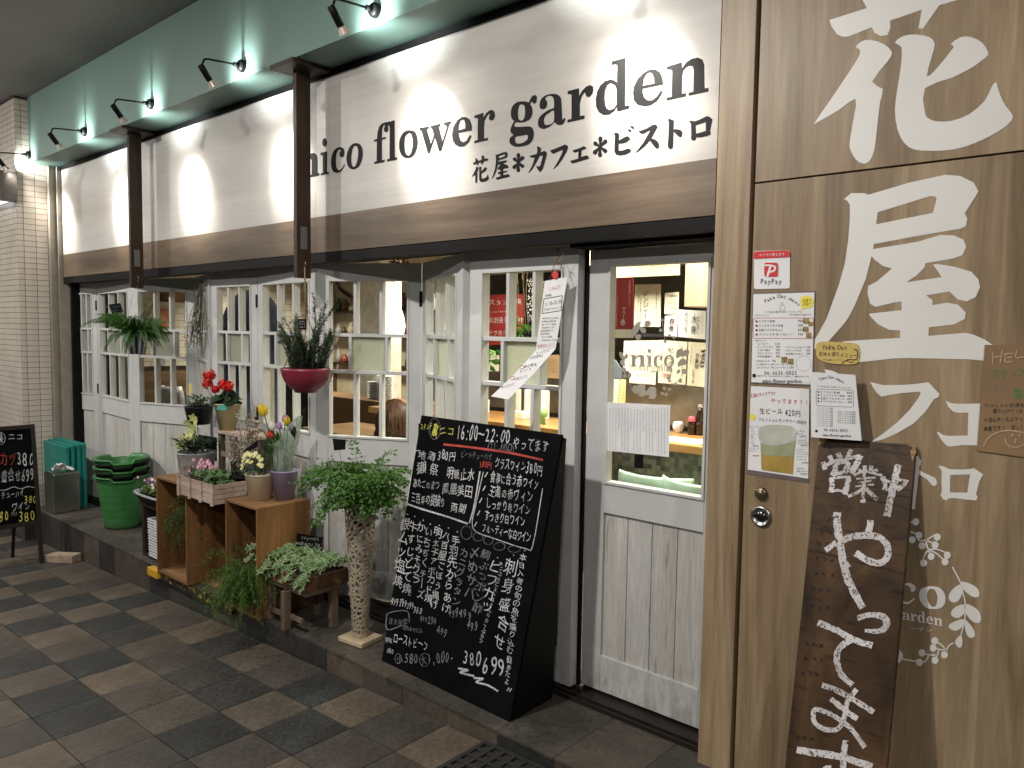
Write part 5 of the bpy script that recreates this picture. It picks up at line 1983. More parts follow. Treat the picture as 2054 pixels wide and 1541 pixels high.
# ---- metal tin with paper towel
TN = empty('square_tin', (-6.78, -.19, 0), 'tall square metal tin with a crumpled white paper sheet on top', 'tin')
A, Bq, Cq = Vector((-6.69, -.292, 0)), Vector((-6.62, -.10, 0)), Vector((-6.90, -.285, 0))
ex = Vector((1, 0, 0))
mb = MB()
tz_ = .320
P = [(-6.86, -.300), (-6.655, -.300), (-6.655, -.105), (-6.86, -.105)]
mb.hexa([(x, y, .001) for x, y in P] + [(x, y, tz_) for x, y in P])
part(mb, 'tin_body', plain('tin_plate', (0.30, 0.31, 0.28), .28, .9, var=.1, scale=8), TN, bevel=.008)
mb = MB()
mb.lathe([(.07, 0), (.073, .003), (.077, .0)], (-6.757, -.20, tz_ + .0005), 24)
mb.box((-6.8595, -.2995, tz_ - .001), (-6.656, -.2925, tz_ + .004))
mb.box((-6.6625, -.292, tz_ - .001), (-6.656, -.1055, tz_ + .004))
part(mb, 'tin_rim', M_STEEL, TN)
PPP = empty('paper_towel', (-6.72, -.2, tz_ + .004), 'crumpled white paper sheet lying on the square tin', 'paper')
mb = MB()
N = 9
for i in range(N):
    for j in range(N):
        u_, v_ = i / (N - 1) - .5, j / (N - 1) - .5
        mb.v.append(Vector((-6.72 + u_ * .13, -.21 + v_ * .13, tz_ + .012 + .028 * abs(math.sin(u_ * 9 + v_ * 4)) * random.uniform(.6, 1.2) + (0.05 if (u_ > .1 and v_ < .1) else 0) * (.5 + u_))))
for i in range(N - 1):
    for j in range(N - 1):
        a_ = i * N + j
        mb.face((a_, a_ + N, a_ + N + 1, a_ + 1))
part(mb, 'paper_sheet', M_PAPER, PPP, solid=.001)

# ---- teal plastic crates / lids standing against the jamb
M_TEALP = plain('teal_plastic', (0.010, 0.20, 0.165), .4, var=.06, scale=4)
GT = 'teal plastic boards standing stacked beside the jamb'
for i, (dy, dx, h, lb) in enumerate(((0.0, 0.0, .505, 'front teal plastic folding box in the upright stack'), (.035, .02, .515, 'second teal plastic folding box in the upright stack'), (.07, .05, .525, 'third teal plastic folding box in the upright stack'), (.10, .07, .53, 'rearmost teal plastic folding box, against the white door'))):
    root = empty('folding_box', (-7.05 + dx, -.15 + dy, .001), lb, 'box', GT)
    x0_, x1_, y0_ = -7.36 + dx, -6.80 + dx, -.15 + dy
    mb = MB()
    mb.box((x0_, y0_, .001), (x1_, y0_ + .026, h))
    part(mb, 'box_panel', M_TEALP, root, bevel=.006)
    mb = MB()
    mb.box((x0_ - .004, y0_ - .004, h - .03), (x1_ + .006, y0_ - .0005, h - .004))
    mb.box((x0_ + .06, y0_ - .003, .08), (x1_ - .06, y0_ - .0005, .09))
    mb.box((x0_ + .06, y0_ - .003, h - .13), (x1_ - .06, y0_ - .0005, h - .12))
    part(mb, 'rim', M_TEALP, root, bevel=.001)

# ---- brick on the pavement
mb = MB()
bxy = [PY(0)] and None
zb = gz(-6.2)
mb.hexa([(-6.17, -.52, zb), (-5.97, -.405, zb), (-6.02, -.325, zb), (-6.22, -.44, zb), (-6.17, -.52, zb + .055), (-5.97, -.405, zb + .062), (-6.02, -.325, zb + .062), (-6.22, -.44, zb + .055)])
br = mb.build('paving_brick', stone('pale_brick', (0.25, 0.2, 0.15), (0.45, 0.37, 0.28)), bevel=.004)
tag(br, 'loose pale brick lying on the pavement against the step', 'brick', kind='thing')

# ---- ivy box on a stool
IB = empty('ivy_box', (-3.28, -.22, .21), 'shallow brown wooden tray full of variegated ivy on a small stool', 'planter')
ix0, ix1, iy0, iy1, iz0, iz1 = -3.56, -3.135, -.335, -.075, .222, .292
M_IBW = wood('wet_brown_wood', (0.06, 0.03, 0.014), (0.19, 0.10, 0.05), 'x', 1.2, .6, bmp=.2)
for a, b in (((ix0, iy0, iz0), (ix1, iy0 + .014, iz1)), ((ix0, iy1 - .014, iz0), (ix1, iy1, iz1)), ((ix0, iy0 + .0145, iz0), (ix0 + .014, iy1 - .0145, iz1)), ((ix1 - .014, iy0 + .0145, iz0), (ix1, iy1 - .0145, iz1))):
    mb = MB()
    mb.box(a, b)
    part(mb, 'side_board', M_IBW, IB, bevel=.0015)
mb = MB()
mb.box((ix0 + .014, iy0 + .014, iz0 + .001), (ix1 - .014, iy1 - .014, iz1 - .02))
part(mb, 'soil', M_SOIL, IB)
mb = MB()
for i in range(230):
    u_ = random.random()
    p = Vector((ix0 - .06 + u_ * (ix1 - ix0 + .10), iy0 + random.uniform(-.035, .235), 0))
    hgt = .045 * math.sin(min(1, max(0, (p.y - iy0 + .06) / .25)) * 1.7)
    p.z = iz1 + random.uniform(-.01, .035) + max(0, hgt)
    if p.y < iy0 or p.x < ix0:
        p.z = iz1 + random.uniform(-.03, .03)
    ivyleaf(mb, p, Vector((0.15, -.55, .9)) + rv(.28), Vector((random.uniform(-.6, .6), -1, -.4)), random.uniform(.024, .040))
tag(part(mb, 'ivy_leaves', [M_IVYG, M_IVYC], IB), kind='stuff')
mb = MB()
for (x_, y_, z_) in ((-3.50, -.345, .27), (-3.44, -.35, .255), (-3.30, -.35, .262), (-3.64, -.33, .30), (-3.68, -.32, .335), (-3.62, -.33, .36), (-3.57, -.31, .385)):
    ivyleaf(mb, (x_, y_, z_), Vector((.2, -1, .5)) + rv(.1), (0, -.2, -1), .032)
part(mb, 'trailing_leaves', [M_IVYG, M_IVYC], IB)
PI = Plane((-3.33, -.12, .42), (.12, -1, .15))
mb = MB()
slab(mb, quad_px(PI, [(596, 1070), (648, 1078), (642, 1104), (588, 1098)]), PI.n, .003)
tg = part(mb, 'plant_label', M_BLACK, IB)
mb = MB()
write(mb, PI, (604, 1082), (640, 1086), 'アイビーヘデラ', 8, jit=.1)
write(mb, PI, (598, 1092), (642, 1098), 'お花小さい 350', 7, jit=.1)
mb.build('label_writing', M_CHALK, tg, local=mat_of(IB))
SL = empty('stool', (-3.27, -.21, 0), 'small weathered wooden stool under the ivy tray', 'stool')
for (a, b) in ((-3.30, -.335), (-3.155 - .01, -.15), (-3.49, -.30), (-3.36, -.10)):
    mb = MB()
    mb.box((a - .018, b - .018, .002), (a + .018, b + .018, .199))
    part(mb, 'leg', M_GREYW, SL, bevel=.0015)
mb = MB()
mb.box((-3.53, -.325, .20), (-3.14, -.08, .2215))
part(mb, 'seat', M_GREYW, SL, bevel=.0015)
for a, b in (((-3.285, -.325, .06), (-3.18, -.312, .082)), ((-3.47, -.322, .05), (-3.32, -.31, .072))):
    mb = MB()
    mb.box(a, b)
    part(mb, 'stretcher', M_GREYW, SL)

# ---- pierced metal stand with maidenhair fern
VX, VY = -2.925, -.165
VS = empty('pierced_stand', (VX, VY, 0), 'tall tapering pierced metal pedestal on a pale wooden base', 'pedestal')
mb = MB()
T_ = Matrix.Translation((VX, VY, 0)) @ Matrix.Rotation(.12, 4, 'Z')
mb.hexa([(-.08, -.07, .002), (.08, -.07, .002), (.08, .07, .002), (-.08, .07, .002), (-.08, -.07, .026), (.08, -.07, .026), (.08, .07, .026), (-.08, .07, .026)], 0, T_)
part(mb, 'base_board', wood('raw_pine', (.42, .33, .2), (.62, .52, .36), 'x', 1.5, .7), VS, bevel=.004)
rnd = random.Random(3)
cells = []
H_ = .655
for j in range(34):
    for i in range(12):
        cells.append(((i + .5 + rnd.uniform(-.42, .42)) / 12, (j + .5 + rnd.uniform(-.42, .42)) / 34 * H_))
NU, NV = 132, 250
import numpy as np
cu = np.array([c_[0] for c_ in cells])
cv_ = np.array([c_[1] for c_ in cells])
mb = MB()
rad = lambda z: .038 + .039 * (z / H_) ** 1.1
keep = np.zeros((NV, NU), bool)
for j in range(NV):
    z = (j + .5) / NV * H_
    r_ = rad(z)
    cr = 2 * math.pi * r_
    for_u = (np.arange(NU) + .5) / NU
    du = np.abs(for_u[:, None] - cu[None, :])
    du = np.minimum(du, 1 - du) * cr
    dz = (z - cv_)[None, :]
    D = np.sqrt(du * du * (1.0 + 0.5 * np.sin(cu * 40)[None, :] ** 2) + dz * dz * 0.8)
    D.sort(axis=1)
    keep[j] = (D[:, 1] - D[:, 0]) < .0080
    if j < 6 or j > NV - 9:
        keep[j] = True
for j in range(NV + 1):
    z = j / NV * H_
    r_ = rad(z)
    for k in range(NU):
        an = 2 * math.pi * k / NU
        mb.v.append(Vector((VX + r_ * math.cos(an), VY + r_ * math.sin(an), .027 + z)))
for j in range(NV):
    for k in range(NU):
        if keep[j, k]:
            k2 = (k + 1) % NU
            mb.face((j * NU + k, j * NU + k2, (j + 1) * NU + k2, (j + 1) * NU + k), 0, True)
part(mb, 'pierced_column', plain('champagne_metal', (0.50, 0.42, 0.31), .45, .35, var=.1, scale=14), VS, solid=.0016)
mb = MB()
mb.tube([(VX + .0775 * math.cos(a * .1963), VY + .0775 * math.sin(a * .1963), .684) for a in range(33)], .004, 8, 0, False)
part(mb, 'top_ring', plain('champagne_metal', (0.50, 0.42, 0.31)), VS)
MF = empty('maidenhair_fern', (VX, VY, .60), 'bright green maidenhair fern cascading from the pierced pedestal', 'fern')
mb = MB()
pot(mb, (VX, VY, .57), .045, .066, .12)
part(mb, 'pot', M_DARK, MF)
mb = MB()
sm = MB()
for i in range(120):
    an = random.uniform(0, 6.28)
    d = Vector((math.cos(an), math.sin(an) * (.75 if math.sin(an) > 0 else 1), random.uniform(.7, 3.0))).normalized()
    p = Vector((VX + math.cos(an) * .02, VY + math.sin(an) * .02, .69))
    L = random.uniform(.15, .33) * (.75 if d.y > .3 else 1)
    k = 15
    pts = []
    for j in range(k + 1):
        pts.append(p.copy())
        p = p + d * (L / k)
        d = (d + Vector((random.gauss(0, .05), random.gauss(0, .05), -.125 - .03 * random.random()))).normalized()
    sm.tube(pts[::5], .0008, 4, 0, False)
    for j in range(5, k + 1):
        s_ = (pts[j] - pts[j - 1]).cross(Vector((0, 0, 1))).normalized()
        for sg in (-1, 1):
            q = pts[j].copy()
            dd = (s_ * sg + (pts[j] - pts[j - 1]).normalized() * .5 + rv(.15)).normalized()
            ln = random.randint(2, 5)
            for z in range(ln):
                q = q + dd * .0095
                dd = (dd + Vector((0, 0, -.13))).normalized()
                roundleaf(mb, q + rv(.0025), Vector((0, -.5, .8)) + rv(.5), random.uniform(.0055, .0085), 0, 5, .1)
for (ox, n_) in ((-.26, 6), ):
    for i in range(n_):
        d = Vector((-1, -.25 + random.uniform(-.15, .15), 1.5 + random.uniform(-.2, .3))).normalized()
        p = Vector((VX, VY, .69))
        pts = [p.copy()]
        for j in range(18):
            p = p + d * .021
            d = (d + Vector((random.gauss(0, .03), random.gauss(0, .03), -.11))).normalized()
            pts.append(p.copy())
            if j > 8:
                for z in range(9):
                    roundleaf(mb, p + rv(.014), Vector((0, -.5, .8)) + rv(.5), random.uniform(.005, .008), 0, 5, .1)
        sm.tube(pts[::3], .0009, 4, 0, False)
tag(part(mb, 'foliage', M_MAID, MF), kind='stuff')
part(sm, 'stems', M_BLACK, MF)
mb = MB()
PM = PY(-.20)
slab(mb, quad_px(PM, [(667, 880), (693, 882), (692, 902), (670, 904)]), PM.n, .002)
mb.tube([PM.hit(681, 903), PM.hit(684, 925), Vector((VX - .02, VY, .70))], .001, 4)
part(mb, 'plant_tag', M_BLACK, MF)
# ================================================================== CHALKBOARDS, PAPERS, PLANK
# ---- the big leaning chalkboard (a wedge with closed black sides)
B0, B1 = PZ(0.0).hit(765, 1325), PZ(0.0).hit(1022, 1449)
T0, T1 = PY(-0.035).hit(845, 833), PY(-0.035).hit(1127, 872)
n_ = (B1 - B0).cross(T0 - B0)
PB = Plane(B0, n_)
T1 = PB.hit(1127, 872)
B1 = PB.hit(1022, 1449)
CB = empty('menu_chalkboard', (B0 + B1) / 2, 'big black chalkboard full of white Japanese menu writing standing on the step', 'chalkboard')
mb = MB()
slab(mb, [B0, B1, T1, T0], PB.n, .012)
part(mb, 'board_face', M_CHALKB, CB, bevel=.002)
for s, (b_, t_) in enumerate(((B0, T0), (B1, T1))):
    mb = MB()
    xin = Vector((1, 0, 0)) * (.012 if s == 0 else -.012)
    nn = PB.n * -.0125
    bk = Vector((b_.x + .0, 0.012, 0.002))
    tk = Vector((t_.x, t_.y + .03, t_.z - .02))
    L = [b_ + nn + Vector((0, 0, .001)), bk, tk, t_ + nn - Vector((0, 0, .01))]
    mb.hexa([L[0], L[0] + xin, L[1] + xin, L[1], L[3], L[3] + xin, L[2] + xin, L[2]])
    part(mb, 'side_panel', M_BLACK, CB)
W_ = MB()
D_ = MB()
Y_ = MB()
R_ = MB()
wr = lambda m_, a, b, t, h, **k: write(m_, PB, a, b, t, h * 1.08, jit=.16, **k)
zb_ = lambda x, y: (750 + x / 5.135, 820 + y / 5.135)
zc_ = lambda x, y: (740 + x / 3.8525, 1050 + y / 3.8525)
wr(Y_, zb_(478, 212), zb_(605, 210), 'スタンド', 14)
wr(Y_, zb_(585, 285), zb_(665, 290), '裏', 32)
wr(Y_, zb_(672, 262), zb_(830, 268), 'ニコ', 17)
stroke_on(D_, PB, csm([zb_(*q) for q in ell(628, 208, 58, 108, 12)]) + [zb_(686, 208)], .9, k=1)
wr(W_, zb_(840, 325), zb_(1070, 335), '16:00', 30, slant=.12)
wr(W_, zb_(1060, 305), zb_(1140, 320), '~', 26)
wr(W_, zb_(1140, 340), zb_(1400, 352), '22:00', 27, slant=.1)
wr(D_, zb_(1165, 415), zb_(1450, 445), '(21:30LO)', 15)
wr(W_, zb_(1430, 400), zb_(1800, 445), 'やってます', 25)
stroke_on(R_, PB, [zb_(718, 368), zb_(1000, 398), zb_(1400, 455), zb_(1745, 530)], 4.2)
wr(W_, zb_(450, 505), zb_(640, 525), '地酒', 19)
wr(W_, zb_(650, 520), zb_(840, 540), '380円', 18)
wr(D_, zb_(895, 495), zb_(1215, 530), 'ビールチューハイ', 14)
wr(W_, zb_(440, 660), zb_(540, 665), '獺', 22)
wr(W_, zb_(575, 665), zb_(660, 680), '祭', 21)
wr(W_, zb_(745, 700), zb_(1030, 740), '明鏡止水', 22)
wr(W_, zb_(400, 800), zb_(675, 830), 'あたごのまつ', 17)
wr(W_, zb_(700, 860), zb_(1015, 910), '鳳凰美田', 22)
wr(W_, zb_(380, 955), zb_(735, 1015), '三百年の掟破り', 21)
wr(W_, zb_(780, 1050), zb_(950, 1075), '両関', 20)
for P in ([(470, 430), (430, 440), (415, 500)], [(395, 640), (345, 970), (350, 990)]):
    stroke_on(W_, PB, [zb_(*q) for q in P], 1.8)
stroke_on(W_, PB, [zb_(*q) for q in ((345, 980), (500, 1035), (750, 1110), (970, 1185))], 3.4)
stroke_on(W_, PB, [zb_(*q) for q in ((985, 1180), (1035, 1000), (1095, 645))], 2.8)
stroke_on(W_, PB, [zb_(*q) for q in ((1130, 650), (1050, 1000), (1015, 1180), (1060, 1270), (1250, 1340), (1560, 1440), (1640, 1400), (1740, 820))], 1.6)
wr(R_, zb_(1085, 600), zb_(1215, 615), '380円', 13)
wr(W_, zb_(1240, 600), zb_(1560, 645), 'グラスワイン', 22)
wr(W_, zb_(1560, 655), zb_(1740, 690), '380円', 24)
for i, (x, y, t, x2, y2, h) in enumerate(((1195, 750, '食事に合う赤ワイン', 1700, 825, 22), (1180, 890, '王道の赤ワイン', 1640, 960, 22), (1150, 1015, 'しっかり赤ワイン', 1610, 1090, 21), (1135, 1145, 'すっきり白ワイン', 1560, 1205, 20), (1110, 1260, 'フルーティーな白ワイン', 1615, 1375, 19))):
    wr(W_, zb_(x, y), zb_(x2, y2), t, h)
    stroke_on(W_, PB, [zb_(x - 22 - i * 6, y - 95), zb_(x - 50 - i * 6, y - 45)], 2)
# columns, read from the right-hand one to the left
cols = [('本日入荷の旬の魚を盛り込む', (1195, 235), (1085, 1010), 14, W_), ('刺身盛合せ', (1110, 270), (1000, 980), 25, W_), ('ニコのビストロさんのカツぶカツ', (1030, 330), (860, 930), 8, W_),
        ('ビフカツ', (985, 290), (900, 700), 24, W_), ('鯛ぶつポン酢', (905, 200), (830, 700), 18, D_), ('〆めサバ', (825, 180), (775, 600), 19, D_), ('カニグラタン', (740, 190), (665, 640), 17, D_),
        ('手羽先からあげ', (675, 90), (590, 700), 18, W_), ('八百屋ごぼう揚げ', (605, 60), (500, 670), 15, W_), ('明太子アボカド焼', (535, 40), (455, 620), 15, W_), ('いちぢくチーズ', (465, 30), (395, 590), 14, W_),
        ('かにみそグラ', (410, 0), (355, 480), 15, W_), ('牛すじどて焼', (345, -30), (285, 560), 19, W_), ('銀ムツ塩焼', (290, -45), (215, 500), 19, W_)]
for t, a, b, h, m_ in cols:
    write(m_, PB, zc_(*a), zc_(*b), t, h * 1.12, vert=True, jit=.17)
    if m_ is W_ and h > 13:
        p_ = zc_(a[0] + 8, a[1] - 28)
        stroke_on(m_, PB, [p_, (p_[0] + 1.5, p_[1] + 2)], 1.8)
for t, a, b, h, m_ in (('499', (165, 620), (225, 640), 15, W_), ('399', (230, 640), (290, 655), 15, W_), ('399', (290, 655), (345, 668), 14, W_), ('380', (340, 690), (412, 700), 14, W_), ('499', (390, 750), (450, 770), 13, D_), ('299', (450, 775), (522, 792), 15, D_),
                       ('499', (610, 720), (690, 735), 19, D_), ('499', (690, 720), (790, 745), 17, D_), ('499', (750, 810), (835, 840), 19, D_), ('499', (520, 850), (600, 880), 17, D_), ('380', (720, 1080), (870, 1120), 30, W_), ('699', (865, 1150), (1050, 1190), 34, W_),
                       ('週末限定', (150, 775), (300, 800), 15, D_), ('信州鷹町ビル', (260, 820), (415, 848), 9, D_), ('特製', (125, 915), (180, 925), 11, W_), ('ローストビーフ', (185, 915), (455, 985), 21, W_), ('880', (135, 1000), (190, 1010), 10, W_),
                       ('小580', (205, 1075), (385, 1090), 20, D_), ('大1,000-', (395, 1090), (660, 1075), 22, D_)):
    wr(m_, zc_(*a), zc_(*b), t, h, slant=.1)
for c_, rx, ry in (((755, 72), 42, 52), ((845, 105), 38, 32), ((925, 130), 36, 34), ((1010, 178), 44, 30), ((1125, 198), 48, 26), ((228, 1045), 24, 38), ((432, 1055), 40, 50)):
    L = csm([zc_(*q) for q in ell(c_[0], c_[1], rx, ry, 10)])
    stroke_on(D_, PB, L + [L[0]], .9, k=1)
for P, w_, m_ in (([(690, 1120), (770, 1135), (705, 1150), (815, 1180)], 4.0, W_), ([(812, 1195), (885, 1200), (830, 1225), (920, 1250), (1000, 1297)], 3.6, W_), ([(140, 700), (200, 680), (300, 680), (315, 765)], 1.8, D_), ([(140, 700), (142, 820), (250, 790)], 2.4, D_), ([(1085, 1270), (1068, 1295)], 2, W_), ([(1105, 1275), (1088, 1300)], 2, W_)):
    stroke_on(m_, PB, [zc_(*q) for q in P], w_)
write(W_, PB, zc_(1090, 1030), zc_(1065, 1250), '勧めたよ', 10, vert=True, jit=.2)
part(W_, 'white_writing', M_CHALK, CB)
part(D_, 'faded_writing', M_CHALKDIM, CB)
part(Y_, 'yellow_writing', M_CHALKY, CB)
part(R_, 'red_writing', M_CHALKR, CB)

# ---- A-board standing across the walk on the left
XB = -6.15
zg = gz(XB)
tp = PX(-6.27).hit(70, 851)
bt = Vector((-6.15, -.52, zg))
AB = empty('chalk_a_board', (XB, -.85, zg), 'dark chalkboard easel with prices 380 and 699 standing on the pavement by the step end', 'chalkboard')
z1_ = tp.z
y1_ = tp.y
lean = (tp.x - XB) / (z1_ - zg)
ax = lambda z: XB + lean * (z - zg)
PA = Plane((ax(0), y1_, 0), (1, 0, -lean))


def abx(nm, ya, yb, za, zb2, th=.02, mat=None, xo=0):
    m_ = MB()
    m_.hexa([(ax(za) - th + xo, ya, za), (ax(za) + xo, ya, za), (ax(za) + xo, yb, za), (ax(za) - th + xo, yb, za),
             (ax(zb2) - th + xo, ya, zb2), (ax(zb2) + xo, ya, zb2), (ax(zb2) + xo, yb, zb2), (ax(zb2) - th + xo, yb, zb2)])
    return part(m_, nm, mat, AB, bevel=.002)


M_FR = wood('blackened_frame_wood', (0.012, 0.009, 0.008), (0.035, 0.024, 0.018), 'z', 1, .5)
zl = PX(-6.17).hit(80, 1052).z
abx('leg', y1_ - .028, y1_, zg, z1_, .022, M_FR)
abx('leg', y1_ - .62, y1_ - .592, zg, z1_, .022, M_FR)
abx('top_rail', y1_ - .5915, y1_ - .0285, z1_ - .03, z1_ - .001, .021, M_FR)
abx('bottom_rail', y1_ - .5915, y1_ - .0285, zl - .0, zl + .028, .021, M_FR)
abx('board_face', y1_ - .5915, y1_ - .0285, zl + .0285, z1_ - .0305, .010, M_CHALKB, -.006)
for yy in (y1_ - .10, y1_ - .55):
    m_ = MB()
    m_.tube([(ax(z1_) - .03, yy, z1_ - .05), (XB - .36, yy, gz(XB - .36) + .003)], .013, 6)
    part(m_, 'back_leg', M_FR, AB)
PA = Plane((ax(0) - .0055, y1_, 0), (1, 0, -lean))
W_, Y_, R_ = MB(), MB(), MB()
za_ = lambda x, y: (x / 4.817, 830 + y / 4.817)
write(W_, PA, za_(75, 250), za_(225, 248), 'ニコ', 14, jit=.1)
write(W_, PA, za_(-45, 280), za_(40, 275), '裏', 26, jit=.1)
L = csm([za_(*q) for q in ell(0, 240, 50, 60, 10)])
stroke_on(W_, PA, L + [L[0]], 1.0, k=1)
write(R_, PA, za_(-90, 500), za_(160, 480), 'フカツ', 30, jit=.1, slant=.1)
write(W_, PA, za_(155, 505), za_(330, 500), '380', 30, jit=.1, slant=-.05)
write(W_, PA, za_(-60, 660), za_(205, 640), '身盛合せ', 27, jit=.1)
write(W_, PA, za_(205, 660), za_(330, 650), '699', 27, jit=.1)
stroke_on(W_, PA, [za_(*q) for q in ((0, 740), (60, 735), (130, 708), (200, 725), (270, 705), (340, 715))], 1.3)
write(W_, PA, za_(10, 820), za_(235, 795), 'チューハイ', 17, jit=.1)
write(Y_, PA, za_(225, 865), za_(355, 860), '380', 17, jit=.1)
write(W_, PA, za_(110, 940), za_(290, 925), 'ワイン', 19, jit=.1)
write(Y_, PA, za_(170, 1040), za_(340, 1028), '380', 22, jit=.1)
write(W_, PA, za_(105, 985), za_(165, 980), 'グラス', 8, jit=.1)
write(Y_, PA, za_(-60, 1045), za_(80, 1035), '380', 22, jit=.1)
part(W_, 'white_writing', M_CHALK, AB)
part(Y_, 'yellow_writing', M_CHALKY, AB)
part(R_, 'red_writing', M_CHALKR, AB)

# ---- lit box sign on the pillar
bs = empty('lit_box_sign', (-7.40, -.36, 2.62), 'small illuminated box sign in a dark metal frame on the pillar', 'sign')
mb = MB()
mb.box((-7.395, -.425, 2.50), (-7.30, -.3005, 2.735))
part(mb, 'side_case', plain('sign_case_metal', (0.13, 0.12, 0.11), .35, .6), bs, bevel=.003)
mb = MB()
mb.box((-7.9, -.420, 2.515), (-7.3955, -.31, 2.72))
part(mb, 'lit_face', emis('sign_face_light', (.9, .95, 1.0), 1.3), bs)

# ---- sign plank leaning on the right
PLK = empty('sign_plank', (-.82, -.12, 0), 'old dark brown plank hand-lettered in white, leaning on the oak panel', 'plank')
tl = PY(-.012).hit(1643, 879)
tr_ = PY(-.012).hit(1838, 892)
bl = PY(-.165).hit(1575, 1541)
brr = PY(-.165).hit(1780, 1541)
PP = Plane(tl, (tr_ - tl).cross(bl - tl))
tr_, bl, brr = PP.hit(1838, 892), PP.hit(1574, 1541), PP.hit(1779, 1541)
k_ = (bl.z + .01) / (tl.z - bl.z)
bl2, br2 = bl + (bl - tl) * k_, brr + (brr - tr_) * k_
mb = MB()
dx_ = (tr_ - tl).normalized()
up_ = (tl - bl).normalized()
slab(mb, [bl2, br2, tr_ - up_ * .012, tr_ - dx_ * .012, tl + dx_ * .012, tl - up_ * .012], PP.n, .018)
m_, nt, b = new_mat('stained_plank')
v = mapping(nt, (3, 3, 1.2))
c_ = ramp(nt, noise(nt, v, 2.0, 6, .6, .8), [(.3, (0.022, 0.012, 0.007)), (.5, (0.078, 0.042, 0.020)), (.75, (0.17, 0.098, 0.048))])
v2 = mapping(nt, (6, 6, 60))
c_ = mixc(nt, ramp(nt, noise(nt, v2, 1.0, 3, .7), [(.57, (0,) * 3), (.66, (.8,) * 3)]), c_, (0.012, 0.009, 0.007))
v3 = mapping(nt, (1, 1, 1))
c_ = mixc(nt, ramp(nt, noise(nt, v3, 7, 3, .6), [(.60, (0,) * 3), (.75, (.5,) * 3)]), c_, (0.14, 0.03, 0.02))
nt.links.new(c_, b.inputs['Base Color'])
b.inputs['Roughness'].default_value = .45
bump(nt, b, noise(nt, v3, 60, 5, .7), .3, .004)
part(mb, 'plank_board', m_, PLK, bevel=.003)
mb = MB()
for P in ([(1835, 895), (1838, 906), (1830, 925), (1826, 905)], [(1645, 880), (1660, 881), (1652, 889), (1641, 893)], [(1820, 892), (1836, 893), (1832, 898)]):
    poly_on(mb, PP, P, (), .0008)
part(mb, 'chipped_corner', plain('raw_chipped_wood', (.42, .26, .11), .8, var=.2, scale=80), PLK)
mb = MB()
s5 = (5.927, 1600, 880)
s6 = (3.6607, 1570, 1120)


def ck(pts, w, sp, r=.22):
    ck.i += 1
    stroke_on(mb, PP, pts, w, .0010 + ck.i * .00003, 0, sp, rough=r, k=7)


ck.i = 0
# ei
for P, w in (([(300, 280), (330, 370)], 55), ([(380, 200), (410, 270)], 55), ([(480, 170), (510, 230)], 60), ([(640, 130), (590, 220)], 50), ([(320, 330), (450, 270), (600, 235), (750, 210)], 42), ([(750, 200), (700, 310), (640, 415)], 75), ([(430, 310), (450, 360), (410, 440)], 65), ([(430, 320), (530, 285), (610, 280)], 35), ([(600, 280), (590, 340), (560, 410)], 62), ([(440, 430), (540, 400)], 40),
             ([(400, 460), (410, 540), (395, 640)], 62), ([(400, 480), (500, 460), (630, 455)], 32), ([(610, 460), (590, 560), (560, 665)], 68), ([(390, 625), (470, 615), (550, 620)], 32)):
    ck(P, w, s5)
# gyou
for P, w in (([(735, 360), (750, 410)], 35), ([(800, 320), (800, 400)], 48), ([(880, 320), (870, 380)], 45), ([(950, 370), (890, 400)], 40), ([(670, 440), (800, 390), (1010, 440)], 30), ([(700, 480), (800, 470), (930, 465)], 24), ([(720, 525), (800, 510), (880, 505)], 24), ([(690, 570), (800, 555), (910, 545)], 24), ([(795, 400), (790, 560), (775, 700), (775, 765)], 42), ([(790, 580), (710, 640), (600, 690)], 38), ([(810, 590), (880, 660), (950, 725)], 48), ([(745, 740), (810, 740)], 40)):
    ck(P, w, s5)
# naka
for P, w in (([(1195, 305), (1160, 480), (1110, 700), (1060, 925)], 78), ([(1010, 455), (1040, 530), (1040, 610)], 60), ([(1020, 480), (1090, 510), (1200, 490), (1320, 510)], 34), ([(1300, 500), (1260, 560), (1180, 610)], 45), ([(1040, 605), (1120, 590), (1230, 570)], 42)):
    ck(P, w, s5)
# ya
ck([(475, 875), (470, 1000), (500, 1200), (545, 1450), (600, 1541)], 92, s5, .12)
ck([(335, 1330), (390, 1290), (470, 1230)], 62, s5)
ck([(540, 1210), (650, 1165), (850, 1150), (1000, 1190), (1075, 1300), (1060, 1420), (960, 1480), (820, 1440), (690, 1355)], 80, s5, .12)
ck([(870, 970), (860, 1050), (840, 1115)], 80, s5, .1)
ck([(440, 0), (470, 130), (530, 260), (590, 365)], 55, s6, .15)
# small tsu
ck([(550, 440, 40), (640, 415, 38), (740, 430, 50), (765, 490, 48), (710, 535, 38), (605, 530, 25)], 42, s6, .15)
# te
ck([(260, 470), (400, 530), (530, 600), (660, 640)], 46, s6, .15)
ck([(500, 600), (420, 660), (400, 740), (430, 850), (515, 930)], 46, s6, .15)
# ma
ck([(290, 930), (400, 970), (560, 1060), (670, 1130)], 40, s6, .15)
ck([(355, 1030), (440, 1100), (550, 1180)], 40, s6, .15)
ck([(545, 960), (480, 1050), (450, 1180), (400, 1255), (300, 1250), (230, 1190), (240, 1110), (320, 1130), (430, 1190), (520, 1270), (605, 1390)], 36, s6, .15)
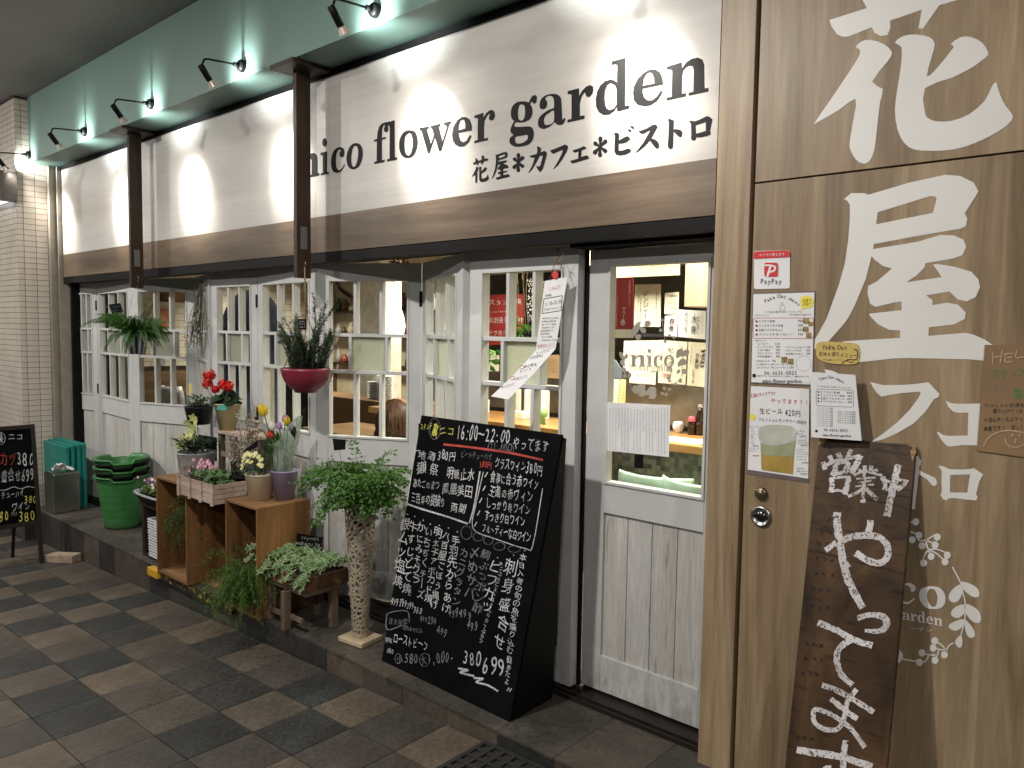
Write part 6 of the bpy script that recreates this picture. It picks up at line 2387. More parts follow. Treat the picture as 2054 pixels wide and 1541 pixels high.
# su
ck([(105, 1405), (250, 1430), (420, 1455), (660, 1530)], 52, s6, .12)
ck([(465, 1335), (450, 1450), (440, 1600), (400, 1750), (260, 1800), (200, 1700), (300, 1560), (360, 1540)], 46, s6, .12)
part(mb, 'chalk_lettering', M_CHALKP, PLK)
mb = MB()
for i, (x, y, w_) in enumerate(((1650, 893, 20), (1655, 1040, 30), (1640, 1065, 34), (1636, 1090, 40), (1632, 1118, 44), (1628, 1150, 48), (1625, 1180, 44), (1622, 1215, 46), (1612, 1290, 44), (1608, 1320, 48), (1604, 1350, 40), (1592, 1480, 44))):
    scribble(mb, PP, (x, y), (x + w_, y + 5), 15, seed=400 + i, off=.0007, w=2.2)
part(mb, 'old_stencil_marks', plain('stencil_ink', (.012, .010, .009), .6), PLK)

# ---- papers on the oak panel
def sheet(name, pl, pts, label, cat, mat, group=None, th=.0015, off=.002, kind='thing', parent=None):
    c_ = sum((pl.hit(*p, off) for p in pts), Vector()) / len(pts)
    root = empty(name, c_, label, cat, group)
    m_ = MB()
    slab(m_, quad_px(pl, pts, off), pl.n, th)
    part(m_, 'sheet', mat, root)
    return root


def ink(root, mb_, mat, nm='print'):
    return part(mb_, nm, mat, root)


def rrect(x0, y0, x1, y1, r, sh=0.0):
    L = []
    for (cx, cy, a0) in ((x1 - r, y0 + r, -90), (x1 - r, y1 - r, 0), (x0 + r, y1 - r, 90), (x0 + r, y0 + r, 180)):
        for a in range(0, 91, 30):
            an = math.radians(a0 + a)
            L.append((cx + r * math.cos(an), cy + r * math.sin(an) + sh * (cx + r * math.cos(an) - x0)))
    return L


zd_ = lambda x, y: (1490 + x / 4.533, 480 + y / 4.533)
ze_ = lambda x, y: (1490 + x / 4.533, 740 + y / 4.533)
OFF = .0045
pp = sheet('payment_sticker', SG, [zd_(*q) for q in rrect(103, 108, 430, 455, 20, -.02)], 'square white payment sticker with red top band and red P logo', 'sticker', M_PAPER)
mb = MB()
poly_on(mb, SG, [zd_(*q) for q in ((105, 178), (104, 135), (112, 118), (130, 112), (410, 103), (428, 112), (432, 130), (430, 162))], (), OFF)
poly_on(mb, SG, [zd_(*q) for q in rrect(200, 214, 322, 340, 18)], (), OFF)
part(mb, 'red_band', plain('sticker_red', (.62, .015, .02), .5, var=.02), pp)
mb = MB()
write(mb, SG, zd_(150, 158), zd_(388, 148), 'ペイペイ使えます', 6.5, off=OFF + .0006)
stroke_on(mb, SG, [zd_(*q) for q in ((258, 250), (240, 300), (228, 342))], 4.5, OFF + .0006)
stroke_on(mb, SG, [zd_(*q) for q in ((203, 240), (240, 238), (290, 248), (300, 270), (280, 292), (240, 300))], 3.6, OFF + .0008)
part(mb, 'white_marks', M_PAPER, pp)
mb = MB()
write(mb, SG, zd_(162, 405), zd_(358, 405), 'PayPay', 11, off=OFF)
ink(pp, mb, M_INK)

FRm = plain('menu_sleeve_edge', (.16, .13, .13), .35)
mn = sheet('takeout_menu', SG, [zd_(*q) for q in ((92, 490), (662, 470), (640, 1335), (75, 1310))], 'white take out menu sheet with a red boxed list under the payment sticker', 'menu', FRm)
mb = MB()
slab(mb, [SG.hit(*zd_(*q), .0035) for q in ((100, 500), (655, 485), (632, 1322), (82, 1300))], SG.n, .0012)
part(mb, 'paper', M_PAPER, mn)
K = MB()
R2 = MB()
for i, ch in enumerate('Take Out menu'):
    t = i / 12
    x_ = 215 + 290 * t
    y_ = 605 - 75 * math.sin(math.pi * (0.08 + .84 * t)) + 10 * t
    write(K, SG, zd_(x_ - 13, y_), zd_(x_ + 16, y_ - 14 * math.cos(math.pi * t)), ch, 8.5, off=OFF, fill=1.3)
stroke_on(K, SG, [zd_(*q) for q in ((340, 645), (388, 645), (386, 610), (370, 600), (368, 575), (358, 575), (356, 600), (342, 612), (340, 645))], .5, OFF, k=1)
write(K, SG, zd_(205, 672), zd_(545, 668), '(11:30~20:00(19:00オーダーストップ))', 4.5, off=OFF)
write(K, SG, zd_(112, 700), zd_(245, 698), '《おススメメニュー》', 4, off=OFF)
write(K, SG, zd_(420, 694), zd_(625, 692), '＊全て税込みお値段のみ', 4, off=OFF)
for i, (t, p_) in enumerate((('ビフカツ定食', '900'), ('ミックスフライ定食', '900'), ('日替りパスタセット', '850'), ('スパイスチキンカレー', '900'))):
    y_ = 755 + i * 40
    poly_on(K, SG, [zd_(130 + 10 * math.cos(a * .785), y_ - 8 + 10 * math.sin(a * .785)) for a in range(8)], (), OFF)
    write(K, SG, zd_(148, y_), zd_(148 + 25 * len(t) + (60 if i == 3 else 0), y_), t, 5.5, off=OFF)
    write(K, SG, zd_(505, y_), zd_(552, y_), p_, 5.5, off=OFF)
L = [zd_(*q) for q in rrect(98, 716, 648, 902, 20)]
stroke_on(R2, SG, L + [L[0]], .7, OFF, k=1)
write(K, SG, zd_(112, 928), zd_(220, 928), '《単品メニュー》', 4, off=OFF)
for i, t in enumerate(('・ビフカツ     630', '・ミックスフライ  680', '・ごぼう揚げ    380', '・ポテトフライ   450', '・手羽先唐揚げ   380')):
    write(K, SG, zd_(115, 958 + i * 29), zd_(342, 958 + i * 29), t, 4.5, off=OFF)
for i, t in enumerate(('・カニクリームコロッケ 390', '・ポテトサラダ    450', '・自家製ピクルス   390')):
    write(K, SG, zd_(375, 990 + i * 30), zd_(618, 990 + i * 30), t, 4.5, off=OFF)
for i, t in enumerate(('・本日のパスタ  780', '・だし巻きサンド 649 (ハーフサイズ 405)', '・エビカツサンド 735 (ハーフサイズ 500)')):
    write(K, SG, zd_(112, 1115 + i * 30), zd_(305 if i == 0 else 470, 1115 + i * 30), t, 4.5, off=OFF)
write(K, SG, zd_(198, 1232), zd_(498, 1232), '06-6636-0025', 8.5, off=OFF)
write(K, SG, zd_(135, 1248), zd_(605, 1255), '期間限定です、お店の空き状況により変更あり、お電話予約もどうぞ', 3.2, off=OFF)
serif(K, SG, zd_(182, 1296), zd_(540, 1300), 'nico flower garden', OFF, 1.2)
L = csm([zd_(*q) for q in ell(556, 1130, 68, 70, 12)])
stroke_on(K, SG, L + [L[0]], .35, OFF, k=1)
poly_on(K, SG, [zd_(*q) for q in ell(108, 1240, 18, 18, 12)], (), OFF)
ink(mn, K, M_INK)
part(R2, 'red_box', M_REDINK, mn)
mb = MB()
poly_on(mb, SG, csm([zd_(*q) for q in ((525, 560), (545, 525), (600, 515), (640, 540), (648, 580), (620, 620), (570, 630), (535, 640), (540, 610))]), (), OFF)
part(mb, 'yellow_balloon', plain('yellow_print', (.85, .72, .06), .6, var=.02), mn)
mb = MB()
write(mb, SG, zd_(548, 570), zd_(628, 570), 'お家で', 7, off=OFF + .0005)
write(mb, SG, zd_(545, 602), zd_(635, 602), '2次会!?', 7, off=OFF + .0005)
part(mb, 'balloon_print', M_INK, mn)
for (x, y, s) in ((580, 742, 26), (622, 770, 20), (577, 820, 24), (604, 873, 24), (382, 1096, 26), (440, 1110, 24)):
    mb = MB()
    poly_on(mb, SG, [zd_(x - s, y - s), zd_(x + s, y - s), zd_(x + s, y + s), zd_(x - s, y + s)], (), OFF + .0003)
    part(mb, 'food_photo', plain('food_print', (.38, .26, .08), .6, var=.35, scale=160), mn)

bm = sheet('beer_menu', SG, [ze_(*q) for q in ((73, 152), (613, 178), (600, 1036), (35, 955))], 'white drinks poster with a glass of beer below the take out menu', 'menu', FRm)
mb = MB()
slab(mb, [SG.hit(*ze_(*q), .0035) for q in ((78, 156), (610, 182), (598, 998), (48, 915))], SG.n, .0012)
part(mb, 'paper', M_PAPER, bm)
K, R2 = MB(), MB()
write(R2, SG, ze_(75, 260), ze_(312, 232), 'お酒のテイクアウト', 9, off=OFF)
write(R2, SG, ze_(255, 305), ze_(612, 325), 'やってます！！', 10.5, off=OFF)
write(K, SG, ze_(155, 405), ze_(370, 408), '生ビール', 13, off=OFF)
write(K, SG, ze_(385, 425), ze_(532, 432), '420円', 14, off=OFF)
write(K, SG, ze_(145, 470), ze_(485, 492), 'フレッシュレモンサワー', 8, off=OFF)
write(K, SG, ze_(492, 498), ze_(580, 505), '490円', 8, off=OFF)
for i, t in enumerate(('(チューハイ)', '・ゆず', '・ライム', '・カルピス', '・巨峰', '・プレーン', '・トマト', '・すだち', '   420円', 'ピンクグレープ', 'マスカット', '', '   440円')):
    if t:
        write(K, SG, ze_(62, 530 + i * 22), ze_(62 + 13 * len(t), 532 + i * 22), t, 3.8, off=OFF)
for y_, t in ((570, 'ハイボール'), (592, '黒ビール'), (618, '  420円'), (655, 'レモンビール'), (678, 'ハニーハイボール'), (700, '   450円'), (740, 'ピーチワイン'), (762, 'カシスオレンジ'), (782, 'ファジーネーブル'), (804, 'カシスソーダ'), (828, 'ピーチソーダ'), (858, '    420円'), (910, '赤白グラス'), (935, '梅酒ハイボール'), (960, '   420円')):
    write(K, SG, ze_(495, y_), ze_(495 + 14 * len(t), y_ + 3), t, 3.8, off=OFF)
ink(bm, K, M_INK)
part(R2, 'red_print', M_REDINK, bm)
mb = MB()
poly_on(mb, SG, csm([ze_(*q) for q in ((145, 560), (180, 520), (300, 507), (440, 520), (490, 565), (485, 640), (420, 672), (320, 695), (220, 690), (160, 660))]), (), OFF)
part(mb, 'foam_print', plain('foam_print', (.50, .53, .46), .6, var=.08, scale=30), bm)
mb = MB()
poly_on(mb, SG, [ze_(*q) for q in ((165, 672), (230, 695), (320, 698), (420, 675), (487, 645), (470, 800), (170, 780))], (), OFF)
part(mb, 'glass_print', plain('glass_print', (.34, .36, .22), .6, var=.1, scale=20), bm)
mb = MB()
poly_on(mb, SG, [ze_(*q) for q in ((170, 781), (470, 801), (460, 958), (175, 918))], (), OFF)
part(mb, 'beer_print', plain('beer_print', (.42, .28, .06), .6, var=.12, scale=20), bm)
mb = MB()
poly_on(mb, SG, csm([ze_(*q) for q in ((72, 420), (90, 405), (115, 425), (118, 455), (100, 468), (75, 455))]), (), OFF)
part(mb, 'yellow_mark', plain('yellow_print', (.85, .72, .06)), bm)

so = sheet('sticky_note', SG, [zd_(*q) for q in csm([(668, 1030), (672, 960), (720, 932), (860, 935), (1000, 942), (1058, 975), (1062, 1080), (1030, 1132), (900, 1138), (760, 1120), (690, 1085)])], 'yellow rounded handwritten Take Out note overlapping the big character', 'note', plain('note_yellow', (.62, .46, .14), .6, var=.05), off=.004)
K = MB()
write(K, SG, zd_(725, 1005), zd_(955, 1008), 'Take Out', 11, off=.0055, jit=.12)
write(K, SG, zd_(695, 1058), zd_(1045, 1075), 'お持ち帰りメニュー', 10, off=.0056, jit=.1)
write(K, SG, zd_(715, 1105), zd_(920, 1108), 'どうぞご自由にとって下さい', 5.5, off=.0055, jit=.1)
stroke_on(K, SG, [zd_(*q) for q in ((905, 1130), (960, 1095), (1040, 1090), (1045, 1010), (1015, 1005))], 1.6, .0057)
stroke_on(K, SG, [zd_(*q) for q in ((955, 1105), (980, 1120), (1010, 1112))], 1.2, .0057)
ink(so, K, M_INK)

# leaflet holder box with printed menu in a clear pocket
LH = empty('leaflet_holder', SG.hit(1680, 815), 'clear leaflet pocket with a wrinkled take out menu above the leaning plank', 'leaflet holder')
PF_ = Plane(SG.hit(1680, 815, .045), (0.10, -1, .04))
mb = MB()
fr_ = [PF_.hit(*ze_(*q)) for q in ((615, 28), (1022, 55), (1080, 655), (622, 622))]
slab(mb, fr_, PF_.n, .004)
part(mb, 'leaflet', M_PAPER, LH)
bk_ = [Vector((p.x, -.003, p.z)) for p in fr_]
mb = MB()
mb.hexa([fr_[3] - PF_.n * .0045, fr_[2] - PF_.n * .0045, bk_[2], bk_[3], fr_[0] - PF_.n * .0045 - Vector((0, 0, .03)), fr_[1] - PF_.n * .0045 - Vector((0, 0, .03)), bk_[1] - Vector((0, 0, .05)), bk_[0] - Vector((0, 0, .05))])
part(mb, 'holder_body', plain('clear_grey_plastic', (.22, .22, .20), .25, var=.03), LH)
K = MB()
for i, ch in enumerate('Take Out menu'):
    t = i / 12
    x_ = 705 + 200 * t
    y_ = 120 - 38 * math.sin(math.pi * (0.08 + .84 * t)) + 14 * t
    write(K, PF_, ze_(x_ - 9, y_), ze_(x_ + 11, y_ - 8 * math.cos(math.pi * t)), ch, 6.5, fill=1.3)
write(K, PF_, ze_(670, 165), ze_(985, 182), '(11:30~20:00 (19:00オーダーストップ))', 4)
for i, t in enumerate(('ビフカツ定食    900', 'ミックスフライ定食  900', '日替りパスタセット 850', 'スパイスチキンカレー 900')):
    y_ = 218 + i * 28
    poly_on(K, PF_, [ze_(688 + 8 * math.cos(a * .785), y_ - 8 + 8 * math.sin(a * .785)) for a in range(8)], (), .001)
    write(K, PF_, ze_(702, y_), ze_(995, y_ + 12), t, 4.6)
L = [ze_(*q) for q in rrect(668, 182, 1008, 335, 16, .04)]
stroke_on(K, PF_, L + [L[0]], .5, .001, k=1)
for i in range(9):
    y_ = 362 + i * 20
    write(K, PF_, ze_(660, y_), ze_(820, y_ + 6), '・ミックスフライ680', 3.6)
    if i < 6:
        write(K, PF_, ze_(840, y_ + 30), ze_(1025, y_ + 40), '・ポテトサラダ450', 3.6)
write(K, PF_, ze_(735, 565), ze_(955, 575), '06-6636-0025', 6.5)
serif(K, PF_, ze_(725, 606), ze_(985, 616), 'nico flower garden', .001, 1.2)
poly_on(K, PF_, [ze_(*q) for q in ell(670, 565, 13, 13, 10)], (), .001)
ink(LH, K, M_INK)

# brown kraft poster at the right edge
KP = sheet('kraft_poster', SG, [(1976, 693), (2130, 688), (2130, 927), (1960, 904)], 'brown kraft paper poster with chalky HELP lettering and a smiling face', 'poster', plain('kraft_paper', (.26, .165, .085), .85, var=.08, scale=3), off=.005)
zf_ = lambda x, y: (1780 + x / 5.135, 660 + y / 5.135)
mb = MB()
for P in ([(1090, 240), (1088, 355)], [(1190, 220), (1165, 355)], [(1090, 295), (1180, 280)], [(1215, 255), (1215, 340)], [(1215, 258), (1300, 252)], [(1215, 300), (1290, 290)], [(1215, 342), (1300, 335)], [(1340, 220), (1325, 295), (1420, 285)], [(1450, 210), (1445, 300)], [(1450, 215), (1500, 235), (1450, 260)],
          [(990, 1215), (1050, 1120), (1150, 1060), (1280, 1045), (1420, 1070)], [(1215, 1130), (1240, 1190), (1310, 1218), (1390, 1200), (1430, 1150)], [(1280, 1105), (1300, 1080)], [(1365, 1110), (1368, 1082)], [(1325, 1130), (1325, 1160), (1305, 1170)]):
    stroke_on(mb, SG, [zf_(*q) for q in P], 3.0, .0065)
part(mb, 'pale_chalk', chalk('buff_chalk', (.52, .36, .24), .3, .45, 200, .4), KP)
mb = MB()
write(mb, SG, zf_(1075, 500), zf_(1420, 480), 'スタッフ', 20, off=.0065, jit=.1)
write(mb, SG, zf_(1300, 720), zf_(1500, 715), '募集', 24, off=.0065, jit=.1)
part(mb, 'green_chalk', M_CHALKG, KP)
mb = MB()
write(mb, SG, zf_(1080, 625), zf_(1270, 625), '楽しい', 10, off=.0065)
part(mb, 'blue_chalk', M_CHALKBL, KP)
mb = MB()
for a, b, t, h in (((1000, 800), (1420, 800), 'いっしょにお店を', 9), ((1090, 860), (1450, 862), '盛り上げてくれる', 9), ((990, 955), (1450, 945), '今日はホールスタッフ', 10), ((995, 1045), (1220, 1035), '募集です！', 10), ((1280, 1030), (1450, 1030), '詳しくは', 10)):
    write(mb, SG, zf_(*a), zf_(*b), t, h, off=.0065, jit=.12, slant=.1)
ink(KP, mb, M_INK)

# ---- notice hanging in front of the door leaf
HN = empty('hanging_notice', PY(.03).hit(1118, 560), 'long laminated paper notice hung on twine before the door, its lower half curling away', 'notice')
zh = lambda x, y: (940 + x / 3.67, 480 + y / 3.67)
mb = MB()
PN = Plane(PY(.05).hit(1118, 560), (.25, -1, .05))
q_ = [PN.hit(*zh(*p)) for p in ((560, 308), (728, 275), (640, 806), (495, 818))]
slab(mb, q_, PN.n, .0012)
part(mb, 'upper_sheet', M_PAPER, HN)
PN2 = Plane(PN.hit(*zh(495, 818)), (PN.hit(*zh(640, 806)) - PN.hit(*zh(495, 818))).cross(PY(-.10).hit(*zh(165, 1155)) - PN.hit(*zh(495, 818))))
mb = MB()
slab(mb, [PN2.hit(*zh(*p)) for p in ((495, 819), (640, 807), (480, 990), (292, 1180), (165, 1157), (330, 1000))], PN2.n, .0012)
part(mb, 'lower_sheet', M_PAPER, HN)
mb = MB()
for P in ([(555, 440), (690, 415)], [(540, 548), (682, 525)], [(555, 440), (540, 548)], [(690, 415), (682, 525)]):
    stroke_on(mb, PN, [zh(*q) for q in P], 1.2, .001, k=1)
write(mb, PN, zh(562, 495), zh(688, 470), '11:30~20:00', 9)
write(mb, PN, zh(555, 530), zh(680, 510), '19:00オーダーストップ', 6)
write(mb, PN, zh(565, 425), zh(610, 418), '営業時間', 5)
for i, t in enumerate(('●不要不急の外出を自粛し', '●感染防止対策を徹底', '●テイクアウト営業中', ' 検温お願いします', '●短縮営業中です', '●年中無休', ' マスクの着用', ' ご来店お待ちしております')):
    write(mb, PN, zh(545 - i * 3, 590 + i * 23), zh(545 + 10 * len(t), 585 + i * 23), t, 4.2)
for i, (x, y, t) in enumerate(((500, 850, 'たった今だけに'), (450, 885, '大切な家族に'), (405, 950, '安心安全'), (370, 985, 'という'), (335, 1040, 'お店づくり'), (240, 1100, 'を心がけて'))):
    write(mb, PN2, zh(x, y), zh(x + 100, y - 22), t, 6.5, jit=.1)
ink(HN, mb, M_INK)
mb = MB()
write(mb, PN, zh(595, 385), zh(680, 365), '1/14~2/7', 9.5)
write(mb, PN, zh(508, 800), zh(635, 785), '乗り越えましょう！！', 7.5)
for c_ in ((392, 942), (322, 1022)):
    L = csm([zh(*q) for q in ell(c_[0], c_[1], 16, 12, 8)])
    stroke_on(mb, PN2, L + [L[0]], 1.0, .0011, k=1)
part(mb, 'red_print', M_REDINK, HN)
mb = MB()
top_ = PY(.085).hit(1119, 497)
for ex_ in (zh(600, 305), zh(700, 285)):
    e_ = PN.hit(*ex_, .003)
    mb.tube([e_, (e_ + top_) / 2 + Vector((.003, 0, 0)), top_], .0014, 4)
kn_ = PN.hit(1122, 522, .01)
for q in range(9):
    mb.tube([kn_, kn_ + Vector((random.uniform(-.03, .03), random.uniform(-.01, .01), random.uniform(-.04, .03)))], .0011, 4)
part(mb, 'twine', M_ROPE, HN)
mb = MB()
poly_on(mb, PN, [zh(*q) for q in ell(640, 265, 23, 30, 14)], (), .004)
part(mb, 'red_charm', plain('sticker_red', (.62, .015, .02)), HN)

# ---- handwritten letter taped on the sliding door, etched logo, red shelf strip behind the glass
PJ = PY(.188)
lt = sheet('handwritten_letter', PY(.166), [(1219, 807), (1345, 813), (1342, 917), (1219, 904)], 'sheet of dense vertical handwriting taped on the sliding door window', 'letter', M_PAPER)
mb = MB()
PL2 = PY(.166)
for i in range(20):
    x = 1340 - i * 6.1
    y0, y1 = 816 + i * .1, (912 if i % 4 else 870) - i * .5
    scribble(mb, PL2, (x, y0 + random.uniform(0, 5)), (x - .3, y1), 4.0, seed=200 + i, off=.0027, w=.45)
part(mb, 'handwriting', plain('blue_black_ink', (.10, .10, .16)), lt)
M_ETCH = plain('etched_vinyl', (.36, .33, .27), .6, var=.03)
EL = empty('etched_wreath', (-1.50, .187, 1.4), 'beige wreath and nico flower garden lettering stuck on the sliding door glass', 'decal')
PE = PY(.1945)
mb = MB()
sE = (4.817, 1150, 480)
serif(mb, PE, (1264, 727), (1353, 728), 'nico', .0014, 1.1)
serif(mb, PE, (1266, 741), (1350, 743), 'flower garden', .0014, 1.2)
write(mb, PE, (1277, 754), (1332, 755), 'ニコフラワーガーデン', 6, off=.0008)


def lf(a, b, w, m_=None):
    (x0, y0), (x1, y1) = a, b
    stroke_on(mb, PE, [(x0, y0, w * .15), (x0 + (x1 - x0) * .35, y0 + (y1 - y0) * .35, w * .8), (x0 + (x1 - x0) * .7, y0 + (y1 - y0) * .7, w), (x1, y1, w * .3)], w, .0008 + random.random() * .0004, 0, sE)


for a, b, w in (((560, 960), (640, 800), 60), ((600, 930), (650, 960), 60), ((640, 850), (700, 900), 50), ((690, 850), (740, 790), 60), ((500, 1180), (450, 1090), 40), ((500, 1230), (460, 1170), 45), ((510, 1290), (470, 1240), 45), ((520, 1330), (480, 1310), 45), ((540, 1350), (550, 1290), 38), ((505, 1160), (520, 1110), 38),
                ((1000, 1150), (1050, 1060), 65), ((1040, 1130), (1120, 1080), 60), ((1040, 1220), (1080, 1160), 70), ((1050, 1210), (1010, 1200), 60), ((1060, 1300), (1090, 1260), 60), ((1030, 1290), (1005, 1270), 50), ((1040, 1340), (1030, 1390), 40),
                ((570, 1450), (620, 1430), 60), ((600, 1490), (690, 1400), 80), ((640, 1520), (700, 1460), 60), ((700, 1500), (800, 1440), 80), ((730, 1541), (800, 1490), 60), ((560, 1440), (640, 1480), 60)):
    lf(a, b, w)
for c_ in ((860, 780), (845, 880), (890, 990), (930, 930), (975, 950), (930, 1370), (930, 1450), (990, 1400), (880, 1440), (900, 1500), (860, 1490)):
    poly_on(mb, PE, ell(c_[0], c_[1], 16, 17, 10), (), .0014, 0, sE)
for P in ([(860, 780), (870, 860), (890, 990)], [(1000, 980), (1050, 1060)], [(540, 1380), (560, 1440)], [(940, 1370), (980, 1410), (1010, 1370)]):
    stroke_on(mb, PE, P, 6, .0016, 0, sE)
part(mb, 'decal_print', M_ETCH, EL)

# ---- dried flowers hanging by the edge-on leaf
DF = empty('dried_flowers', PY(.10).hit(400, 590), 'bunch of dried flowers hanging upside down beside the edge-on door leaf', 'dried flowers')
mb = MB()
fl = MB()
tp_ = PY(.10).hit(404, 566)
for i in range(34):
    e_ = PY(random.uniform(.04, .10)).hit(random.gauss(392, 9), random.uniform(650, 700))
    mb.tube([tp_ + rv(.006), (tp_ + e_) / 2 + rv(.010), e_], .0016, 4)
    for z in range(7):
        leaf(fl, e_ + rv(.016) + Vector((0, 0, random.uniform(0, .10))), rv() + Vector((0, 0, -.8)), (0, -1, 0), random.uniform(.015, .035), .009, random.choice((0, 0, 1, 2)))
part(mb, 'stems', plain('dry_stem', (.08, .065, .04), .9), DF)
tag(part(fl, 'dried_petals', [plain('dry_leaf', (.12, .13, .08), .9), plain('dry_white', (.5, .48, .42), .9), plain('dry_crimson', (.16, .03, .05), .9)], DF), kind='stuff')

# ---- rubber mat on the pavement near the camera
MT = empty('rubber_mat', (-1.35, -.6, gz(-1.35)), 'black rubber mat with rows of oval holes on the pavement before the door', 'mat')
mx0, mx1, my0, my1 = -1.93, -.70, -.90, -.338
mb = MB()
hh = .010
nx, ny = 24, 11
for i in range(nx + 1):
    x = mx0 + (mx1 - mx0) * i / nx
    w_ = .009
    mb.hexa([(x - w_, my0, gz(x - w_)), (x + w_, my0, gz(x + w_)), (x + w_, my1, gz(x + w_)), (x - w_, my1, gz(x - w_))] + [(x - w_, my0, gz(x - w_) + hh), (x + w_, my0, gz(x + w_) + hh), (x + w_, my1, gz(x + w_) + hh), (x - w_, my1, gz(x - w_) + hh)])
for j in range(ny + 1):
    y = my0 + (my1 - my0) * j / ny
    w_ = .009
    mb.hexa([(mx0, y - w_, gz(mx0)), (mx1, y - w_, gz(mx1)), (mx1, y + w_, gz(mx1)), (mx0, y + w_, gz(mx0))] + [(mx0, y - w_, gz(mx0) + hh - .001), (mx1, y - w_, gz(mx1) + hh - .001), (mx1, y + w_, gz(mx1) + hh - .001), (mx0, y + w_, gz(mx0) + hh - .001)])
part(mb, 'mat_grid', plain('mat_rubber', (.018, .018, .018), .7), MT)
mb = MB()
mb.hexa([(mx0, my0, gz(mx0) - .0), (mx1, my0, gz(mx1)), (mx1, my1, gz(mx1)), (mx0, my1, gz(mx0)), (mx0, my0, gz(mx0) + .002), (mx1, my0, gz(mx1) + .002), (mx1, my1, gz(mx1) + .002), (mx0, my1, gz(mx0) + .002)])
part(mb, 'mat_base', plain('mat_rubber', (.018, .018, .018), .7), MT)
# ================================================================== INSIDE THE RESTAURANT
def struct_box(name, a, b, mat):
    m_ = MB()
    m_.box(a, b)
    return tag(m_.build(name, mat), kind='structure')


def thing_box(name, a, b, mat, label, cat, group=None, bevel=.003):
    m_ = MB()
    c_ = (Vector(a) + Vector(b)) / 2
    c_.z = a[2]
    root = empty(name, c_, label, cat, group)
    m_.box(a, b)
    part(m_, 'body', mat, root, bevel=bevel)
    return root


M_FLOORI = wood('interior_floor', (.10, .075, .05), (.20, .15, .10), 'x', .5, .5)
struct_box('interior_floor', (-9.2, .301, -.10), (-1.0, 4.6, .0), M_FLOORI)
struct_box('interior_ceiling', (-9.2, .145, 2.46), (-1.0, 4.6, 2.55), M_INTW)
struct_box('back_wall', (-9.2, 4.5, 0), (-1.0, 4.6, 2.46), M_INTW)
struct_box('end_wall', (-1.10, .31, 0), (-1.0, 4.5, 2.46), M_INTW)
M_BLOCK, nt, b = new_mat('painted_block_wall')
v = mapping(nt, (1, 1, 1), rot=(0, 0, 0))
sx = nt.nodes.new('ShaderNodeSeparateXYZ')
nt.links.new(v, sx.inputs[0])
cb = nt.nodes.new('ShaderNodeCombineXYZ')
nt.links.new(sx.outputs[1], cb.inputs[0])
nt.links.new(sx.outputs[2], cb.inputs[1])
bk = nt.nodes.new('ShaderNodeTexBrick')
bk.inputs['Scale'].default_value = 3.2
bk.inputs['Mortar Size'].default_value = .012
bk.inputs['Color1'].default_value = (.60, .55, .44, 1)
bk.inputs['Color2'].default_value = (.55, .50, .40, 1)
bk.inputs['Mortar'].default_value = (.30, .24, .15, 1)
nt.links.new(cb.outputs[0], bk.inputs['Vector'])
nt.links.new(bk.outputs[0], b.inputs['Base Color'])
bump(nt, b, bk.outputs['Fac'], -.4, .01)
struct_box('side_wall', (-9.2, .31, .0), (-8.8, 4.5, 2.46), M_BLOCK)
M_WAIN = wood('wainscot_wood', (.10, .06, .03), (.24, .15, .075), 'y', .6, .5)
struct_box('wainscot', (-8.8, .31, .0), (-8.77, 4.5, 1.0), M_WAIN)
struct_box('wainscot_rail', (-8.8, .31, 1.001), (-8.76, 4.5, 1.04), M_DKWOOD)
struct_box('kitchen_wall', (-4.55, 2.05, 0), (-1.11, 2.15, 2.46), plain('kitchen_dark_wall', (.10, .09, .075), .5))
# counter with wood top and mosaic front
CN = empty('counter', (-3.0, 1.6, 0), 'restaurant counter with orange wood top and small mosaic tile front', 'counter')
mb = MB()
mb.box((-4.9, 1.42, .835), (-1.12, 1.95, .882))
part(mb, 'counter_top', wood('counter_wood', (.36, .17, .055), (.55, .30, .11), 'x', .8, .35), CN, bevel=.003)
M_MOS, nt, b = new_mat('mosaic_tiles')
v = mapping(nt, (1, 1, 1))
sx = nt.nodes.new('ShaderNodeSeparateXYZ')
nt.links.new(v, sx.inputs[0])
fl_ = []
for o_ in (0, 2):
    mm_ = nt.nodes.new('ShaderNodeMath')
    mm_.operation = 'MULTIPLY'
    mm_.inputs[1].default_value = 34
    nt.links.new(sx.outputs[o_], mm_.inputs[0])
    ff_ = nt.nodes.new('ShaderNodeMath')
    ff_.operation = 'FLOOR'
    nt.links.new(mm_.outputs[0], ff_.inputs[0])
    fl_.append(ff_)
cb = nt.nodes.new('ShaderNodeCombineXYZ')
nt.links.new(fl_[0].outputs[0], cb.inputs[0])
nt.links.new(fl_[1].outputs[0], cb.inputs[1])
wn = nt.nodes.new('ShaderNodeTexWhiteNoise')
wn.noise_dimensions = '2D'
nt.links.new(cb.outputs[0], wn.inputs['Vector'])
nt.links.new(ramp(nt, wn.outputs['Value'], [(0, (.035, .035, .025)), (.25, (.075, .07, .05)), (.6, (.12, .11, .08)), (1, (.17, .16, .12))]), b.inputs['Base Color'])
b.inputs['Roughness'].default_value = .3
mb = MB()
mb.box((-4.85, 1.47, .001), (-1.12, 1.56, .8345))
part(mb, 'mosaic_front', M_MOS, CN)
PK2 = PY(1.468)
mb = MB()
slab(mb, quad_px(PK2, [(1273, 912), (1290, 912), (1290, 940), (1272, 939)]), PK2.n, .006)
part(mb, 'socket', M_BLACK, CN)
mb = MB()
mb.box((-4.9, 2.03, .90), (-1.12, 2.049, 1.25))
tag(mb.build('steel_backsplash', plain('dull_steel', (.40, .38, .33), .35, .8)), kind='structure')
struct_box('shelf_rail', (-4.5, 1.93, 1.235), (-1.12, 2.02, 1.26), plain('dull_steel', (.4, .38, .33)))
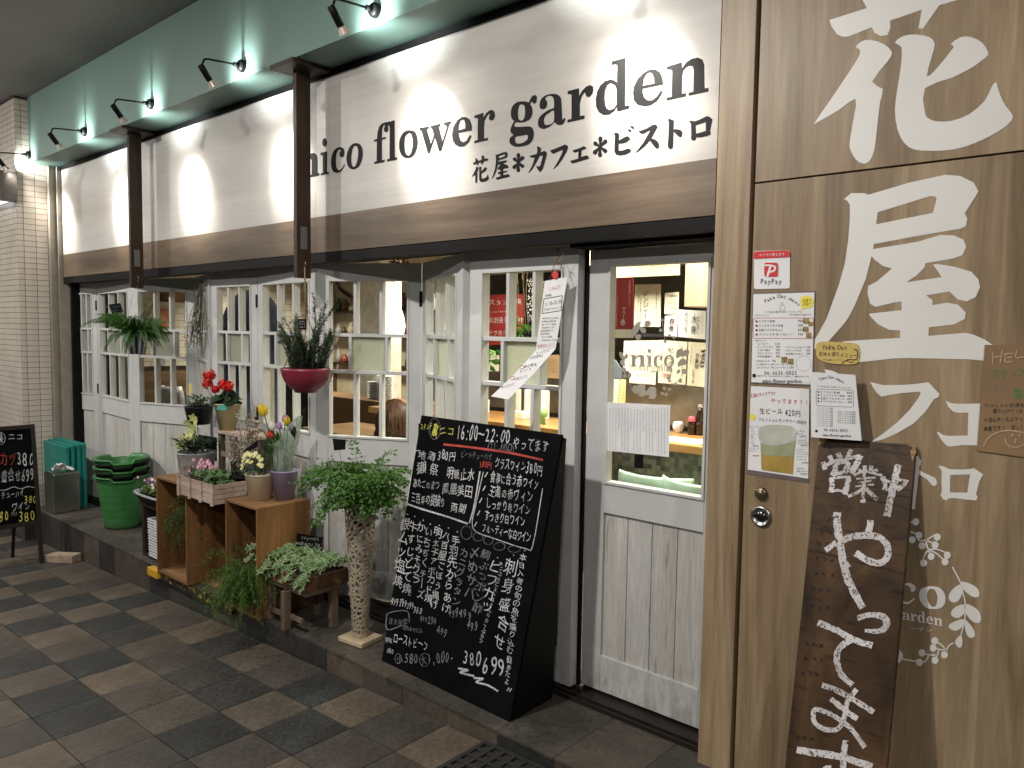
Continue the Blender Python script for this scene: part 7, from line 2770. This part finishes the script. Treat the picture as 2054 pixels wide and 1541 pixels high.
struct_box('shelf_board', (-4.5, 1.80, 1.475), (-1.12, 2.04, 1.495), M_DARK)
struct_box('bulkhead', (-4.55, 1.70, 1.93), (-1.11, 2.04, 2.459), plain('cream_bulkhead', (.72, .62, .40), .7))

PWL = PY(1.79)
PBH = PY(1.697)


def poster(px, label, mat=M_CREAM, pl=PWL, lines=(), ink_=M_INK, cat='poster', red=()):
    r_ = sheet('wall_poster', pl, px, label, cat, mat)
    m_ = MB()
    for (a, b_, t, h, vt) in lines:
        if t is None:
            scribble(m_, pl, a, b_, h, seed=int(a[0] * 7 + a[1]), off=.0045, w=h * .16)
        else:
            write(m_, pl, a, b_, t, h, vert=vt, off=.0045, jit=.08)
    if m_.v:
        part(m_, 'poster_print', ink_, r_)
    if red:
        m_ = MB()
        for (a, b_, t, h, vt) in red:
            write(m_, pl, a, b_, t, h, vert=vt, off=.005, jit=.08)
        part(m_, 'red_print', M_REDINK, r_)
    return r_


M_OLDP = plain('old_paper', (.62, .57, .46), .8, var=.06)
poster([(1274, 571), (1326, 570), (1325, 656), (1272, 655)], 'white upright menu sheet with large brush writing ginger behind the glass', M_OLDP, lines=(((1296, 584), (1295, 640), 'ジンジャー', 13, True), ((1281, 592), (1280, 650), None, 4, 0), ((1318, 580), (1317, 650), None, 4, 0), ((1286, 598), (1285, 650), None, 5, 0)))
poster([(1334, 588), (1362, 586), (1361, 632), (1333, 630)], 'grey printed sheet with a black headline above the smaller sake label', M_OLDP, lines=(((1340, 596), (1360, 596), 'tower', 8, False), ((1338, 608), (1358, 608), None, 4, 0), ((1338, 618), (1358, 618), None, 4, 0)))
poster([(1334, 634), (1360, 632), (1358, 676), (1333, 674)], 'narrow sake label sheet with small brush characters and a red mark', M_PAPER, lines=(((1348, 638), (1346, 668), '春鹿', 12, True), ((1338, 640), (1337, 670), None, 3, 0)), red=(((1352, 640), (1351, 660), '辛口', 5, True),))
poster([(1362, 621), (1416, 624), (1415, 681), (1360, 676)], 'wide sake sheet with two columns of brush writing under the cupboard', M_PAPER, lines=(((1378, 626), (1376, 668), 'さにごり', 9, True), ((1394, 632), (1391, 672), '水機', 12, True), ((1402, 634), (1400, 670), 'ひやおろし', 8, True), ((1366, 626), (1366, 650), None, 3, 0), ((1410, 632), (1409, 670), None, 3, 0)))
poster([(1252, 684), (1322, 683), (1320, 745), (1250, 744)], 'sheet filled with small print behind the etched logo', M_CREAM, lines=[((1258 + i * 7, 688), (1257 + i * 7, 738), None, 3.4, 0) for i in range(9)])
poster([(1323, 682), (1379, 686), (1375, 772), (1320, 768)], 'tall cream sake sheet with one brush column and a red stamp', M_CREAM, lines=(((1346, 696), (1342, 762), '紀土の無量', 12, True), ((1329, 692), (1328, 750), None, 4, 0), ((1370, 694), (1368, 756), None, 4, 0)), red=(((1334, 746), (1334, 760), '限', 10, True),))
poster([(1381, 686), (1417, 688), (1413, 777), (1378, 773)], 'cream sake sheet at the window edge with two thin brush columns', M_CREAM, lines=(((1400, 708), (1397, 742), '壱番搾', 9, True), ((1391, 742), (1390, 770), '六百六拾', 5, True), ((1388, 692), (1386, 730), None, 3, 0), ((1411, 700), (1408, 740), '酒', 10, True)))
poster([(1217, 757), (1243, 760), (1240, 812), (1216, 810)], 'small printed menu hanging at the window\'s lower inner corner', M_CREAM, lines=[((1220, 764 + i * 5), (1239, 765 + i * 5), None, 3, 0) for i in range(9)], cat='menu')
poster([(1244, 760), (1256, 762), (1254, 810), (1242, 810)], 'narrow yellow and cream menu card beside the small printed menu', plain('pale_yellow_card', (.75, .66, .3), .7, var=.1), lines=[((1246, 775 + i * 6), (1253, 776 + i * 6), None, 3, 0) for i in range(5)], cat='menu')
poster([(1262, 744), (1316, 746), (1315, 772), (1263, 768)], 'blank cream paper strip under the small print sheet', M_CREAM, lines=(((1275, 753), (1310, 755), None, 2.5, 0),))
rp = PY(1.25)
r_ = sheet('red_banner', rp, [(1236, 558), (1271, 556), (1271, 660), (1232, 660)], 'red hanging drink banner with white and gold vertical lettering', 'banner', plain('banner_red', (.34, .03, .035), .5, var=.03))
mb = MB()
write(mb, rp, (1264, 562), (1263, 618), '広島県産赤しそサワー', 4, vert=True, off=.0045)
write(mb, rp, (1253, 616), (1251, 640), 'サワー', 7.5, vert=True, off=.0045)
write(mb, rp, (1251, 640), (1250, 654), '赤', 11, vert=True, off=.0045)
scribble(mb, rp, (1239, 594), (1237, 655), 2.2, seed=5, off=.0045, w=.4)
part(mb, 'white_lettering', M_PAPER, r_)
mb = MB()
write(mb, rp, (1252, 562), (1251, 613), 'タルゴン', 9, vert=True, off=.0045)
part(mb, 'gold_lettering', plain('gold_print', (.22, .14, .04), .5), r_)
mb = MB()
slab(mb, quad_px(rp, [(1232, 661), (1271, 661), (1270, 678), (1230, 678)], .002), rp.n, .0015)
part(mb, 'white_footer', M_CREAM, r_)
bh = sheet('chalk_headboard', PBH, [(1200, 518), (1364, 505), (1364, 552), (1200, 559)], 'cream bulkhead board with red and white chalk words inside the sliding door window', 'board', plain('cream_bulkhead', (.72, .62, .40)))
mb = MB()
write(mb, PBH, (1306, 538), (1338, 535), 'ヤスダヤ', 9, off=.0045, jit=.1)
part(mb, 'red_chalk', M_CHALKR, bh)
mb = MB()
write(mb, PBH, (1239, 550), (1280, 547), '大暑い酒場', 8, off=.0045, jit=.1)
part(mb, 'white_chalk', M_CHALK, bh)
thing_box('wall_cupboard', tuple(PY(1.50).hit(1372, 616)), (PY(1.50).hit(1411, 500).x, 1.69, PY(1.5).hit(1411, 500).z), plain('beige_cupboard', (.40, .34, .24), .5, var=.04), 'beige wall cupboard hanging above the sake sheets', 'cupboard')
bb_ = poster([(1190, 575), (1237, 572), (1233, 722), (1186, 722)], 'blackboard with white chalk numbers at the inner window edge', M_CHALKB, lines=(((1219, 602), (1234, 600), '欧風', 12, False), ((1220, 655), (1233, 655), '料', 14, False), ((1219, 672), (1228, 672), '7', 12, False), ((1219, 706), (1232, 706), '80', 10, False)), ink_=M_CHALK, cat='blackboard')
ap = PY(1.7)
mb = MB()
slab(mb, quad_px(ap, [(1214, 728), (1226, 722), (1234, 722), (1246, 740), (1246, 762), (1212, 760)]), ap.n, .01)
o = mb.build('hanging_apron', plain('blue_grey_cloth', (.12, .15, .2), .9), bevel=.003)
tag(o, 'blue-grey cloth hanging above the small printed menu', 'cloth')


def lathed(name, c, prof, mat, label, cat, seg=20, nm='body'):
    c_ = Vector(c)
    root = empty(name, c_, label, cat)
    m_ = MB()
    m_.lathe(prof, c_, seg)
    part(m_, nm, mat, root)
    return root


CT = PZ(.883)
p = CT.hit(1388, 872)
sb = lathed('soy_bottle', p, [(.001, 0), (.026, 0), (.026, .075), (.024, .08), (.001, .08)], plain('soy_dark', (.02, .008, .004), .2), 'small soy sauce bottle with a pink cap on the counter', 'bottle')
mb = MB()
mb.lathe([(.001, .115), (.025, .11), (.027, .085), (.027, .081), (.001, .081)], p, 20)
part(mb, 'cap', plain('pink_plastic', (.65, .12, .16), .4), sb)
p = CT.hit(1403, 873)
sb = lathed('tall_bottle', p, [(.001, 0), (.029, 0), (.029, .11), (.016, .14), (.014, .165), (.001, .165)], plain('soy_dark', (.02, .008, .004)), 'taller dark bottle with a clear pump top beside the pink capped one', 'bottle')
mb = MB()
mb.lathe([(.001, .19), (.012, .188), (.014, .17), (.001, .166)], p, 16)
part(mb, 'cap', M_PAPER, sb)
p = CT.hit(1360, 868)
lathed('white_cup', p, [(.001, 0), (.022, 0), (.034, .03), (.033, .055), (.024, .07), (.02, .065), (.001, .06)], M_PAPER, 'small round white pot on the counter left of the bottles', 'pot')
p = CT.hit(1398, 880)
thing_box('menu_mat', (p.x - .25, 1.47, .8825), (p.x + .12, 1.66, .885), M_PAPER, 'clear flat menu sheet lying on the counter', 'menu', bevel=0)
# chairs with pale green vinyl backs at the counter
M_VIN = plain('pale_green_vinyl', (.32, .46, .36), .4, var=.05)
p = PZ(.60).hit(1290, 963)


def chair(x, y, ang, label, mat=M_VIN, zs=.44, zb=.61, w=.19, metal=M_STEEL, group=None):
    root = empty('chair', (x, y, 0), label, 'chair', group, ang)
    m_ = MB()
    m_.box((-w, -.19, zs - .05), (w, .17, zs))
    m_.build('seat', mat, root, bevel=.02)
    m_ = MB()
    seg = 9
    i0 = 0
    for k in range(seg + 1):
        t = -1 + 2 * k / seg
        yy = -.22 + .09 * t * t
        for (dy, z) in ((0, zs + .06), (.028, zs + .06), (.028, zb - .012), (.014, zb), (0, zb - .012)):
            m_.v.append(Vector((t * w * 1.06, yy + dy, z)))
    for k in range(seg):
        for j in range(5):
            j2 = (j + 1) % 5
            a_ = k * 5
            m_.face((a_ + j, a_ + 5 + j, a_ + 5 + j2, a_ + j2), 0, True)
    m_.face([0, 1, 2, 3, 4])
    m_.face([seg * 5 + q for q in (4, 3, 2, 1, 0)])
    m_.build('backrest', mat, root)
    for sx_ in (-1, 1):
        for sy_ in (-1, 1):
            m_ = MB()
            m_.tube([(sx_ * (w - .03), sy_ * .15, zs - .05), (sx_ * (w - .01), sy_ * .17, .002)], .01, 8)
            m_.build('leg', metal, root)
    return root


GCH = 'pale green vinyl chairs at the counter'
cp_ = PY(1.0).hit(1290, 955)
chair(cp_.x, 1.22, .10, 'pale green vinyl chair, the fuller back low in the sliding door window', zb=cp_.z, zs=cp_.z - .28, w=.2, group=GCH)
cp_ = PY(.92).hit(1384, 972)
chair(cp_.x, 1.14, -.18, 'pale green vinyl chair beside the oak post, half hidden by the window frame', zb=cp_.z, zs=cp_.z - .28, w=.2, group=GCH)
# behind door leaf I
poster([(972, 592), (1053, 590), (1050, 655), (1020, 690), (970, 694)], 'red menu board with white chalk writing behind the wide door leaf', plain('menu_board_red', (.26, .022, .018), .6, var=.05),
       lines=(((981, 612), (1048, 610), 'スタンド裏', 12, False), ((981, 648), (1022, 647), 'の刺身盛', 13, False), ((1032, 648), (1050, 647), '699', 12, False), ((984, 626), (1030, 625), None, 5, 0), ((981, 674), (1018, 672), 'ビフカツ', 12, False)), ink_=M_CHALK)
poster([(1054, 572), (1132, 568), (1130, 705), (1052, 705)], 'dark chalkboard with white scribbled menu behind the hanging notice', M_CHALKB, lines=(((1058, 625), (1076, 624), 'えだ', 10, False), ((1058, 642), (1072, 640), '豆', 10, False), ((1112, 690), (1128, 689), '円', 8, False)) + tuple(((1060, 590 + i * 9), (1126, 588 + i * 9), None, 5, 0) for i in (0, 1, 2, 6, 8, 10)), ink_=M_CHALKDIM, cat='chalkboard')
poster([(1094, 712), (1122, 712), (1124, 760), (1092, 758)], 'brown paper menu pinned below the dark chalkboard', plain('kraft_paper', (.26, .165, .085)), lines=[((1098, 722 + i * 6), (1118, 722 + i * 6), None, 3, 0) for i in range(5)])
poster([(978, 706), (1002, 706), (1001, 745), (978, 745)], 'cream handbill below the red menu board', M_CREAM, lines=(((982, 716), (998, 716), None, 4, 0),))
for i, (x, y, w, h, d, mt, lb) in enumerate(((1104, 824, .17, .20, .08, M_PAPER, 'white printed box with food pictures on the counter behind the wide door leaf'), (1096, 800, .02, .1, .02, M_CREAM, ''), (1060, 822, .04, .20, .02, M_CREAM, 'thin upright menu card on the counter'),
                                             (1036, 828, .11, .05, .08, M_CREAM, 'tissue box on the counter behind the wide door leaf'), (1010, 812, .09, .10, .04, M_PAPER, 'white rounded stand with a red cherry print on the counter'))):
    if not lb:
        continue
    p = CT.hit(x, y + 12)
    p.y = max(1.50, min(p.y, 1.75))
    thing_box('counter_box', (p.x - w / 2, p.y, .883), (p.x + w / 2, p.y + d, .883 + h), mt, lb, 'box')
p = Vector((-3.22, 1.56, .883))
lathed('green_cup', p, [(.001, 0), (.018, 0), (.014, .04), (.03, .05), (.034, .10), (.03, .10), (.001, .06)], plain('green_cup', (.2, .45, .12), .4), 'small green footed cup beside the white printed box', 'cup')
# hanging vine with leaves and string curtain above the counter
VN = empty('hanging_vine', (-3.6, 1.15, 1.9), 'trailing green vine and dry strings hanging inside the wide door leaf', 'plant')
mb, fl = MB(), MB()
for x_ in (1030, 1036, 1048, 1052, 1058):
    pts = [PY(1.1).hit(x_ + math.sin(t * 5 + x_) * 3, 520 + t * 150) for t in (0, .2, .4, .6, .8, 1)]
    mb.tube(pts, .003, 4)
pz = [PY(1.05).hit(x_, y_) for x_, y_ in ((1046, 668), (1055, 662), (1030, 662), (1064, 670), (988, 700), (994, 715), (998, 728), (985, 725), (1036, 655))]
for q in pz:
    for z in range(4):
        leaf(fl, q + rv(.02), rv() + Vector((0, 0, -.8)), (0, -1, 0), random.uniform(.06, .1), .04, 0)
for z in range(120):
    q = PY(1.1).hit(random.uniform(1058, 1090), random.uniform(560, 640))
    roundleaf(fl, q, (0, -1, .3), .006, 1, 5)
part(mb, 'strings', M_ROPE, VN)
tag(part(fl, 'vine_leaves', [M_MAID, M_WHITEF], VN), kind='stuff')

# ---- the room behind the folded leaves: lantern, column, shelves, plates, covered chair
LN = empty('paper_lantern', PY(2.6).hit(782, 630), 'big glowing white paper pendant lamp behind the inward folded leaf', 'lamp')
c_ = PY(2.6).hit(790, 648)
mb = MB()
mb.lathe([(.008, .30), (.02, .27), (.06, .18), (.10, .06), (.115, -.03), (.10, -.11), (.06, -.14), (.02, -.145)], c_, 28)
part(mb, 'lamp_shade', emis('lantern_light', (1.0, .95, .82), 2.2), LN)
mb = MB()
mb.tube([c_ + Vector((0, 0, .30)), (c_.x, c_.y, 2.459)], .004, 5)
part(mb, 'cord', M_BLACK, LN)
struct_box('column', (-6.75, 2.75, 0), (-6.42, 3.05, 2.459), plain('cream_column', (.66, .60, .50), .7))
struct_box('far_kitchen_wall', (-8.79, 3.9, 0), (-4.5, 4.0, 2.459), plain('warm_wall', (.60, .52, .36), .8, var=.06))
PS = 3.72
for i, z in enumerate((1.02, 1.38, 1.70)):
    thing_box('wall_shelf', (-8.7, PS, z), (-5.6, 3.899, z + .025), M_DKWOOD, ('lowest', 'middle', 'highest')[i] + ' of the three dark wall shelves with crockery seen behind the pendant lamp', 'shelf', 'wall shelves')
rnd = random.Random(11)
GI = 'bottles and jars on the kitchen wall shelves'
cols_ = [plain('jar_cream', (.6, .55, .4), .4), plain('jar_green', (.08, .14, .06), .3), plain('jar_brown', (.14, .06, .03), .3), plain('jar_white', (.6, .6, .58), .4), plain('jar_red', (.35, .06, .04), .4)]
for z in (1.046, 1.406, 1.726):
    x = -8.6
    while x < -6.0:
        r0 = rnd.uniform(.025, .05)
        h = rnd.uniform(.08, .24)
        m_ = MB()
        m_.lathe([(.001, 0), (r0, 0), (r0, h * .6), (r0 * .5, h * .8), (r0 * .45, h), (.001, h)], (x, PS + .09, z), 12)
        ci = rnd.randrange(5)
        o = m_.build(('jar', 'bottle')[h > .16], cols_[ci])
        tag(o, ('cream', 'green', 'brown', 'white', 'red')[ci] + (' bottle' if h > .16 else ' jar') + ' in the row on the ' + {1.046: 'lowest', 1.406: 'middle', 1.726: 'highest'}[z] + ' dark kitchen shelf', 'bottle' if h > .16 else 'jar', GI)
        x += rnd.uniform(.11, .17)
SD = thing_box('sideboard', (-7.5, 2.55, .001), (-5.3, 2.95, .76), wood('sideboard_wood', (.16, .08, .03), (.34, .19, .09), 'x', .6, .5), 'low wooden sideboard carrying the plate stacks', 'sideboard')
for px_, h, lb in ((738, .20, 'shorter stack of white plates on the sideboard'), (757, .26, 'taller stack of white plates on the sideboard')):
    p = PY(2.62).hit(px_, 795)
    root = empty('plate_stack', (p.x, 2.72, .7605), lb, 'plates', 'plate stacks')
    n = int(h / .017)
    for k in range(n):
        m_ = MB()
        m_.lathe([(.001, 0), (.055, 0), (.088, .012), (.088, .0145), (.001, .006)], (p.x, 2.72, .761 + k * .017), 20)
        part(m_, 'plate', M_PAPER, root)
# seated guest seen from behind through the inward folded leaf
hp = PY(.92).hit(776, 838)
PE_ = empty('person', (hp.x, hp.y + .05, 0), 'seated person seen from behind, long brown hair over a cream top, behind the folded leaf', 'person')
J = {}
bp = Vector((hp.x, hp.y + .04, 0))
hz_ = hp.z
J['pelvis'] = bp + Vector((0, .02, hz_ - .62))
V_ = [('pelvis', J['pelvis'], .13), ('waist', bp + Vector((0, 0, hz_ - .46)), .115), ('chest', bp + Vector((0, .02, hz_ - .30)), .125), ('neck', bp + Vector((0, .03, hz_ - .13)), .05), ('head', bp + Vector((0, .05, hz_ - .03)), .078), ('crown', bp + Vector((0, .05, hz_ + .06)), .07),
      ('shoulder_l', bp + Vector((-.17, .03, hz_ - .21)), .055), ('elbow_l', bp + Vector((-.23, .12, hz_ - .42)), .042), ('hand_l', bp + Vector((-.12, .33, hz_ - .38)), .028),
      ('shoulder_r', bp + Vector((.17, .03, hz_ - .21)), .055), ('elbow_r', bp + Vector((.23, .12, hz_ - .42)), .042), ('hand_r', bp + Vector((.12, .33, hz_ - .38)), .028),
      ('hip_l', bp + Vector((-.10, .10, hz_ - .64)), .085), ('knee_l', bp + Vector((-.12, .45, hz_ - .62)), .06), ('foot_l', bp + Vector((-.12, .47, .05)), .04), ('toe_l', bp + Vector((-.12, .60, .035)), .03),
      ('hip_r', bp + Vector((.10, .10, hz_ - .64)), .085), ('knee_r', bp + Vector((.12, .45, hz_ - .62)), .06), ('foot_r', bp + Vector((.12, .47, .05)), .04), ('toe_r', bp + Vector((.12, .60, .035)), .03)]
ix = {k[0]: i for i, k in enumerate(V_)}
E_ = [('pelvis', 'waist'), ('waist', 'chest'), ('chest', 'neck'), ('neck', 'head'), ('head', 'crown'), ('chest', 'shoulder_l'), ('shoulder_l', 'elbow_l'), ('elbow_l', 'hand_l'), ('chest', 'shoulder_r'), ('shoulder_r', 'elbow_r'), ('elbow_r', 'hand_r'),
      ('pelvis', 'hip_l'), ('hip_l', 'knee_l'), ('knee_l', 'foot_l'), ('foot_l', 'toe_l'), ('pelvis', 'hip_r'), ('hip_r', 'knee_r'), ('knee_r', 'foot_r'), ('foot_r', 'toe_r')]
# five fingers on each hand, bent around the table edge
for sd, sx_ in (('l', -1), ('r', 1)):
    for k in range(5):
        fx = (-.028 + k * .014) * sx_
        b0 = bp + Vector((sx_ * .12 + fx, .37, hz_ - .385))
        b1 = b0 + Vector((fx * .3, (.022, .034, .038, .034, .026)[k], .004))
        V_ += [('f%s%d' % (sd, k), b0, .009), ('g%s%d' % (sd, k), b1, .008)]
        ix['f%s%d' % (sd, k)] = len(V_) - 2
        ix['g%s%d' % (sd, k)] = len(V_) - 1
        E_ += [('hand_' + sd, 'f%s%d' % (sd, k)), ('f%s%d' % (sd, k), 'g%s%d' % (sd, k))]
inv = mat_of(PE_).inverted()
me = bpy.data.meshes.new('body')
me.from_pydata([tuple(inv @ v_[1]) for v_ in V_], [(ix[a_], ix[b_]) for a_, b_ in E_], [])
body = bpy.data.objects.new('body', me)
COL.objects.link(body)
body.parent = PE_
sk = body.modifiers.new('skin', 'SKIN')
for i, v_ in enumerate(V_):
    me.skin_vertices[0].data[i].radius = (v_[2], v_[2])
me.skin_vertices[0].data[0].use_root = True
sb_ = body.modifiers.new('smooth', 'SUBSURF')
sb_.levels = sb_.render_levels = 2
me.materials.append(plain('skin_tone', (.45, .26, .18), .55, var=.04))
for k_, (w0, w1, mt_, nm_) in enumerate((((hz_ - .66), (hz_ - .13), plain('cream_knit', (.66, .58, .40), .9, var=.08, scale=60, bmp=.4), 'top'),)):
    mb = MB()
    rows_ = 12
    for j in range(rows_ + 1):
        t = j / rows_
        z = w0 + (w1 - w0) * t
        rx = .155 + .05 * math.sin(t * 2.6)
        if t > .82:
            rx *= max(.28, 1 - (t - .82) * 3.9)
        for k in range(22):
            an = 6.283 * k / 22
            mb.v.append(bp + Vector((rx * math.cos(an) * (1 + .03 * math.sin(an * 6 + j)), .02 + rx * .68 * math.sin(an), z)))
    for j in range(rows_):
        for k in range(22):
            k2 = (k + 1) % 22
            mb.face((j * 22 + k, j * 22 + k2, (j + 1) * 22 + k2, (j + 1) * 22 + k), 0, True)
    for sx_ in (-1, 1):
        mb.tube([bp + Vector((sx_ * .13, .03, hz_ - .22)), bp + Vector((sx_ * .18, .04, hz_ - .25)), bp + Vector((sx_ * .235, .12, hz_ - .42)), bp + Vector((sx_ * .14, .30, hz_ - .385))], [.06, .066, .056, .038], 12)
    part(mb, nm_, mt_, PE_)
mb = MB()
hc_ = bp + Vector((0, .035, hz_))
rnd = random.Random(21)
for k in range(260):
    an = rnd.uniform(math.pi * .86, math.pi * 2.14)
    top_ = rnd.uniform(0, .9)
    pts = []
    L_ = rnd.uniform(.10, .27)
    for q in range(7):
        t = q / 6
        if t < .5:
            el = (1 - t * 2) * 1.45 * (1 - top_ * .2)
            pts.append(hc_ + Vector((math.cos(an) * .105 * math.cos(el), math.sin(an) * .112 * math.cos(el), .118 * math.sin(el))))
        else:
            u_ = (t - .5) * 2
            pts.append(hc_ + Vector((math.cos(an) * (.108 + .012 * u_), math.sin(an) * (.115 + .02 * u_), -L_ * u_)) + Vector((rnd.gauss(0, .006), rnd.gauss(0, .006), 0)))
    mb.tube(pts, [.008, .010, .011, .011, .010, .008, .003], 5, 0, False)
part(mb, 'hair', wood('brown_hair', (.028, .012, .006), (.11, .05, .022), 'z', 3.0, .45, bmp=.3), PE_)
thing_box('guest_stool', (bp.x - .17, bp.y - .12, .001), (bp.x + .17, bp.y + .22, max(.2, hz_ - .735)), M_DKWOOD, 'dark wooden seat under the person with brown hair', 'stool')
p = PZ(.66).hit(690, 835)
thing_box('dining_table', (-5.75, 1.35, .60), (-4.95, 1.95, .64), wood('table_wood', (.2, .1, .04), (.38, .22, .1), 'x', .8, .4), 'small wooden table top close behind the inward folded leaf', 'table')
# string of red bits and greenery at the top of the opening
GA = empty('hanging_garland', PY(1.4).hit(800, 525), 'garland of red berries and greenery hung above the inward folded leaves', 'garland')
mb = MB()
for z in range(160):
    t = random.random()
    q = PY(1.2).hit(720 + 160 * t, 536 + 14 * math.sin(t * 9) + random.gauss(0, 3))
    leaf(mb, q, rv(), (0, -1, 0), random.uniform(.03, .05), .014, 0 if random.random() < .6 else 1)
tag(part(mb, 'berries_and_leaves', [M_DKLEAF, plain('berry_red', (.25, .03, .02), .5)], GA), kind='stuff')
# blue rounded cover behind E
q0, q1 = PY(1.6).hit(452, 905), PY(1.6).hit(508, 590)
CV = empty('blue_cover', ((q0.x + q1.x) / 2, 1.7, 0), 'tall pale blue cloth cover with rounded top behind the geranium leaf', 'cover')
mb = MB()
xa, xb = q0.x, q1.x
N = 26
for j in range(19):
    z = .02 + j / 18 * 1.85
    k_ = 1.0 if z < 1.35 else math.sqrt(max(.02, 1 - ((z - 1.35) / .55) ** 2))
    for k in range(N):
        an = 6.283 * k / N
        f_ = 1 + .05 * math.sin(an * 8 + z * 1.3)
        mb.v.append(Vector(((xa + xb) / 2 + math.cos(an) * (xb - xa) * .85 * k_ * f_, 1.75 + math.sin(an) * .22 * k_ * f_, z)))
for j in range(18):
    for k in range(N):
        k2 = (k + 1) % N
        mb.face((j * N + k, j * N + k2, (j + 1) * N + k2, (j + 1) * N + k), 0, True)
mb.face([18 * N + k for k in range(N)])
part(mb, 'cloth', plain('pale_blue_cloth', (.15, .21, .36), .8, var=.08, scale=3), CV)
thing_box('black_cabinet', (-7.35, 1.9, .001), (-6.9, 2.25, .95), M_BLACK, 'low black cabinet behind the geranium leaf', 'cabinet')
thing_box('menu_stand', (-6.62, 1.5, .001), (-6.5, 1.56, 1.15), M_CREAM, 'narrow cream standing menu beside the blue cover', 'menu')
# behind leaves B, C: chairs and wall pictures
PSW = PX(-8.79)
for px_, mat_, lb in (([(322, 618), (345, 618), (344, 656), (321, 656)], plain('orange_print', (.55, .2, .08), .6, var=.3, scale=9), 'small orange and purple poster on the cream block wall'),
                      ([(319, 716), (331, 715), (330, 733), (318, 733)], plain('grey_print', (.3, .33, .36), .6, var=.2, scale=14), 'small grey notice low on the cream block wall'),
                      ([(208, 612), (217, 612), (217, 648), (208, 648)], plain('yellow_poster', (.75, .48, .05), .6), 'bright yellow poster on the block wall behind the hanging tag')):
    sheet('wall_picture', PSW, px_, lb, 'poster', mat_, off=.003)
p = PX(-7.9).hit(350, 800)
wc = empty('white_chair', (-7.9, p.y, 0), 'white rounded shell chair inside, behind the leaf right of the fern', 'chair')
mb = MB()
cx_, cy_ = -7.9, p.y
for j in range(9):
    z = .44 + j * .055
    for k in range(11):
        an = math.pi * (.95 + .9 * k / 10) + .6
        w_ = .20 * (1 - (j / 8) ** 4 * .35)
        mb.v.append(Vector((cx_ + math.cos(an) * w_, cy_ + math.sin(an) * w_, z)))
for j in range(8):
    for k in range(10):
        a_ = j * 11 + k
        mb.face((a_, a_ + 1, a_ + 12, a_ + 11), 0, True)
part(mb, 'shell', plain('white_plastic', (.66, .68, .71)), wc, solid=.012)
mb = MB()
mb.lathe([(.001, .43), (.19, .43), (.2, .45), (.001, .45)], (cx_, cy_, 0), 20)
part(mb, 'seat', plain('white_plastic', (.66, .68, .71)), wc)
for a_, b_ in ((-.13, -.13), (.13, -.13), (-.13, .13), (.13, .13)):
    mb = MB()
    mb.tube([(cx_ + a_, cy_ + b_, .43), (cx_ + a_ * 1.3, cy_ + b_ * 1.3, .002)], .009, 6)
    part(mb, 'leg', M_STEEL, wc)
pl_ = PY(1.2).hit(352, 600)
PLm = empty('pink_shade', (pl_.x, 1.2, pl_.z), 'salmon pink lamp shade behind the leaf right of the fern', 'lamp')
mb = MB()
mb.lathe([(.14, 0), (.15, -.09), (.145, -.09), (.135, 0), (.001, .005)], (pl_.x, 1.2, pl_.z + .06), 24)
part(mb, 'lamp_shade', plain('salmon_shade', (.55, .30, .22), .7), PLm)
mb = MB()
mb.tube([(pl_.x, 1.2, pl_.z + .065), (pl_.x, 1.2, 2.459)], .003, 5)
part(mb, 'cord', M_BLACK, PLm)
for pts_, lb in (([(285, 584), (330, 612)], 'dark curved ceiling rail seen through the leaf right of the fern'), ([(670, 548), (707, 598)], 'dark curved ceiling rail seen behind the inward folded leaf')):
    a_, b_ = PY(2.0).hit(*pts_[0]), PY(2.0).hit(*pts_[1])
    mb = MB()
    m1 = (a_ + b_) / 2 + Vector((-.04, 0, -.03))
    mb.tube([a_, m1, b_], .022, 8)
    o = mb.build('ceiling_rail', M_DKWOOD)
    tag(o, lb, 'rail')
# ceiling strips of light
for x0_, x1_, y_, lb in ((-6.4, -5.4, 2.2, 'long lit ceiling lamp seen through the inward folded leaf'), (-7.9, -7.1, 1.5, 'lit ceiling lamp near the end wall'), (-3.9, -3.0, 1.0, 'lit ceiling lamp over the counter end')):
    r_ = empty('ceiling_lamp', ((x0_ + x1_) / 2, y_, 2.45), lb, 'lamp')
    mb = MB()
    mb.box((x0_, y_ - .09, 2.43), (x1_, y_ + .09, 2.459))
    part(mb, 'lamp_case', M_PAPER, r_)
    mb = MB()
    mb.box((x0_ + .01, y_ - .08, 2.424), (x1_ - .01, y_ + .08, 2.4295))
    part(mb, 'diffuser', emis('tube_light', (1, .95, .8), 2.5), r_)
bpy.data.objects.remove(_fo)
